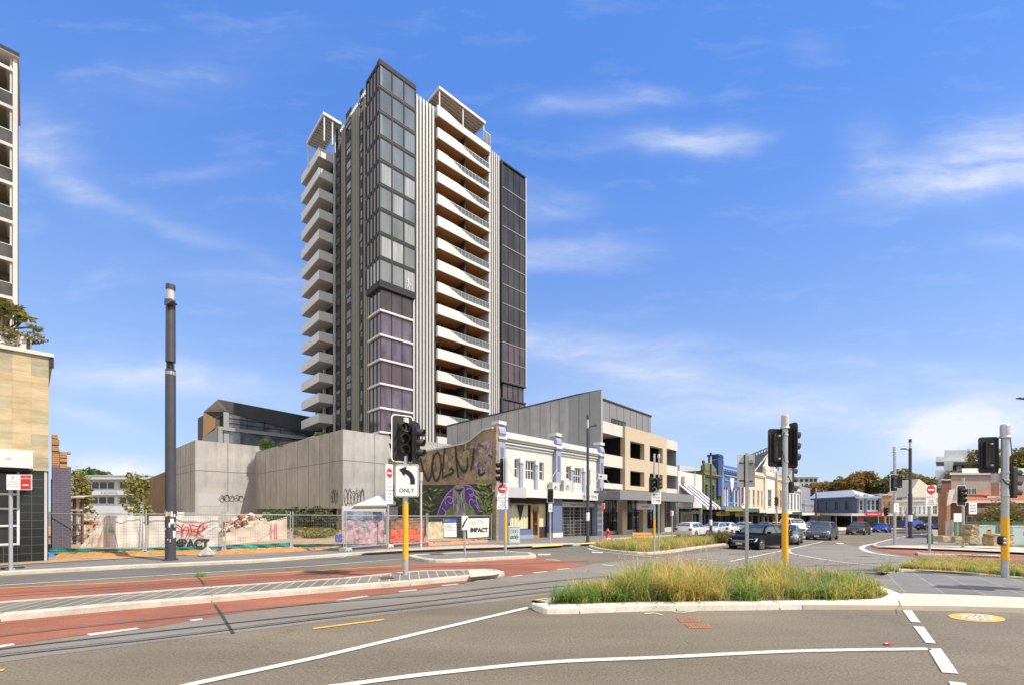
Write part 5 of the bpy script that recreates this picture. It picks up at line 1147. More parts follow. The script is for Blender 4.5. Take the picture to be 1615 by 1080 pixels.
hbx(1475, 1560, 741, 800, 0, 20, HG); hbx(1498, 1560, 725, 741, 2, 20, HG); hbx(1498, 1545, 717, 725, 5, 20, colm((.52,.54,.56))); hbx(1517, 1560, 705.5, 717, 6, 20, HG); mb.build('wall', hb)
mb = MB(KB); hbx(1490, 1535, 729.5, 734, -3, 0, DARK2); hbx(1498, 1540, 734, 745, -1, -.1, DARK2); mb.build('canopy_roof', hb)
for a_, b_, t_, bo in ((1519, 1523, 708, 715), (1503, 1509, 733, 743), (1513, 1530, 722, 724)): window(hb, I3, xw(a_, Yb), xw(b_, Yb), zat(bo, Yb), zat(t_, Yb), Yb-1.3, GRYTR, GLD, 2, 1, .2)
fb = thing('distant_white_flats', 'white flats with balconies far off behind the trees in the middle', 'apartment building', (xw(1265, 260), 260, 0), 0)
Yf = 260; mb = MB(lambda x, y, z: (x+(y-260)*.65, y, z)); mb.box(xw(1253, Yf), xw(1290, Yf), Yf, Yf+15, -3, zat(752, Yf), colm((.62,.63,.63)))
for i, px in enumerate((1262, 1270, 1277, 1284)): mb.box(xw(px, Yf), xw(px+4.5, Yf), Yf-.3, Yf-.05, zat(759, Yf), zat(754.5, Yf), DARK2); mb.box(xw(px, Yf), xw(px+4.5, Yf), Yf-.3, Yf-.05, zat(768, Yf), zat(762, Yf), DARK2)
mb.build('wall', fb)
mb = MB(); mb.box(xw(1252, Yf), xw(1292, Yf), Yf-1, Yf+15, zat(752, Yf), zat(751, Yf), WHITE); mb.build('roof', fb)
# long light roof behind the corner building
# ------------------------------------------------------------------ far left: sandstone fronted apartment building
lu = su(78, 25.3); tL = dep(78, 25.3); zs_t, zs_b = zat(563, tL), zat(742, tL)
lb = sthing('sandstone_apartment_building', 'apartment building with sandstone clad base, black tiles and balconies at the far left', 'apartment building', lu, 25.3, .13)
LB0 = lu-9
mb = MB(S); mb.box(LB0, lu-.02, 25.3, 25.6, zs_b, zs_t, SANDST); mb.box(lu-.3, lu-.021, 25.6, 40, zs_b-3.8, zs_t-.02, DARK2); mb.build('sandstone_wall', lb)
mb = MB(S); mb.box(LB0, lu+.12, 25.2, 40, zs_t, zs_t+.14, OFFW); mb.box(lu+.0, lu+.12, 25.25, 25.4, zs_t-.4, zs_t, DARK2); mb.build('capping', lb)
mb = MB(S); ut_ = su(36, 25.4); mb.box(su(22, 25.42), lu-.04, 25.42, 25.7, 0, zs_b-.002, BTILE); mb.box(lu-.14, lu-.06, 25.36, 25.419, 0.1, zs_b, FIN); mb.build('tiled_wall', lb)
mb = MB(S); w0, w1_ = LB0, su(31, 25.5); zt5 = zat(770, tL)
mb.box(w0, w1_, 25.5, 25.55, zat(857, tL), zat(745, tL), GLD)
for z in (zat(857, tL), zat(829, tL), zat(803, tL), zat(781, tL)): mb.box(w0, w1_, 25.42, 25.5, z, z+.07, WHITE)
mb.box(w1_-.07, w1_, 25.41, 25.5, zat(857, tL), zat(745, tL), WHITE); mb.box(w0, w1_, 25.42, 25.5, 0, zat(858, tL), BTILE); mb.build('shop_window', lb)
mb = MB(S); vA = 24.2; x1 = su(52, vA); tA = dep(52, vA)
mb.box(LB0, x1, vA, 25.28, zat(738, tA), zat(710, tA), WHITE); mb.box(LB0, x1-.1, vA+.1, 25.28, zat(738, tA)-.1, zat(738, tA), BLACK)
for i in range(4): mb.cyl if False else mb.prism([(x1-.6-.9*i+.08*math.cos(t*.8), zat(724, tA)+.2*(i % 2)+.04*math.sin(t*.8)) for t in range(8)], vA-.01, vA, SIGG, 'y')
mb.build('awning_box', lb)
# residential levels, set back
vR = 52.7; uR = su(27.5, vR); tR = dep(20, vR)
zsl = [zat(y, tR) for y in (472, 411, 351, 291, 233, 173, 112)]
fhl = 60*tR/700
mb = MB(S); zt6 = zat(94, dep(27, vR))
for i in range(8):
    z = zsl[0]+fhl*i-.1
    if z > zt6: break
    mb.box(uR-8, uR-.25, vR, vR+3, z+.04, z+.28, OFFW); mb.box(uR-8, uR-.62, vR+.12, vR+3, z-.06, z+.035, M('brown_soffit', (.17,.14,.095), .8))
mb.box(uR-.25, uR, vR-.02, vR+3, zsl[0]-3.4, zt6, OFFW); mb.box(uR-8, uR+.1, vR-.3, vR+9, zt6, zt6+.3, OFFW); mb.box(uR-8, uR+.12, vR-.32, vR-.3, zt6+.05, zt6+.35, DARK2)
mb.box(uR-8, uR-.02, vR+3.001, vR+9, zsl[0]-3.4, zt6, M('brown_render', (.20,.165,.12), .8)); mb.box(uR-.4, uR-.28, vR+.16, vR+2.9, zsl[0]-3.4, zt6, OFFW)
mb.build('balcony_frame', lb)
for i in range(7):
    z = zsl[0]+fhl*i+.22
    if z+1 > zt6: break
    mb = MB(S); mb.quad((uR-8, vR+.1, z), (uR-.26, vR+.1, z), (uR-.26, vR+.1, z+1.0), (uR-8, vR+.1, z+1.0), GLS); mb.box(uR-8, uR-.26, vR+.07, vR+.12, z+1.0, z+1.05, GALV)
    mb.build('glass_balustrade', lb)
for i, (dx, m_) in enumerate(((1.2, M('yellow_towel', (.5,.42,.2), .8)), (1.0, WHITE), (1.4, WHITE), (1.2, TIMB))):
    z = zsl[0]+fhl*i+.22; mb = MB(S)
    mb.box(uR-dx-.5, uR-dx, vR+.6, vR+1.1, z+.42, z+.48, m_); mb.box(uR-dx-.06, uR-dx, vR+.6, vR+1.1, z+.48, z+.9, m_)
    for a in (0, .45):
        for b in (.6, 1.05): mb.box(uR-dx-.5+a, uR-dx-.45+a, vR+b, vR+b+.05, z, z+.42, m_)
    tag(mb.build('balcony_chair'), ['yellow towelled chair on the lowest visible balcony at left', 'small white chair on the second balcony from the bottom', 'small white chair on the third balcony from the bottom', 'timber coloured chair on the fourth balcony from the bottom'][i], 'chair', 'chairs on the apartment balconies')
# planter terrace on the podium roof
up_ = su(50, 27.5); zpl0 = zs_t+.14; zpl = zat(533, dep(50, 27.5))
mb = MB(S); mb.box(LB0, up_, 27.5, 27.7, zpl0, zpl, OFFW); mb.box(up_-.14, up_-.05, 27.45, 27.5, zpl0, zpl-.1, DARK2); mb.box(up_-.2, up_, 27.7, 33, zpl0, zpl, OFFW); mb.box(LB0, up_-.9, 27.46, 27.5, zpl0, zpl0+1.0, M('slate_cladding', (.12,.13,.13), .7, var=.5, scale=5)); mb.build('planter_wall', lb)
# ------------------------------------------------------------------ purple brick stub wall and background left
pw = thing('purple_brick_wall', 'purple painted brick wall stub with broken orange bricks on top', 'wall', (*G(97, 868), .13), TH)
vP = 27.6; a, b = su(82, vP), su(112, vP); tP = dep(97, vP); zp1 = zat(737, tP)
mb = MB(S); mb.box(a, b, vP, vP+.5, 0, zat(728+8, tP), BRKP); mb.box(b-.4, b, vP+.5, vP+9, 0, zat(740, tP), BRKO); mb.build('wall_face', pw)
mb = MB(S); r_ = random.Random(2)
for i in range(30):
    z = zat(737, tP)+.09*i; s = i/30
    x0_ = a+.0; x1_ = b+r_.uniform(-.10, .03) if z < zat(711, tP) else a+(b-a)*(.30+.12*r_.random())
    if z > zat(685, tP): break
    x = x0_
    while x < x1_-.1:
        w_ = min(.24, x1_-x); mb.box(x, x+w_-.012, vP+r_.uniform(-.02, .05), vP+.45, z, z+.078, BRKO if r_.random() < .8 else DIRT); x += .24
mb.build('broken_brick', pw)
wb = thing('white_school_building', 'long white two-storey flat-roofed building with dark windows in the left distance', 'building', (xw(175, 95), 95, 0), 0)
Yw = 95; a, b = xw(112, Yw), xw(236, Yw); WC = colm((.74,.75,.76))
mb = MB(); Zw = lambda py: zat(py, Yw)
op = [(xw(x0_, Yw), xw(x1_, Yw), Zw(771.5), Zw(758)) for x0_, x1_ in ((131, 181), (187, 212))]+[(xw(x0_, Yw), xw(x1_, Yw), Zw(795), Zw(781.5)) for x0_, x1_ in ((128, 181), (186, 212))]
wallop(mb, a, b, -1, Zw(756), op, Yw, WC, .4); mb.box(a, b, Yw+.5, Yw+10, -1, Zw(757), WC); mb.build('wall', wb)
mb = MB(); mb.box(a, b+1, Yw-1.6, Yw+10, Zw(756), Zw(751), WHITE); mb.box(a-.1, b+1.1, Yw-1.7, Yw+10, Zw(751), Zw(749.5), GRYTR); mb.box(a, b, Yw-.8, Yw-.01, Zw(780), Zw(771.8), WC); mb.build('roof_slab', wb)
for w in op: window(wb, I3, w[0], w[1], w[2], w[3], Yw+.1, WHITE, GLD, 4 if w[1]-w[0] > 4 else 2, 1, .22)
mb = MB(); mb.text('R SCHOOL', lambda p, q: (xw(178, Yw)+p, Yw-.82, Zw(778.5)+q), M('letter_grey', (.2,.2,.22), .6), .55); mb.build('wall_lettering', wb)
# ------------------------------------------------------------------ signal heads, poles, signs
def rrect(w, h, r, n=4):
    out = []
    for cx_, cy_, a0 in ((w/2-r, h/2-r, 0), (-w/2+r, h/2-r, 90), (-w/2+r, -h/2+r, 180), (w/2-r, -h/2+r, 270)):
        for i in range(n+1): t = math.radians(a0+90*i/n); out.append((cx_+r*math.cos(t), cy_+r*math.sin(t)))
    return out
def head(root, off, rz, board=True, k=1., border=True, lit=None, n=3, name='signal_head', tilt=0.):
    """three-aspect lantern; local -y is the side traffic sees"""
    fn = sub(local(root), Matrix.Translation(off) @ Matrix.Rotation(rz, 4, 'Z') @ Matrix.Scale(k, 4))
    hh = .34*n; mb = MB(fn)
    mb.prism(rrect(.30, hh+.04, .05), 0, .16, BLKM, 'y')
    for i in range(n): z = hh/2-.17-.34*i; mb.lathe([(.13, -.03), (.145, .0)], BLKM, 14, (0, 0, z), 'y')
    mb.box(-.03, .03, .16, .25, hh/2-.12, hh/2-.06, GALV); mb.box(-.03, .03, .16, .25, -hh/2+.06, -hh/2+.12, GALV)
    h = mb.build(name, root)
    if board:
        mb = MB(fn)
        if border: mb.prism(rrect(.72, hh+.46, .12), .045, .06, SIGW, 'y')
        mb.prism(rrect(.66, hh+.40, .10), .040, .066, BLK, 'y')
        mb.box(-.27, -.22, .066, .09, -hh/2, hh/2, BLKM); mb.box(.22, .27, .066, .09, -hh/2, hh/2, BLKM)
        mb.build('backboard', h)
    for i in range(n):
        z = hh/2-.17-.34*i
        mb = MB(fn); mb.add([(0, -.012, z)]+[(.115*math.cos(t*math.pi/8), -.004, z+.115*math.sin(t*math.pi/8)) for t in range(16)], [(0, j+1, (j+1) % 16+1) for j in range(16)], (LEDR if (lit == 'red' and i == 0) else (LENSG if i == n-1 else LENS)))
        mb.build('lens', h)
        mb = MB(fn); vs = []; N = 14
        for j in range(N+1):
            t = math.radians(-38+256*j/N); L = .27-.10*(1-math.sin(t))*.5
            vs += [(.14*math.cos(t), .0, z+.14*math.sin(t)), (.145*math.cos(t), -L, z+.145*math.sin(t)-.025)]
        vs += [(x*.94, y, (zz-z)*.94+z) for x, y, zz in vs]; m2 = 2*(N+1)
        fs = [(2*j, 2*j+1, 2*j+3, 2*j+2) for j in range(N)]+[(m2+2*j, m2+2*j+2, m2+2*j+3, m2+2*j+1) for j in range(N)]+[(2*j+1, m2+2*j+1, m2+2*j+3, 2*j+3) for j in range(N)]
        mb.add(vs, fs, BLKM, True); mb.build('visor', h)
    return h
def pole(root, H, r=.075, band=None, cap=True, m=GALV, base=0., capm=None):
    fn = local(root); mb = MB(fn); b0, b1 = band or (0, 0)
    mb.cyl(0, 0, base-.05, H, r, m, 16); mb.cyl(0, 0, 0, .03, r*1.7, m, 12) if not band else None; p = mb.build('pole', root)
    if band: mb = MB(fn); mb.cyl(0, 0, b0, b1, r+.004, YELP, 16); mb.build('yellow_sleeve', p)
    if cap: mb = MB(fn); mb.lathe([(r*1.25, H-.34), (r*1.25, H-.02), (r*1.1, H+.02), (0, H+.03)], capm or OFFW, 14, (0, 0, 0)); mb.lathe([(r*1.5, H-.40), (r*1.5, H-.34), (r, H-.34)], GALV, 14); mb.build('terminal_cap', p)
    return p
def button(root, side, z, r=.085):
    mb = MB(local(root)); mb.prism(rrect(.13, .24, .05), -r-.10 if side == 'f' else -.06, -r if side == 'f' else .06, BLKM, 'y') if side == 'f' else None
    if side != 'f':
        s = 1 if side == 'r' else -1
        f2_ = sub(local(root), Matrix.Translation((s*(r+.04), 0, z))); mb = MB(f2_); mb.prism(rrect(.13, .26, .05), -.07, .07, BLKM, 'y'); mb.lathe([(.035, -.09), (.045, -.07)], SIGG, 10, (0, 0, .03), 'y')
    else:
        f2_ = sub(local(root), Matrix.Translation((-.10, 0, z))); mb = MB(f2_); mb.prism(rrect(.17, .28, .07), -.08, .06, BLKM, 'y'); mb.lathe([(0, -.10), (.045, -.095), (.05, -.08)], GALV, 12, (0, 0, .05), 'y'); mb.lathe([(0, -.10), (.045, -.095), (.05, -.08)], SIGG, 12, (0, 0, -.07), 'y')
    mb.build('push_button_box', root)
def plate(root, w, h, z, y=-.1, rz=0., x=0., r=.03, mat=None, back=None, name='sign_plate'):
    fn = sub(local(root), Matrix.Translation((x, 0, z)) @ Matrix.Rotation(rz, 4, 'Z') @ Matrix.Translation((0, y, 0)))
    mb = MB(fn); mb.prism(rrect(w, h, r), 0, .012, mat or SIGW, 'y'); mb.add([(a, .0135, b) for a, b in rrect(w-.004, h-.004, r)], [tuple(range(20))], back or SIGG)
    mb.box(-w*.4, w*.4, .014, .034, h*.28, h*.33, GALV); mb.box(-w*.4, w*.4, .014, .034, -h*.33, -h*.28, GALV)
    pl = mb.build(name, root)
    def face(fnc):
        q = MB(fn); fnc(q, lambda a, b, d=.003: (a, -d, b)); q.build('lettering', pl)
    return pl, face
def disc(q, P, r, m, d=.003, c=(0, 0), n=28): q.add([P(c[0]+r*math.cos(2*math.pi*i/n), c[1]+r*math.sin(2*math.pi*i/n), d) for i in range(n)], [tuple(range(n))], m)
def rect(q, P, x0, x1, z0, z1, m, d=.004): q.add([P(x0, z0, d), P(x1, z0, d), P(x1, z1, d), P(x0, z1, d)], [(0, 1, 2, 3)], m)
def scale_at(px, py, h=0.): x, y = G(px, py, h); return x, y, gz(x, y)+h, y/F      # metres per pixel there
def faceang(px): return 0.
# P1: nearest signal on the median with the ONLY sign
x, y, z, k = scale_at(639.5, 905, .14)
p1 = thing('traffic_signal', 'traffic signal pole on the paved median carrying the white left-turn ONLY sign', 'traffic light', (x, y, z), 0, 'traffic signals')
H1 = (905-660)*k; pole(p1, H1, 4.3*k, ((905-881)*k, (905-791)*k))
head(p1, (-2*k, -.14, (905-692)*k), math.radians(36), True, .98*1.0, name='signal_head')
head(p1, (-15*k, .12, (905-688)*k), math.radians(-72), False, .9)
head(p1, (18*k, .12, (905-697)*k), math.radians(80), True, .92, False)
pl, face = plate(p1, 37*k, 51*k, (905-757.5)*k, -.12, math.radians(4), 3*k, .05)
w_, h_ = 37*k, 51*k
def f_only(q, P):
    # thin black border
    o_ = rrect(w_*.96, h_*.97, .05); i_ = rrect(w_*.92, h_*.94, .045); n = len(o_)
    q.add([P(a, b) for a, b in o_]+[P(a, b) for a, b in i_], [(j, (j+1) % n, n+(j+1) % n, n+j) for j in range(n)], SIGK)
    arc = [(w_*.24, -h_*.12), (w_*.24, h_*.02), (w_*.18, h_*.14), (w_*.06, h_*.235), (-w_*.08, h_*.28)]
    q.stroke(catmull(arc, 8), .0, P, SIGK); S_ = catmull(arc, 8); ww = w_*.10; V = []
    for i in range(len(S_)):
        a = Vector(S_[max(0, i-1)]); b = Vector(S_[min(len(S_)-1, i+1)]); d = (b-a).normalized(); V += [P(S_[i][0]-d.y*ww, S_[i][1]+d.x*ww), P(S_[i][0]+d.y*ww, S_[i][1]-d.x*ww)]
    q.add(V, [(2*i, 2*i+1, 2*i+3, 2*i+2) for i in range(len(S_)-1)], SIGK)
    q.add([P(-w_*.32, h_*.34), P(-w_*.0, h_*.44), P(-w_*.10, h_*.12)], [(0, 1, 2)], SIGK)
    q.text('ONLY', lambda a, b: P(a, -h_*.36+b), SIGK, h_*.125, None, bold=.01)
face(f_only)
# tall sign seen edge-on just behind it (no-entry sign for the tram lane)
def noentry(root, w, h, z, rz, x=0., lines=('TRAMS', 'BUSES', 'EXCEPTED')):
    pl, face = plate(root, w, h*.64, z+h*.18, -.09, rz, x)
    def f(q, P):
        disc(q, P, w*.43, SIGR, .003, (0, h*.10)); rect(q, P, -w*.30, w*.30, h*.10-w*.07, h*.10+w*.07, SIGW, .006)
        q.text('NO', lambda a, b: P(a, -h*.16+b), SIGK, h*.055, None, bold=.01); q.text('ENTRY', lambda a, b: P(a, -h*.27+b), SIGK, h*.055, w*.17, bold=.01)
    face(f)
    pl2, face2 = plate(root, w, h*.32, z-h*.32, -.09, rz, x, .015)
    def f2(q, P):
        for i, t in enumerate(lines[:3]): q.text(t, lambda a, b, i=i: P(a, h*.06-i*h*.085+b), SIGK, h*.05, w*.10, bold=.01)
    face2(f2)
x, y, z, k = scale_at(664, 864, .13)
ps = thing('sign_post', 'plain thin white post without a plate, in front of the red-painted fence panel', 'post', (x, y, z), 0, 'sign posts')
mb = MB(local(ps)); mb.cyl(0, 0, -.05, (864-748)*k, 1.6*k, OFFW, 10); mb.cyl(0, 0, (864-758)*k, (864-744)*k, 2.6*k, OFFW, 10); mb.build('post', ps)
x, y, z, k = scale_at(612, 864, .13)
ps = thing('sign_post', 'tall double-sided sign column seen nearly edge-on left of the ONLY sign', 'sign', (x, y, z), 0, 'sign posts')
mb = MB(local(ps)); mb.cyl(0, 0, -.05, (864-733)*k, 1.4*k, GALV, 10); mb.build('post', ps); noentry(ps, .60, (795-732)*k, (864-763)*k, math.radians(68))
# P2: middle signal seen from behind
x, y, z, k = scale_at(1238, 907, .14)
p2 = thing('traffic_signal', 'middle traffic signal seen from behind, its yellow pole rising out of the grass', 'traffic light', (x, y, z), 0, 'traffic signals')
pole(p2, (907-655)*k, 4.4*k, ((907-885)*k, (907-807)*k)); p2m = GALV
head(p2, (-11*k, -.16+.30, (907-705)*k), math.radians(186), True, .82, False); head(p2, (15*k, .16, (907-702)*k), math.radians(97), True, .98, False)
head(p2, (17*k, .25, (907-755)*k), math.radians(112), False, .78); button(p2, 'r', (907-838)*k, 4.4*k)
mb = MB(local(p2)); mb.box(3*k, 12*k, .02, .05, (907-759)*k, (907-737)*k, SIGG)
mb.tube([(-4*k, -4.6*k, (907-682)*k), (-9*k, -.06, (907-700)*k), (-3*k, -4.7*k, (907-728)*k)], .012, BLKM, 6); mb.tube([(2*k, -4.6*k, (907-750)*k), (18*k, .1, (907-768)*k)], .012, BLKM, 6)
for zz_ in (686, 728, 760): mb.lathe([(4.9*k, -.03), (5.3*k, 0), (4.9*k, .03)], GALV, 12, (0, 0, (907-zz_)*k))
mb.build('bracket', p2)
# back of the sign at 1178
x, y, z, k = scale_at(1178, 903, .14)
ps = thing('sign_post', 'steel post with the back of a large two-plate sign, beside the middle signal', 'sign', (x, y, z), 0, 'sign posts')
mb = MB(local(ps)); mb.cyl(0, 0, -.05, (903-714)*k, 2.6*k, GALV, 12); mb.build('post', ps)
mb = MB(local(ps)); 
for a, b in ((-14, -3.2), (2.6, 14)): mb.prism(rrect((b-a)*k, 51*k, .02), .05, .065, SIGG, 'y') if False else mb.box(a*k, b*k, .05, .062, (903-767)*k, (903-716)*k, SIGG)
mb.box(-3.2*k, 2.6*k, .05, .056, (903-767)*k, (903-716)*k, SIGK)
for q in (729, 757): mb.box(-11*k, -2*k, .025, .05, (903-q-1)*k, (903-q+.6)*k, BLKM); mb.box(5*k, 10*k, .025, .05, (903-q-2)*k, (903-q-.6)*k, BLKM)
mb.build('sign_plate', ps)
# P3: right signal
x, y, z, k = scale_at(1585, 909, .12)
p3 = thing('traffic_signal', 'rightmost traffic signal with a round push button on its yellow pole', 'traffic light', (x, y, z), 0, 'traffic signals')
pole(p3, (909-670)*k, 4.6*k, ((909-882)*k, (909-815)*k), capm=GALV); head(p3, (-17*k, .20, (909-716)*k), math.radians(167), True, .80, False)
head(p3, (17*k, .1, (909-760)*k), math.radians(98), False, .92); button(p3, 'f', (909-852)*k, 4.6*k)
mb = MB(local(p3)); mb.box(-14*k, -3*k, .05, .15, (909-760)*k, (909-746)*k, SIGG)
mb.tube([(3*k, -.09, (909-690)*k), (7*k, -.1, (909-730)*k), (2*k, -.09, (909-770)*k)], .014, BLKM, 6); mb.tube([(-5*k, -.02, (909-755)*k), (-4*k, -.11, (909-762)*k), (3*k, -.1, (909-764)*k)], .02, BLKM, 6)
for zz_ in (745, 757, 781): mb.lathe([(5.1*k, -.03), (5.6*k, 0), (5.1*k, .03)], GALV, 12, (0, 0, (909-zz_)*k))
mb.build('bracket', p3)
# P4: signal on the small turn island
x, y, z, k = scale_at(797, 871.5, .13)
p4 = thing('traffic_signal', 'signal pole with a no-entry sign on the small island before the terrace shops', 'traffic light', (x, y, z), 0, 'traffic signals')
pole(p4, (871.5-726)*k, 2.2*k, ((871.5-853)*k, (871.5-807)*k), cap=False); head(p4, (-7*k, -.02, (871.5-744)*k), math.radians(-72), True, .92)
noentry(p4, .52, (805-763)*k, (871.5-782)*k, math.radians(14), -5*k)
mb = MB(local(p4)); mb.cyl(0, 0, (871.5-726)*k, (871.5-721)*k, 1.6*k, GALV, 8); mb.build('cap', p4)
def smallsig(px, py, lift, label, top, band, heads, signs=(), r=2., cap=False):
    x, y, z, k = scale_at(px, py, lift); o = thing('traffic_signal', label, 'traffic light', (x, y, z), 0, 'traffic signals')
    pole(o, (py-top)*k, r*k, ((py-band[1])*k, (py-band[0])*k) if band else None, cap=cap)
    for hx, hy, rz, kk, lit, bd in heads: head(o, (hx*k, -.16, (py-hy)*k), math.radians(rz), bd, kk, True, lit)
    for sx, sy, sw, sh, lines, rz in signs:
        pl, face = plate(o, sw*k, sh*k, (py-sy)*k, -.1, math.radians(rz), sx*k, .02)
        def f(q, P, lines=lines, sw=sw*k, sh=sh*k):
            n = len(lines)
            for i, t in enumerate(lines):
                hh = sh/(n+1)*.62; q.text(t, lambda a, b, i=i: P(a, sh*.5-(i+1)*sh/(n+1)-hh*.4+b), SIGK, hh, sw*.8/max(4.2, len(t)), bold=.012)
        face(f)
    return o
smallsig(868, 857, .13, 'slim signal on the footpath in front of the second terrace shop door', 790, None, ((0, 781, 20, .62, None, True),), ((-.5, 800, 6, 13, ('NO', 'TURN'), 10),), 1.3)
smallsig(1032, 869, .12, 'signal in the small grass bed with a white electronic-style notice below its heads', 715, (818, 846), ((-5, 764, 28, .72, None, False), (6, 762, 80, .6, None, False)), ((2, 782, 15, 24, ('BUSES', 'MUST', 'STOP', '7 PM'), 4),), 1.6)
x, y, z, k = scale_at(1039, 866, .12)
ps = thing('sign_post', 'white camera post rising behind the far grass bed signal', 'post', (x, y, z), 0, 'sign posts')
mb = MB(local(ps)); mb.cyl(0, 0, 0, (866-719)*k, 1.0*k, GALV, 8); mb.lathe([(2.2*k, 0), (2.2*k, 4*k), (1.5*k, 6*k), (0, 7*k)], OFFW, 10, (0, 0, (866-722)*k)); mb.build('post', ps)
smallsig(1225, 847, .12, 'far signal pole with a yellow base before the cream shops', 745, (813, 832), ((-2, 790, 180, .8, None, False),), (), 1.3)
smallsig(1411, 857.5, .13, 'signal with two heads seen from behind on the right corner footpath', 704, None, ((-5.5, 761, 188, .84, None, True), (4.5, 759, 150, .84, None, False)), ((1, 800, 8, 14, ('R', 'S'), 0),), 1.9, True)
smallsig(1519, 862, .13, 'signal showing a red light in front of the brick house', 753, None, ((-5.5, 781, 4, .92, 'red', True),), ((13, 801, 13, 18, ('ROAD', 'WORK', 'AHEAD'), 2),), 1.7)
smallsig(1396, 838, .12, 'farthest signal pole with a yellow band left of the two-headed one', 803, (810, 826), ((0, 806, 0, 1.2, None, False),), (), 1.2)
# street signs
def spost(px, py, lift, top, label, r=1.4, m=GALV, cat='sign'):
    x, y, z, k = scale_at(px, py, lift); o = thing('sign_post', label, cat, (x, y, z), 0, 'sign posts'); mb = MB(local(o)); mb.cyl(0, 0, -.05, (py-top)*k, r*k, m, 10); mb.build('post', o); return o, k
o, k = spost(1466, 872, .12, 798, 'no-entry sign on a grey post on the narrow island at right', 1.8)
noentry(o, 16.5*k, 33*k, (872-781)*k, 0.)
o, k = spost(733, 874, .13, 838, 'small keep-left arrow sign on the turn island', 1.6); 
pl, face = plate(o, 10*k, 22*k, 50*k, -.06, .2, 0, .02)
face(lambda q, P: (q.stroke([(4*k, 8*k), (-1*k, 0), (-3*k, -5*k)], 2.6*k, P, SIGK), q.add([P(-4.6*k, -3*k), P(-.6*k, -4*k), P(-3.8*k, -8.5*k)], [(0, 1, 2)], SIGK)))
x, y, z, k = scale_at(17, 899, .13)
o = thing('sign_post', 'parking and no-stopping sign on a grey post at the far left kerb', 'sign', (x, y, z), 0, 'sign posts')
mb = MB(local(o)); mb.cyl(0, 0, -.05, (899-772)*k, 2.4*k, POLEG, 12); mb.build('post', o)
pl, face = plate(o, 36*k, 24*k, (899-760)*k, -.08, .1, 17*k, .02)
def fpk(q, P):
    rect(q, P, 2*k, 17*k, -11*k, 11*k, SIGR, .003); rect(q, P, 2*k, 17*k, 5.5*k, 6.5*k, SIGW, .005); q.text('P', lambda a, b: P(-8*k+a, 4*k+b), SIGG, 6*k)
    for i, t in enumerate(('TICKET', '8AM-6PM', 'MON-FRI')): q.text(t, lambda a, b, i=i: P(-8*k+a, (-.5-3.6*i)*k+b), SIGG, 2*k, .05)
    for i, t in enumerate(('NO',)): q.text(t, lambda a, b: P(9.5*k+a, 7.2*k+b), SIGW, 2.6*k)
    rect(q, P, 5*k, 14*k, -5*k, -3.4*k, SIGW, .006)
face(fpk)
o, k = spost(950, 853.5, .13, 793, 'red and white no-stopping sign outside the beige building', 1.0)
pl, face = plate(o, 4.2*k, 10*k, (853.5-800)*k, -.05, .3, 0, .01, SIGR); plate(o, 3*k, 9*k, (853.5-797)*k, -.05, -1.1, 3.6*k, .01)
o, k = spost(1060, 850, .13, 813, 'small red and white parking sign near the parked white wagon', .9)
pl, face = plate(o, 5*k, 7.5*k, (850-808.5)*k, -.05, 0, -.5*k, .01); face(lambda q, P: rect(q, P, -2.3*k, -.2*k, -3.4*k, 3.4*k, SIGR))
o, k = spost(1429.5, 846, .13, 800, 'grey back of a diamond warning sign left of the tall right-hand lamp', 1.2)
mb = MB(local(o)); c = (846-802)*k; mb.add([(x_*k+4*k, -.05, c+z_*k) for x_, z_ in ((-10, 0), (0, -9), (10, 0), (0, 9))]+[(x_*k+4*k, -.035, c+z_*k) for x_, z_ in ((-10, 0), (0, -9), (10, 0), (0, 9))], [(0, 1, 2, 3), (7, 6, 5, 4), (0, 4, 5, 1), (1, 5, 6, 2), (2, 6, 7, 3), (3, 7, 4, 0)], SIGG); mb.box(1*k, 14*k, -.05, -.035, (846-818)*k, (846-809)*k, M('green_grey_sign_back', (.18,.24,.20), .6)); mb.build('sign_plate', o)
o, k = spost(1510, 858, .13, 822, 'faded white notice board on a post beside the red-light signal', 1.0)
pl, face = plate(o, 14*k, 13.5*k, (858-815.5)*k, -.06, 0, 0, .01); face(lambda q, P: [q.text(t, lambda a, b, i=i: P(a, (2-3.4*i)*k+b), SIGG, 1.8*k, .05) for i, t in enumerate(('NOTICE', 'PARKING', 'AREA'))])
# ------------------------------------------------------------------ street lamps
x, y, z, k = scale_at(269, 882.5, .13)
sl = thing('street_lamp', 'thick dark grey smart lamp column covered with stickers before the construction fence', 'street lamp', (x, y, z), 0, 'street lamps')
H = (882.5-450)*k; mb = MB(local(sl)); r0 = 7.2*k
mb.cyl(0, 0, 0, (882.5-583)*k, r0, POLED, 20, 6.9*k); mb.cyl(0, 0, (882.5-571)*k, (882.5-474)*k, 6.7*k, POLED, 20, 6.4*k); mb.cyl(0, 0, (882.5-583)*k, (882.5-571)*k, 3.2*k, BLKM, 12)
mb.cyl(-4*k, 0, (882.5-583)*k, (882.5-571)*k, 2.4*k, POLED, 8); mb.cyl(4.6*k, 0, (882.5-583)*k, (882.5-571)*k, 1.4*k, POLED, 8)
mb.cyl(0, 0, (882.5-457)*k, H, 6.4*k, POLED, 20); mb.cyl(0, 0, (882.5-474)*k, (882.5-457)*k, 5*k, GRYTR, 14); mb.cyl(0, 0, -.02, .05, 10*k, POLED, 16); mb.build('pole', sl)
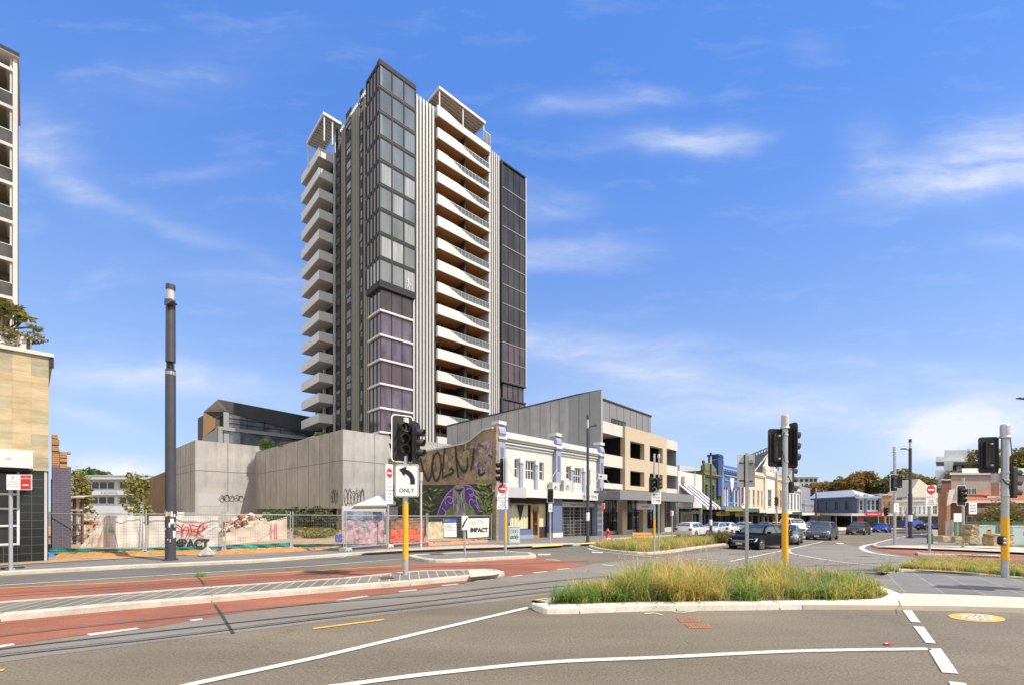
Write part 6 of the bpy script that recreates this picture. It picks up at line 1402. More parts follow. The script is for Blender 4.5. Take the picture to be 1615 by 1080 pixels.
mb = MB(local(sl)); mb.add([(-5*k, -6.3*k, (882.5-474)*k), (6*k, -6.3*k, (882.5-474)*k), (12*k, -12*k, (882.5-480)*k), (4*k, -16*k, (882.5-488)*k), (-3*k, -9*k, (882.5-486)*k), (6*k, 2*k, (882.5-476)*k), (12*k, 0, (882.5-482)*k)], [(0,1,2,3,4), (1,5,6,2), (4,3,2,6,5)], POLED); mb.build('luminaire', sl)
mb = MB(local(sl)); mb.lathe([(6.95*k, 0), (6.95*k, 5*k)], GRYTR, 16, (0, 0, (882.5-591)*k))
def sticker(a0, a1, z0, z1, m): 
    N = 6; vs = [(7.4*k*math.sin(math.radians(a0+(a1-a0)*i/N)), -7.4*k*math.cos(math.radians(a0+(a1-a0)*i/N)), zz_) for i in range(N+1) for zz_ in (z0, z1)]; mb.add(vs, [(2*i, 2*i+2, 2*i+3, 2*i+1) for i in range(N)], m)
rs = random.Random(4)
for i in range(22):
    a = rs.uniform(-85, 70); zz_ = (882.5-rs.uniform(804, 856))*k; sticker(a, a+rs.uniform(10, 35), zz_, zz_+rs.uniform(.05, .3), rs.choice([SIGW, SIGG, OFFW, M('sticker_orange', (.6,.3,.05), .6), BLK, SIGW]))
mb.build('sticker', sl)
def lamp(px, py, top, arm, label, r=2.6, lift=.13, side=1, capw=True):
    x, y, z, k = scale_at(px, py, lift); o = thing('street_lamp', label, 'street lamp', (x, y, z), 0, 'street lamps'); mb = MB(local(o))
    Hh = (py-top)*k; mb.cyl(0, 0, 0, Hh*.45, r*k, POLED, 12); mb.cyl(0, 0, Hh*.45, Hh-.9, r*.8*k, POLED, 12); mb.cyl(0, 0, 0, .06, r*1.8*k, POLED, 12)
    mb.cyl(0, 0, Hh-.9, Hh-.3, r*.6*k, OFFW, 10); mb.cyl(0, 0, Hh-.3, Hh, r*.8*k, POLED, 10); mb.build('pole', o)
    mb = MB(local(o)); za_ = (py-arm)*k; mb.tube([(0, 0, za_-.12), (side*6*k, 0, za_-.03), (side*9*k, 0, za_)], .045, POLED, 8); mb.box(min(side*8*k, side*14*k), max(side*8*k, side*14*k), -.16, .16, za_-.03, za_+.06, POLED); mb.build('lamp_arm', o)
    mb = MB(local(o)); mb.lathe([(r*1.05*k, (py-845)*k if False else Hh*.17), (r*1.05*k, Hh*.235)], SIGW, 12); mb.build('sticker', o); return o
lamp(927, 854.5, 654, 671, 'dark slate street lamp in front of the second terrace shop')
lamp(1121, 851, 713, 724, 'dark street lamp before the green shop and striped awning', 2.0)
lamp(1287, 842, 765, 772, 'thin distant street lamp before the slate blue corner building', 1.2)
lamp(1435.5, 848, 692, 707.5, 'tall dark street lamp on the right corner footpath', 2.6, side=-1)
x, y = G(1700, 884, .12); o = thing('street_lamp', 'street lamp at the right picture edge of which only the lamp tip shows', 'street lamp', (x, y, gz(x, y)), 0, 'street lamps'); kk = y/F
mb = MB(local(o)); Hh = (884-610)*kk; mb.cyl(0, 0, 0, Hh, .12, POLED, 10); mb.build('pole', o)
mb = MB(local(o)); za_ = (884-623)*kk; xe = (1606-1700)*kk; mb.tube([(0, 0, za_-.3), (xe*.6, 0, za_), (xe+.5, 0, za_)], .06, POLED, 8); mb.add([(xe, -.12, za_-.02), (xe+.7, -.2, za_-.06), (xe+.7, .2, za_-.06), (xe, .12, za_-.02), (xe, -.1, za_+.02), (xe+.7, -.18, za_+.1), (xe+.7, .18, za_+.1), (xe, .1, za_+.02)], [(0,3,2,1),(4,5,6,7),(0,1,5,4),(1,2,6,5),(2,3,7,6),(3,0,4,7)], POLED); mb.build('lamp_arm', o)
# signal pole just outside the frame at right: its long shadow crosses the bluestone
x, y = 15.0, 10.35; o = thing('traffic_signal', 'near signal pole standing outside the right picture edge, seen by its shadow', 'traffic light', (x, y, .1), 0, 'traffic signals'); pole(o, 4.6, .08, (.5, 2.2)); head(o, (-.3, -.1, 3.9), .6, True, 1.); head(o, (.3, .1, 3.8), 3.6, True, 1.)
# ------------------------------------------------------------------ cabinets, box, hydrant-like bits
def cab(px, py, w, h, label, lift=.13, m=CABG, tags=0, st=False, ang=-.25, d=.8):
    x, y, z, k = scale_at(px, py, lift); o = thing('utility_cabinet', label, 'utility box', (x, y, z), ang, 'roadside utility cabinets'); fn = local(o); W_, H_ = w*k, h*k
    mb = MB(fn); mb.box(-W_/2+.04, W_/2-.04, .04, d*W_-.04, 0, .1, GRYTR); mb.box(-W_/2, W_/2, 0, d*W_, .1, H_-.06, m); mb.box(-W_/2-.03, W_/2+.03, -.03, d*W_+.03, H_-.06, H_, m); mb.build('housing', o)
    mb = MB(fn); mb.box(-W_/2+.05, W_/2-.05, -.02, -.002, .16, H_-.14, m); mb.box(W_/2-.18, W_/2-.14, -.05, -.021, H_*.45, H_*.6, GALV); dr = mb.build('door', o)
    if st: mb = MB(fn); mb.box(0, W_*.3, -.025, -.021, H_*.55, H_*.75, M('sticker_orange', (.7,.28,.03), .6)); mb.box(W_*.07, W_*.24, -.03, -.0255, H_*.73, H_*.79, SIGK); mb.build('warning_sticker', o)
    if tags: tagwall(o, 'graffiti_tag', lambda a, y_, b: fn(-W_*.38+a, -.026, H_*.3+b), W_*.7, H_*.2, BLKPNT, tags, 3, .03); tagwall(o, 'graffiti_tag', lambda a, y_, b: fn(-W_*.38+a, -.026, H_*.62+b), W_*.7, H_*.2, M('tag_blue', (.1,.15,.4), .7), tags+1, 3, .02)
    return o
cab(811.5, 858.5, 17, 29.5, 'pale green utility cabinet with scribbled tags beside the terrace corner', tags=31, ang=.2)
cab(1555, 860, 24, 32, 'pale green utility cabinet with an orange sticker, left of the right signal', st=True)
cab(1613, 862, 27, 33, 'pale green utility cabinet with an orange sticker at the right picture edge', st=True)
x, y, z, k = scale_at(1471, 856.5, .13); o = thing('junction_pillar', 'white utility pillar with a green front box on the corner footpath', 'utility box', (x, y, z), 0)
mb = MB(local(o)); mb.box(0, 8*k, 0, 6*k, 0, 22*k, OFFW); mb.build('housing', o); mb = MB(local(o)); mb.box(-4.5*k, -.2*k, -1*k, 5*k, 0, 15*k, M('utility_green', (.03,.14,.06), .5)); mb.build('meter_box', o)
# red hydrant-like bin by the shops
x, y, z, k = scale_at(958.5, 849, .13); o = thing('red_standpipe', 'small red standpipe with a white foot outside the beige building', 'hydrant', (x, y, z), 0)
mb = MB(local(o)); mb.lathe([(0.2, 0), (.2, .08), (.12, .1), (.12, .5), (.17, .55), (.17, .62), (.11, .7), (.06, .8), (0, .82)], SIGR, 12); mb.build('body', o); mb = MB(local(o)); mb.lathe([(.24, 0), (.24, .05), (0, .05)], SIGW, 12); mb.build('foot', o)
x, y, z, k = scale_at(1014, 852.5, .13); o = thing('a_frame_sign', 'orange timber sandwich board with black lettering outside the beige building', 'sign', (x, y, z), 0)
mb = MB(local(o)); W_, H_ = 30*k, 13*k; OS = M('orange_sign_board', (.62,.26,.04), .6)
mb.add([(-W_/2, 0, .05), (W_/2, 0, .05), (W_/2, .25, H_), (-W_/2, .25, H_), (-W_/2, .5, .05), (W_/2, .5, .05), (W_/2, .28, H_), (-W_/2, .28, H_)], [(0,1,2,3),(5,4,7,6),(3,2,6,7),(0,3,7,4),(1,5,6,2)], OS); mb.build('board', o)
mb = MB(local(o)); 
for i, t in enumerate(('TIMBER FLOORS', 'SAW SHARPENING')): mb.text(t, lambda a, b, i=i: (a, .25*(H_*(.62-.38*i)+b-.05)/(H_-.05)-.006, H_*(.62-.38*i)+b), SIGK, H_*.16, .095)
mb.build('lettering', o)
for i, (px, py) in enumerate(((856, 733),)): pass
# air conditioners on the terrace awning
for i, (px, wd, zt_) in enumerate(((877, 12.5, 757), (896, 18, 753))):
    vq = 22.1; x, y = s2w(su(px, vq), vq); o = thing('air_conditioner', ('smaller beige air conditioner unit, left one on the terrace awning', 'larger beige air conditioner unit, right one on the terrace awning')[i], 'air conditioner', (x, y, 3.60), TH, 'air conditioners on the terrace awning')
    t_ = y; W_ = (1.0, 1.25)[i]; H_ = (.75, 1.0)[i]; mb = MB(local(o)); mb.box(-W_/2, W_/2, 0, .4, .1, H_+.1, OFFW); mb.box(-W_/2+.1, -W_/2+.2, .05, .35, 0, .1, GALV); mb.box(W_/2-.2, W_/2-.1, .05, .35, 0, .1, GALV); mb.build('casing', o)
    mb = MB(local(o)); mb.lathe([(.0, -.012), (.26*H_/.8, -.012), (.27*H_/.8, 0)], GRYTR, 16, (-.08, 0, .1+H_/2), 'y'); mb.lathe([(.0, -.02), (.07, -.02), (.08, -.012)], DARK2, 10, (-.08, 0, .1+H_/2), 'y'); mb.lathe([(.15, -.016), (.17, -.016)], DARK2, 14, (-.08, 0, .1+H_/2), 'y'); mb.build('fan_grille', o)
# projecting sign on the terrace
vq = 21.; o = sthing('projecting_sign', 'small white projecting arrow sign above the lettered awning', 'sign', su(951, vq), vq, 3.7); mb = MB(S); a, b = su(944, vq), su(957.5, vq); z0_, z1_ = zv(950, 755, vq), zv(950, 747, vq)
mb.box(a, b, vq, vq+.08, z0_, z1_, OFFW); mb.box(a+.2, a+.55, vq-.01, vq, z0_+.15, z0_+.3, SIGK); mb.text('STOVES', lambda p, q: (b-.55+p, vq-.006, z0_+.16+q), SIGG, .13, .09); mb.build('sign_panel', o)
mb = MB(S); mb.tube([(a+.1, vq+.04, z1_), (a-.6, VF-.3, z1_+.8)], .02, GALV, 5); mb.tube([(b-.1, vq+.04, z0_), (b+1.6, vq-.6, 3.65)], .02, GALV, 5); mb.tube([(a+.3, vq+.04, z0_), (a+.8, vq-.3, 3.62)], .02, GALV, 5); mb.build('stay', o)
# ------------------------------------------------------------------ iron covers in the road
for lab, q in (('rusty rectangular drain cover in the near asphalt, the farther of two', [(1066,974),(1099,974),(1106,980),(1073,980.5)]), ('rusty rectangular drain cover in the near asphalt, the nearer of two', [(1080,984),(1116,984),(1123,990),(1087,990.5)])):
    pts = GP(q); mb = MB(); RU = M('rusty_iron', (.36,.15,.07), .8, var=.4, scale=14); mb.add([(*p, .008) for p in pts]+[(*p, .014) for p in inset(pts, .05)], [(0,1,5,4),(1,2,6,5),(2,3,7,6),(3,0,4,7),(4,5,6,7)], RU)
    for i in range(7):
        t = .12+.76*i/6; A = [pts[0][j]+(pts[1][j]-pts[0][j])*t for j in (0, 1)]; B = [pts[3][j]+(pts[2][j]-pts[3][j])*t for j in (0, 1)]
        mb.stroke([(A[0]*.85+B[0]*.15, A[1]*.85+B[1]*.15), (A[0]*.15+B[0]*.85, A[1]*.15+B[1]*.85)], .02, lambda a, b: (a, b, .0155), BLKM)
    tag(mb.build('drain_cover'), lab, 'drain cover', 'drain covers')
c = G(1540, 973.5); a_ = G(1496, 971); b_ = G(1586, 977); e = G(1540, 967.5); f_ = G(1540, 979.5)
ax = Vector((b_[0]-a_[0], b_[1]-a_[1]))/2; ay = Vector((e[0]-f_[0], e[1]-f_[1]))/2
mb = MB(); P_ = lambda r, t, z: (c[0]+ax.x*r*math.cos(t)+ay.x*r*math.sin(t), c[1]+ax.y*r*math.cos(t)+ay.y*r*math.sin(t), z)
ts = [2*math.pi*i/40 for i in range(40)]
mb.add([P_(1, t, .007) for t in ts], [tuple(range(40))], YEL_P); mb.add([P_(.66, t, .012)for t in ts], [tuple(range(40))], WHT_P)
for i in range(26): 
    t = i*2.4; r = .6*math.sqrt((i+.5)/26); q = P_(r, t, .017); mb.add([(q[0]-.04, q[1]-.01, .017), (q[0]+.03, q[1]-.02, .017), (q[0]+.02, q[1]+.02, .017)], [(0, 1, 2)], JOINT)
tag(mb.build('manhole_cover'), 'round cover ringed with yellow paint in the near asphalt at right', 'manhole cover')
for lab, q, l in (('dark drain grate in the paved median near its signal pole', [(597,909.5),(615,907.5),(622,911),(603,912.5)], .15), ('dark drain grate on the small turn island', [(678,872.3),(697,872),(700,873.8),(680,874)], .13), ('small rusty pit lid before the turn island signal', [(752,867.4),(763,867.2),(764,868.6),(753,868.7)], .13)):
    pts = GP(q, l); mb = MB(); mb.add([(*p, gz(*p)+l+.006) for p in pts], [(0, 1, 2, 3)], M('dark_rust', (.12,.07,.05), .8, var=.4, scale=12)); tag(mb.build('drain_cover'), lab, 'drain cover', 'drain covers')
# flattened red-and-white packet
pts = GP([(1394,1015),(1402,1014.4),(1406,1017),(1396,1017.6)]); mb = MB(); mb.add([(*p, .03) for p in pts]+[(*p, .018) for p in pts], [(0,1,2,3),(0,4,5,1),(1,5,6,2),(2,6,7,3),(3,7,4,0)], SIGR); mb.add([(*p, .031) for p in GP([(1396,1016.5),(1400,1016.2),(1401,1017),(1397,1017.3)])], [(0,1,2,3)], SIGW); tag(mb.build('litter_packet'), 'flattened red and white packet lying on the asphalt at right', 'litter')
# ------------------------------------------------------------------ temporary mesh fence and what hangs on it
FP = [(72,877.5),(228,873.5),(353,871.5),(460,867),(544,868.5),(611,862.4),(673.7,858.6),(732,854),(776,851.5)]
fw = [G(px, py, .13) for px, py in FP]
WIRE = M('fence_wire', (.30,.31,.31), .5, .3)
def railz(i): return [1.98, 1.97, 1.93, 1.9, 1.88, 1.84, 1.80, 1.78, 1.76][i]
flab = ['mesh fence panel in front of the purple brick wall, leftmost', 'mesh fence panel behind the thick lamp column', 'mesh fence panel with the torn slanting banner, before the rubble', 'open mesh fence panel with green cloth along its foot before the undercroft', 'mesh fence panel with pink and blue painted cloth', 'mesh fence panel over bright red painted cloth', 'mesh fence panel with the poster, before the mural', 'mesh fence panel with the IMPACT board next to the terrace shop']
for i in range(len(fw)-1):
    a, b = Vector(fw[i]), Vector(fw[i+1]); L = (b-a).length; d = (b-a)/L; a2, b2 = a+d*.06, b-d*.06; rz = math.atan2(d.y, d.x)
    z0 = gz(a.x, a.y)+.13; z1 = gz(b.x, b.y)+.13; o = thing('mesh_fence', flab[i], 'fence', (a.x, a.y, z0), rz, 'temporary fence panels'); fn = local(o)
    LL = L-.12; R0, R1 = railz(i)-z0+0, railz(i+1)-z0; ft = z1-z0
    tz = lambda s: R0+(R1-R0)*s; bz = lambda s: .12+ft*s
    mb = MB(fn); mb.tube([(.06, 0, 0), (.06, 0, R0+.18)], .024, GALV, 8); mb.tube([(.06+LL, 0, ft), (.06+LL, 0, R1+.18)], .024, GALV, 8)
    mb.tube([(.06, 0, R0), (.06+LL, 0, R1)], .02, GALV, 8); mb.tube([(.06, 0, .15), (.06+LL, 0, ft+.15)], .018, GALV, 8)
    if LL > 3.2: mb.tube([(.06+LL/2, 0, ft/2), (.06+LL/2, 0, tz(.5))], .02, GALV, 8) if False else None
    mb.build('panel_frame', o)
    mb = MB(fn); n = int(LL/.10); m_ = 2.2
    def wire(p, q, w=.0035): 
        p, q = Vector(p), Vector(q); dd = (q-p).normalized(); s_ = Vector((dd.z, 0, -dd.x))*w
        mb.add([tuple(p-s_), tuple(p+s_), tuple(q+s_), tuple(q-s_)], [(0, 1, 2, 3)], WIRE)
    for j in range(1, n): s = j/n; wire((.06+LL*s, .002, bz(s)+.03), (.06+LL*s, .002, tz(s)))
    nh = int((R0)/.16)
    for j in range(1, nh): t = j/nh; wire((.06, -.002, bz(0)+(tz(0)-bz(0))*t), (.06+LL, -.002, bz(1)+(tz(1)-bz(1))*t))
    mb.build('wire_mesh', o)
feet = ['blue plastic fence foot at the far left beside the black tiled wall', 'dark blue fence foot left of the thick lamp column', 'blue fence foot under the post before the rubble', 'pale blue and white fence foot right of the torn banner', 'grey fence foot left of the pink painted cloth', 'white fence foot at the left end of the red cloth', 'pink fence foot at the right end of the red cloth', 'red and pink fence foot before the IMPACT board']
fcol = [M('feet_light_blue', (.08,.24,.70), .5), BLUEP, BLUEP, M('feet_pale_blue', (.25,.36,.62), .5), SIGG, OFFW, M('feet_pink', (.65,.30,.30), .6), M('feet_red', (.6,.16,.14), .6)]
for i in range(8):
    p = fw[i]; z = gz(*p)+.13; o = thing('ballast_block', feet[i], 'fence foot', (p[0], p[1], z), math.atan2(fw[i+1][1]-fw[i][1], fw[i+1][0]-fw[i][0])+.0, 'fence feet'); mb = MB(local(o)); W_ = .30 if i < 4 else .2
    mb.prism([(-W_, 0), (-W_+.06, 0), (-W_+.06, .05), (-.06, .05), (-.06, 0), (.06, 0), (.06, .05), (W_-.06, .05), (W_-.06, 0), (W_, 0), (W_-.03, .17), (-W_+.03, .17)], -.3, .22, fcol[i], 'y'); mb.build('moulded_block', o)
    mb = MB(local(o)); mb.cyl(-.06, -.0, .171, .2, .05, GRYTR, 8); mb.cyl(.06, .0, .171, .2, .05, GRYTR, 8); mb.build('post_socket', o)
def cloth(name, label, pts, m, off=.05, amp=.03, seed=1, cat='banner', extra=None, n=22, mz=10, behind=True):
    """cloth hung on the fence: pts are top-left, top-right, bottom-right, bottom-left pixels"""
    r = random.Random(seed); ph = [r.uniform(0, 6) for _ in range(6)]
    def fp(px, py):                                   # the point of the fence plane seen at a pixel
        for i in range(len(fw)-1):
            x0, x1 = FP[i][0], FP[i+1][0]
            if px <= x1 or i == len(fw)-2:
                a, b = Vector(fw[i]), Vector(fw[i+1]); k_ = (px-CX)/F; d = b-a; s = (k_*a.y-a.x)/(d.x-k_*d.y); p = a+d*s; nrm = Vector((-d.y, d.x)).normalized()
                return p, nrm, zat(py, p.y)
    mb = MB(); vs = []
    for j in range(mz+1):
        for i in range(n+1):
            s, t = i/n, j/mz
            tx = pts[0][0]+(pts[1][0]-pts[0][0])*s, pts[0][1]+(pts[1][1]-pts[0][1])*s; bx = pts[3][0]+(pts[2][0]-pts[3][0])*s, pts[3][1]+(pts[2][1]-pts[3][1])*s
            px, py = tx[0]+(bx[0]-tx[0])*t, tx[1]+(bx[1]-tx[1])*t
            p, nrm, z = fp(px, py); w = amp*(math.sin(s*9+ph[0]+t*2)+.6*math.sin(s*23+ph[1]-t*5)+.5*math.sin(t*11+ph[2]+s*4))
            q = p+nrm*(off+w+amp*2); vs.append((q.x, q.y, z))
    mb.add(vs, [(j*(n+1)+i, j*(n+1)+i+1, (j+1)*(n+1)+i+1, (j+1)*(n+1)+i) for j in range(mz) for i in range(n)], m, True)
    o = tag(mb.build(name), label, cat, 'cloths and boards on the fence' if cat == 'banner' else None)
    if extra:
        q = MB()
        def Pp(a, b, d=0): p, nrm, z = fp(a, b); w = p+nrm*(off-amp*.3-.012-d); return (w.x, w.y, z)
        extra(q, Pp); q.build('lettering', o)
    return o
def pst(q, P, pts, w, m, n=5):
    c = catmull(pts, n); V = []
    for i in range(len(c)):
        a = Vector(c[max(0, i-1)]); b = Vector(c[min(len(c)-1, i+1)]); d = (b-a).normalized() if (b-a).length > 0 else Vector((1, 0)); V += [P(c[i][0]-d.y*w, c[i][1]+d.x*w), P(c[i][0]+d.y*w, c[i][1]-d.x*w)]
    q.add(V, [(2*i, 2*i+1, 2*i+3, 2*i+2) for i in range(len(c)-1)], m)
def ex1(q, P):
    q.text('IMPACT', lambda a, b: P(297+a*1., 863-b*1.), SIGK, 13.5, 10.5, bold=.05)
    for pts in ([(264,828),(272,825),(284,831)], [(270,829),(268,838),(262,846)], [(286,846),(285,832),(288,826)], [(286,836),(292,830),(296,836),(292,845)], [(297,826),(300,838),(296,846)], [(300,827),(312,830),(318,824)], [(303,836),(309,834),(312,840),(304,845)], [(258,834),(275,838),(292,836),(312,838),(326,828)], [(314,826),(310,840),(320,846)], [(320,824),(318,836)]): pst(q, P, pts, 1.0, REDPNT)
    for pts in ([(322,832),(330,826),(338,824)], [(324,840),(332,834),(340,830)], [(318,850),(330,846),(338,848)]): pst(q, P, pts, .3, SIGG)
cloth('banner', 'large white cloth with black IMPACT lettering and red scrawl on the fence', [(231,813),(342,813),(343,861),(231,864)], BANW, .12, .02, 3, extra=ex1)
def exg(q, P):
    for pts in ([(172,830),(176,836),(168,838)], [(166,834),(178,838)]): pst(q, P, pts, 1.6, M('pale_green_spray', (.3,.55,.4), .8))
cloth('banner', 'white cloth with a faint green mark hanging left of the thick lamp column', [(166,812),(224,813),(226,863),(122,863)], BANW, .12, .035, 5, extra=exg)
cloth('banner', 'blush-coloured torn banner slumping to the left side of the first panel', [(165,812),(172,813),(184,862),(130,863)], BANP, .08, .04, 6)
def exs(q, P):
    for x_ in (428, 433.5, 436.5): pst(q, P, [(x_, 824), (x_, 850)], .5, REDPNT)
    for pts in ([(405,852),(425,840),(437,830)], [(400,832),(408,838),(414,830),(420,840)]): pst(q, P, pts, .3, SIGG)
cloth('banner', 'cream banner torn into a slanting wedge with red stripes before the rubble', [(356,840),(453,814),(453,849),(356,859)], BANP, .10, .02, 7, extra=exs)
cloth('banner', 'small bright blue cloth low on the open fence panel', [(526,842),(538,842),(537,855),(526,854)], M('banner_blue', (.25,.28,.75), .8), .1, .02, 9)
cloth('banner', 'pink and white paint-splashed cloth on the fence', [(546,820),(610,819),(611,858),(548,861)], M('cloth_pink', (.40,.27,.30), .85, var=.75, scale=3.5), .12, .03, 10)
cloth('banner', 'upper blue and brown painted cloth strip above the pink one', [(546,805),(610,806),(610,830),(546,832)], M('cloth_blue_brown', (.16,.20,.26), .85, var=.9, scale=2.2), .16, .02, 12)
cloth('banner', 'bright red painted cloth on the fence', [(613,833),(672,832),(672,854),(613,857)], M('cloth_red', (.66,.11,.06), .85, var=.6, scale=7), .12, .03, 11)
cloth('banner', 'brown painted cloth strip above the bright red one', [(613,817),(672,816),(672,833),(613,834)], M('cloth_brown', (.25,.13,.07), .85, var=.6, scale=3), .13, .02, 13)
cloth('banner', 'pale sand-coloured painted cloth left of the poster', [(677,823),(702,822),(702,848),(677,850)], M('cloth_sand', (.55,.48,.30), .85, var=.35, scale=4), .12, .02, 14)
def exb(q, P):
    q.text('IMPACT', lambda a, b: P(757+a, 838-b), SIGK, 6.5, 4.6, bold=.05); 
    for pts in ([(741,826),(745,819),(748,826),(744,824)], [(749,820),(752,826),(755,819)], [(756,826),(757,819),(761,822),(757,824)], [(762,820),(763,826),(767,819)]): pst(q, P, pts, .3, SIGG)
cloth('banner', 'white board with small black IMPACT lettering at the right end of the fence', [(738,817),(773,816),(772,846),(739,848)], BANW, .08, .004, 15, extra=exb)
def exp_(q, P):
    q.add([P(701,818), P(721,818), P(721,823), P(701,824)], [(0,1,2,3)], BLUEP); q.add([P(703,818.5), P(711,818.2), P(710,821), P(703,821.5)], [(0,1,2,3)], M('poster_green', (.2,.5,.1), .7))
    for i in range(5): q.add([P(702,826+i*2.2,.001), P(719-(i % 2)*4,826+i*2.2,.001), P(719-(i % 2)*4,826.7+i*2.2,.001), P(702,826.7+i*2.2,.001)], [(0,1,2,3)], SIGG)
cloth('poster', 'printed white notice poster with a blue heading on the fence', [(701,818),(721,818),(722,846),(702,846)], SIGW, .08, .005, 16, extra=exp_)
def shade(label, pts, seed): cloth('shade_cloth', label, pts, GREENC, -.06, .05, seed, 'shade cloth', None, 60, 4)
shade('green shade cloth bunched along the foot of the leftmost fence panel', [(70,863.5),(228,865),(228,871),(68,880)], 21)
shade('green shade cloth along the foot of the fence behind the lamp column', [(230,863),(352,861),(352,867),(230,870)], 22)
shade('green shade cloth along the foot of the torn-banner panel', [(355,859),(458,855),(459,862),(355,867)], 23)
shade('green shade cloth along the foot of the open panel and painted cloths', [(463,857),(610,857),(672,853),(463,864)], 24)
def strip(name, label, pts, h0, h1, w, m, kind='stuff'):
    r = random.Random(9); mb = MB(); vs = []; P = GP(pts, .13); D = []
    for i in range(len(P)-1):
        for j in range(24): t = j/24; D.append((P[i][0]+(P[i+1][0]-P[i][0])*t, P[i][1]+(P[i+1][1]-P[i][1])*t))
    for p in D:
        z = gz(*p)+.11
        for a, hh in ((0, 0), (.12, .6), (.35, 1), (.7, .8), (w, 0)): vs.append((p[0]-a*.3+r.uniform(-.02, .02), p[1]+a+r.uniform(-.03, .03), z+(h0+(h1-h0)*r.random())*hh))
    mb.add(vs, [(i*5+j, (i+1)*5+j, (i+1)*5+j+1, i*5+j+1) for i in range(len(D)-1) for j in range(4)], m, True); o = mb.build(name); o['kind'] = kind; return tag(o, label, 'soil')
strip('soil_berm', 'low ridge of orange soil along the fence foot', [(85,879.5),(228,875.5),(353,873.5),(460,869),(540,864)], .12, .24, 1.1, ORG)
strip('soil_berm', 'orange rubble along the foot of the right-hand fence', [(676,860),(732,856),(772,853.5)], .1, .2, .8, M('orange_rubble', (.55,.20,.10), .9, var=.4, scale=6, bmp=.5))
# rubble heaps
def rubble(label, cx, cy, w, h, d, n, seed, mats, z0=.14):
    r = random.Random(seed); mb = MB()
    for i in range(n):
        a, b = r.gauss(0, .33), r.gauss(0, .33); 
        if a*a+b*b > 1: continue
        x, y = cx+a*w, cy+b*d; hz = h*max(0, 1-(a*a+b*b)**.5)*r.uniform(.3, 1); s = r.uniform(.06, .22); M4 = Matrix.Translation((x, y, z0+gz(x, y)+hz)) @ Matrix.Rotation(r.uniform(0, 6), 4, Vector((r.random(), r.random(), r.random())).normalized())
        e = [s*r.uniform(.5, 1.3) for _ in range(3)]; vs = [tuple(M4 @ Vector((sx*e[0]*r.uniform(.7, 1), sy*e[1]*r.uniform(.7, 1), sz*e[2]*r.uniform(.6, 1)))) for sx in (-1, 1) for sy in (-1, 1) for sz in (-1, 1)]
        mb.add(vs, [(0,1,3,2),(4,6,7,5),(0,4,5,1),(2,3,7,6),(0,2,6,4),(1,5,7,3)], r.choice(mats))
    N = 14; mb.add([(cx+w*.75*(i/N-.5)*2, cy+d*.75*(j/N-.5)*2, z0-.1+gz(cx, cy)+h*.85*max(0, 1-math.hypot((i/N-.5)*2, (j/N-.5)*2))*r.uniform(.85, 1.1)) for j in range(N+1) for i in range(N+1)], [(j*(N+1)+i, j*(N+1)+i+1, (j+1)*(N+1)+i+1, (j+1)*(N+1)+i) for j in range(N) for i in range(N)], DIRT, True)
    o = mb.build('rubble_heap'); o['kind'] = 'stuff'; tag(o, label, 'rubble')
RG = [M('rubble_grey', (.42,.36,.30), .9, var=.25), M('rubble_pale', (.55,.48,.40), .9), M('rubble_brick', (.36,.15,.09), .9), M('rubble_tan', (.44,.33,.23), .9)]
x, y = xw(140, 30), 30; rubble('heap of tan and grey demolition rubble behind the leftmost fence panel', x, y, 2.4, 1.9, 3, 260, 1, RG)
x, y = xw(392, 32), 32; rubble('grey rubble heap with red bricks before the podium undercroft', x, y, 3.6, 1.9, 3, 420, 2, [RG[0], RG[0], RG[1], RG[3], RG[2]])
# scaffold-like stack beside the purple wall
o = thing('scaffold_frame', 'rusty shoring frame of posts beside the purple brick wall', 'scaffold', (xw(120, 26), 26, .14), 0); fn = lambda x_, y_, z_: (x_, y_, z_); mb = MB()
for px in (114.5, 120, 127): mb.box(xw(px, 26), xw(px, 26)+.1, 26, 26.1, 0, zat(785, 26), BARK if px != 120 else OFFW)
mb.build('post', o); mb = MB()
for py in (785, 805, 828, 845): mb = MB(); mb.box(xw(113, 26), xw(130, 26), 25.9, 26.0, zat(py, 26), zat(py, 26)+.09, OFFW if py == 805 else BARK); mb.build('rail', o)
mb = MB(); mb.add([(xw(112, 26), 25.8, zat(783, 26)), (xw(138, 26), 25.8, zat(783, 26)), (xw(138, 26), 26.5, zat(783, 26)+.1), (xw(112, 26), 26.5, zat(783, 26)+.1), (xw(112, 26), 25.8, zat(785, 26)), (xw(138, 26), 25.8, zat(785, 26)), (xw(138, 26), 26.5, zat(785, 26)), (xw(112, 26), 26.5, zat(785, 26))], [(0,1,2,3),(4,7,6,5),(0,4,5,1)], OFFW); mb.build('plank', o)
# slumped grey plastic sheet at the lamp foot
x, y = G(325, 876, .13); mb = MB(); r = random.Random(8); vs = [(x, y+.1, gz(x, y)+.13+.42)]
for i in range(14): t = i*math.pi*2/14; rr_ = .38*r.uniform(.7, 1.25); vs.append((x+rr_*math.cos(t)*1.3, y+rr_*math.sin(t)*.6, gz(x, y)+.14+r.uniform(0, .1)))
mb.add(vs, [(0, i+1, (i+1) % 14+1) for i in range(14)], M('grey_plastic_sheet', (.36,.34,.31), .6, var=.3, scale=5)); tag(mb.build('plastic_sheet'), 'crumpled grey plastic sheet slumped on the footpath right of the lamp column', 'litter')
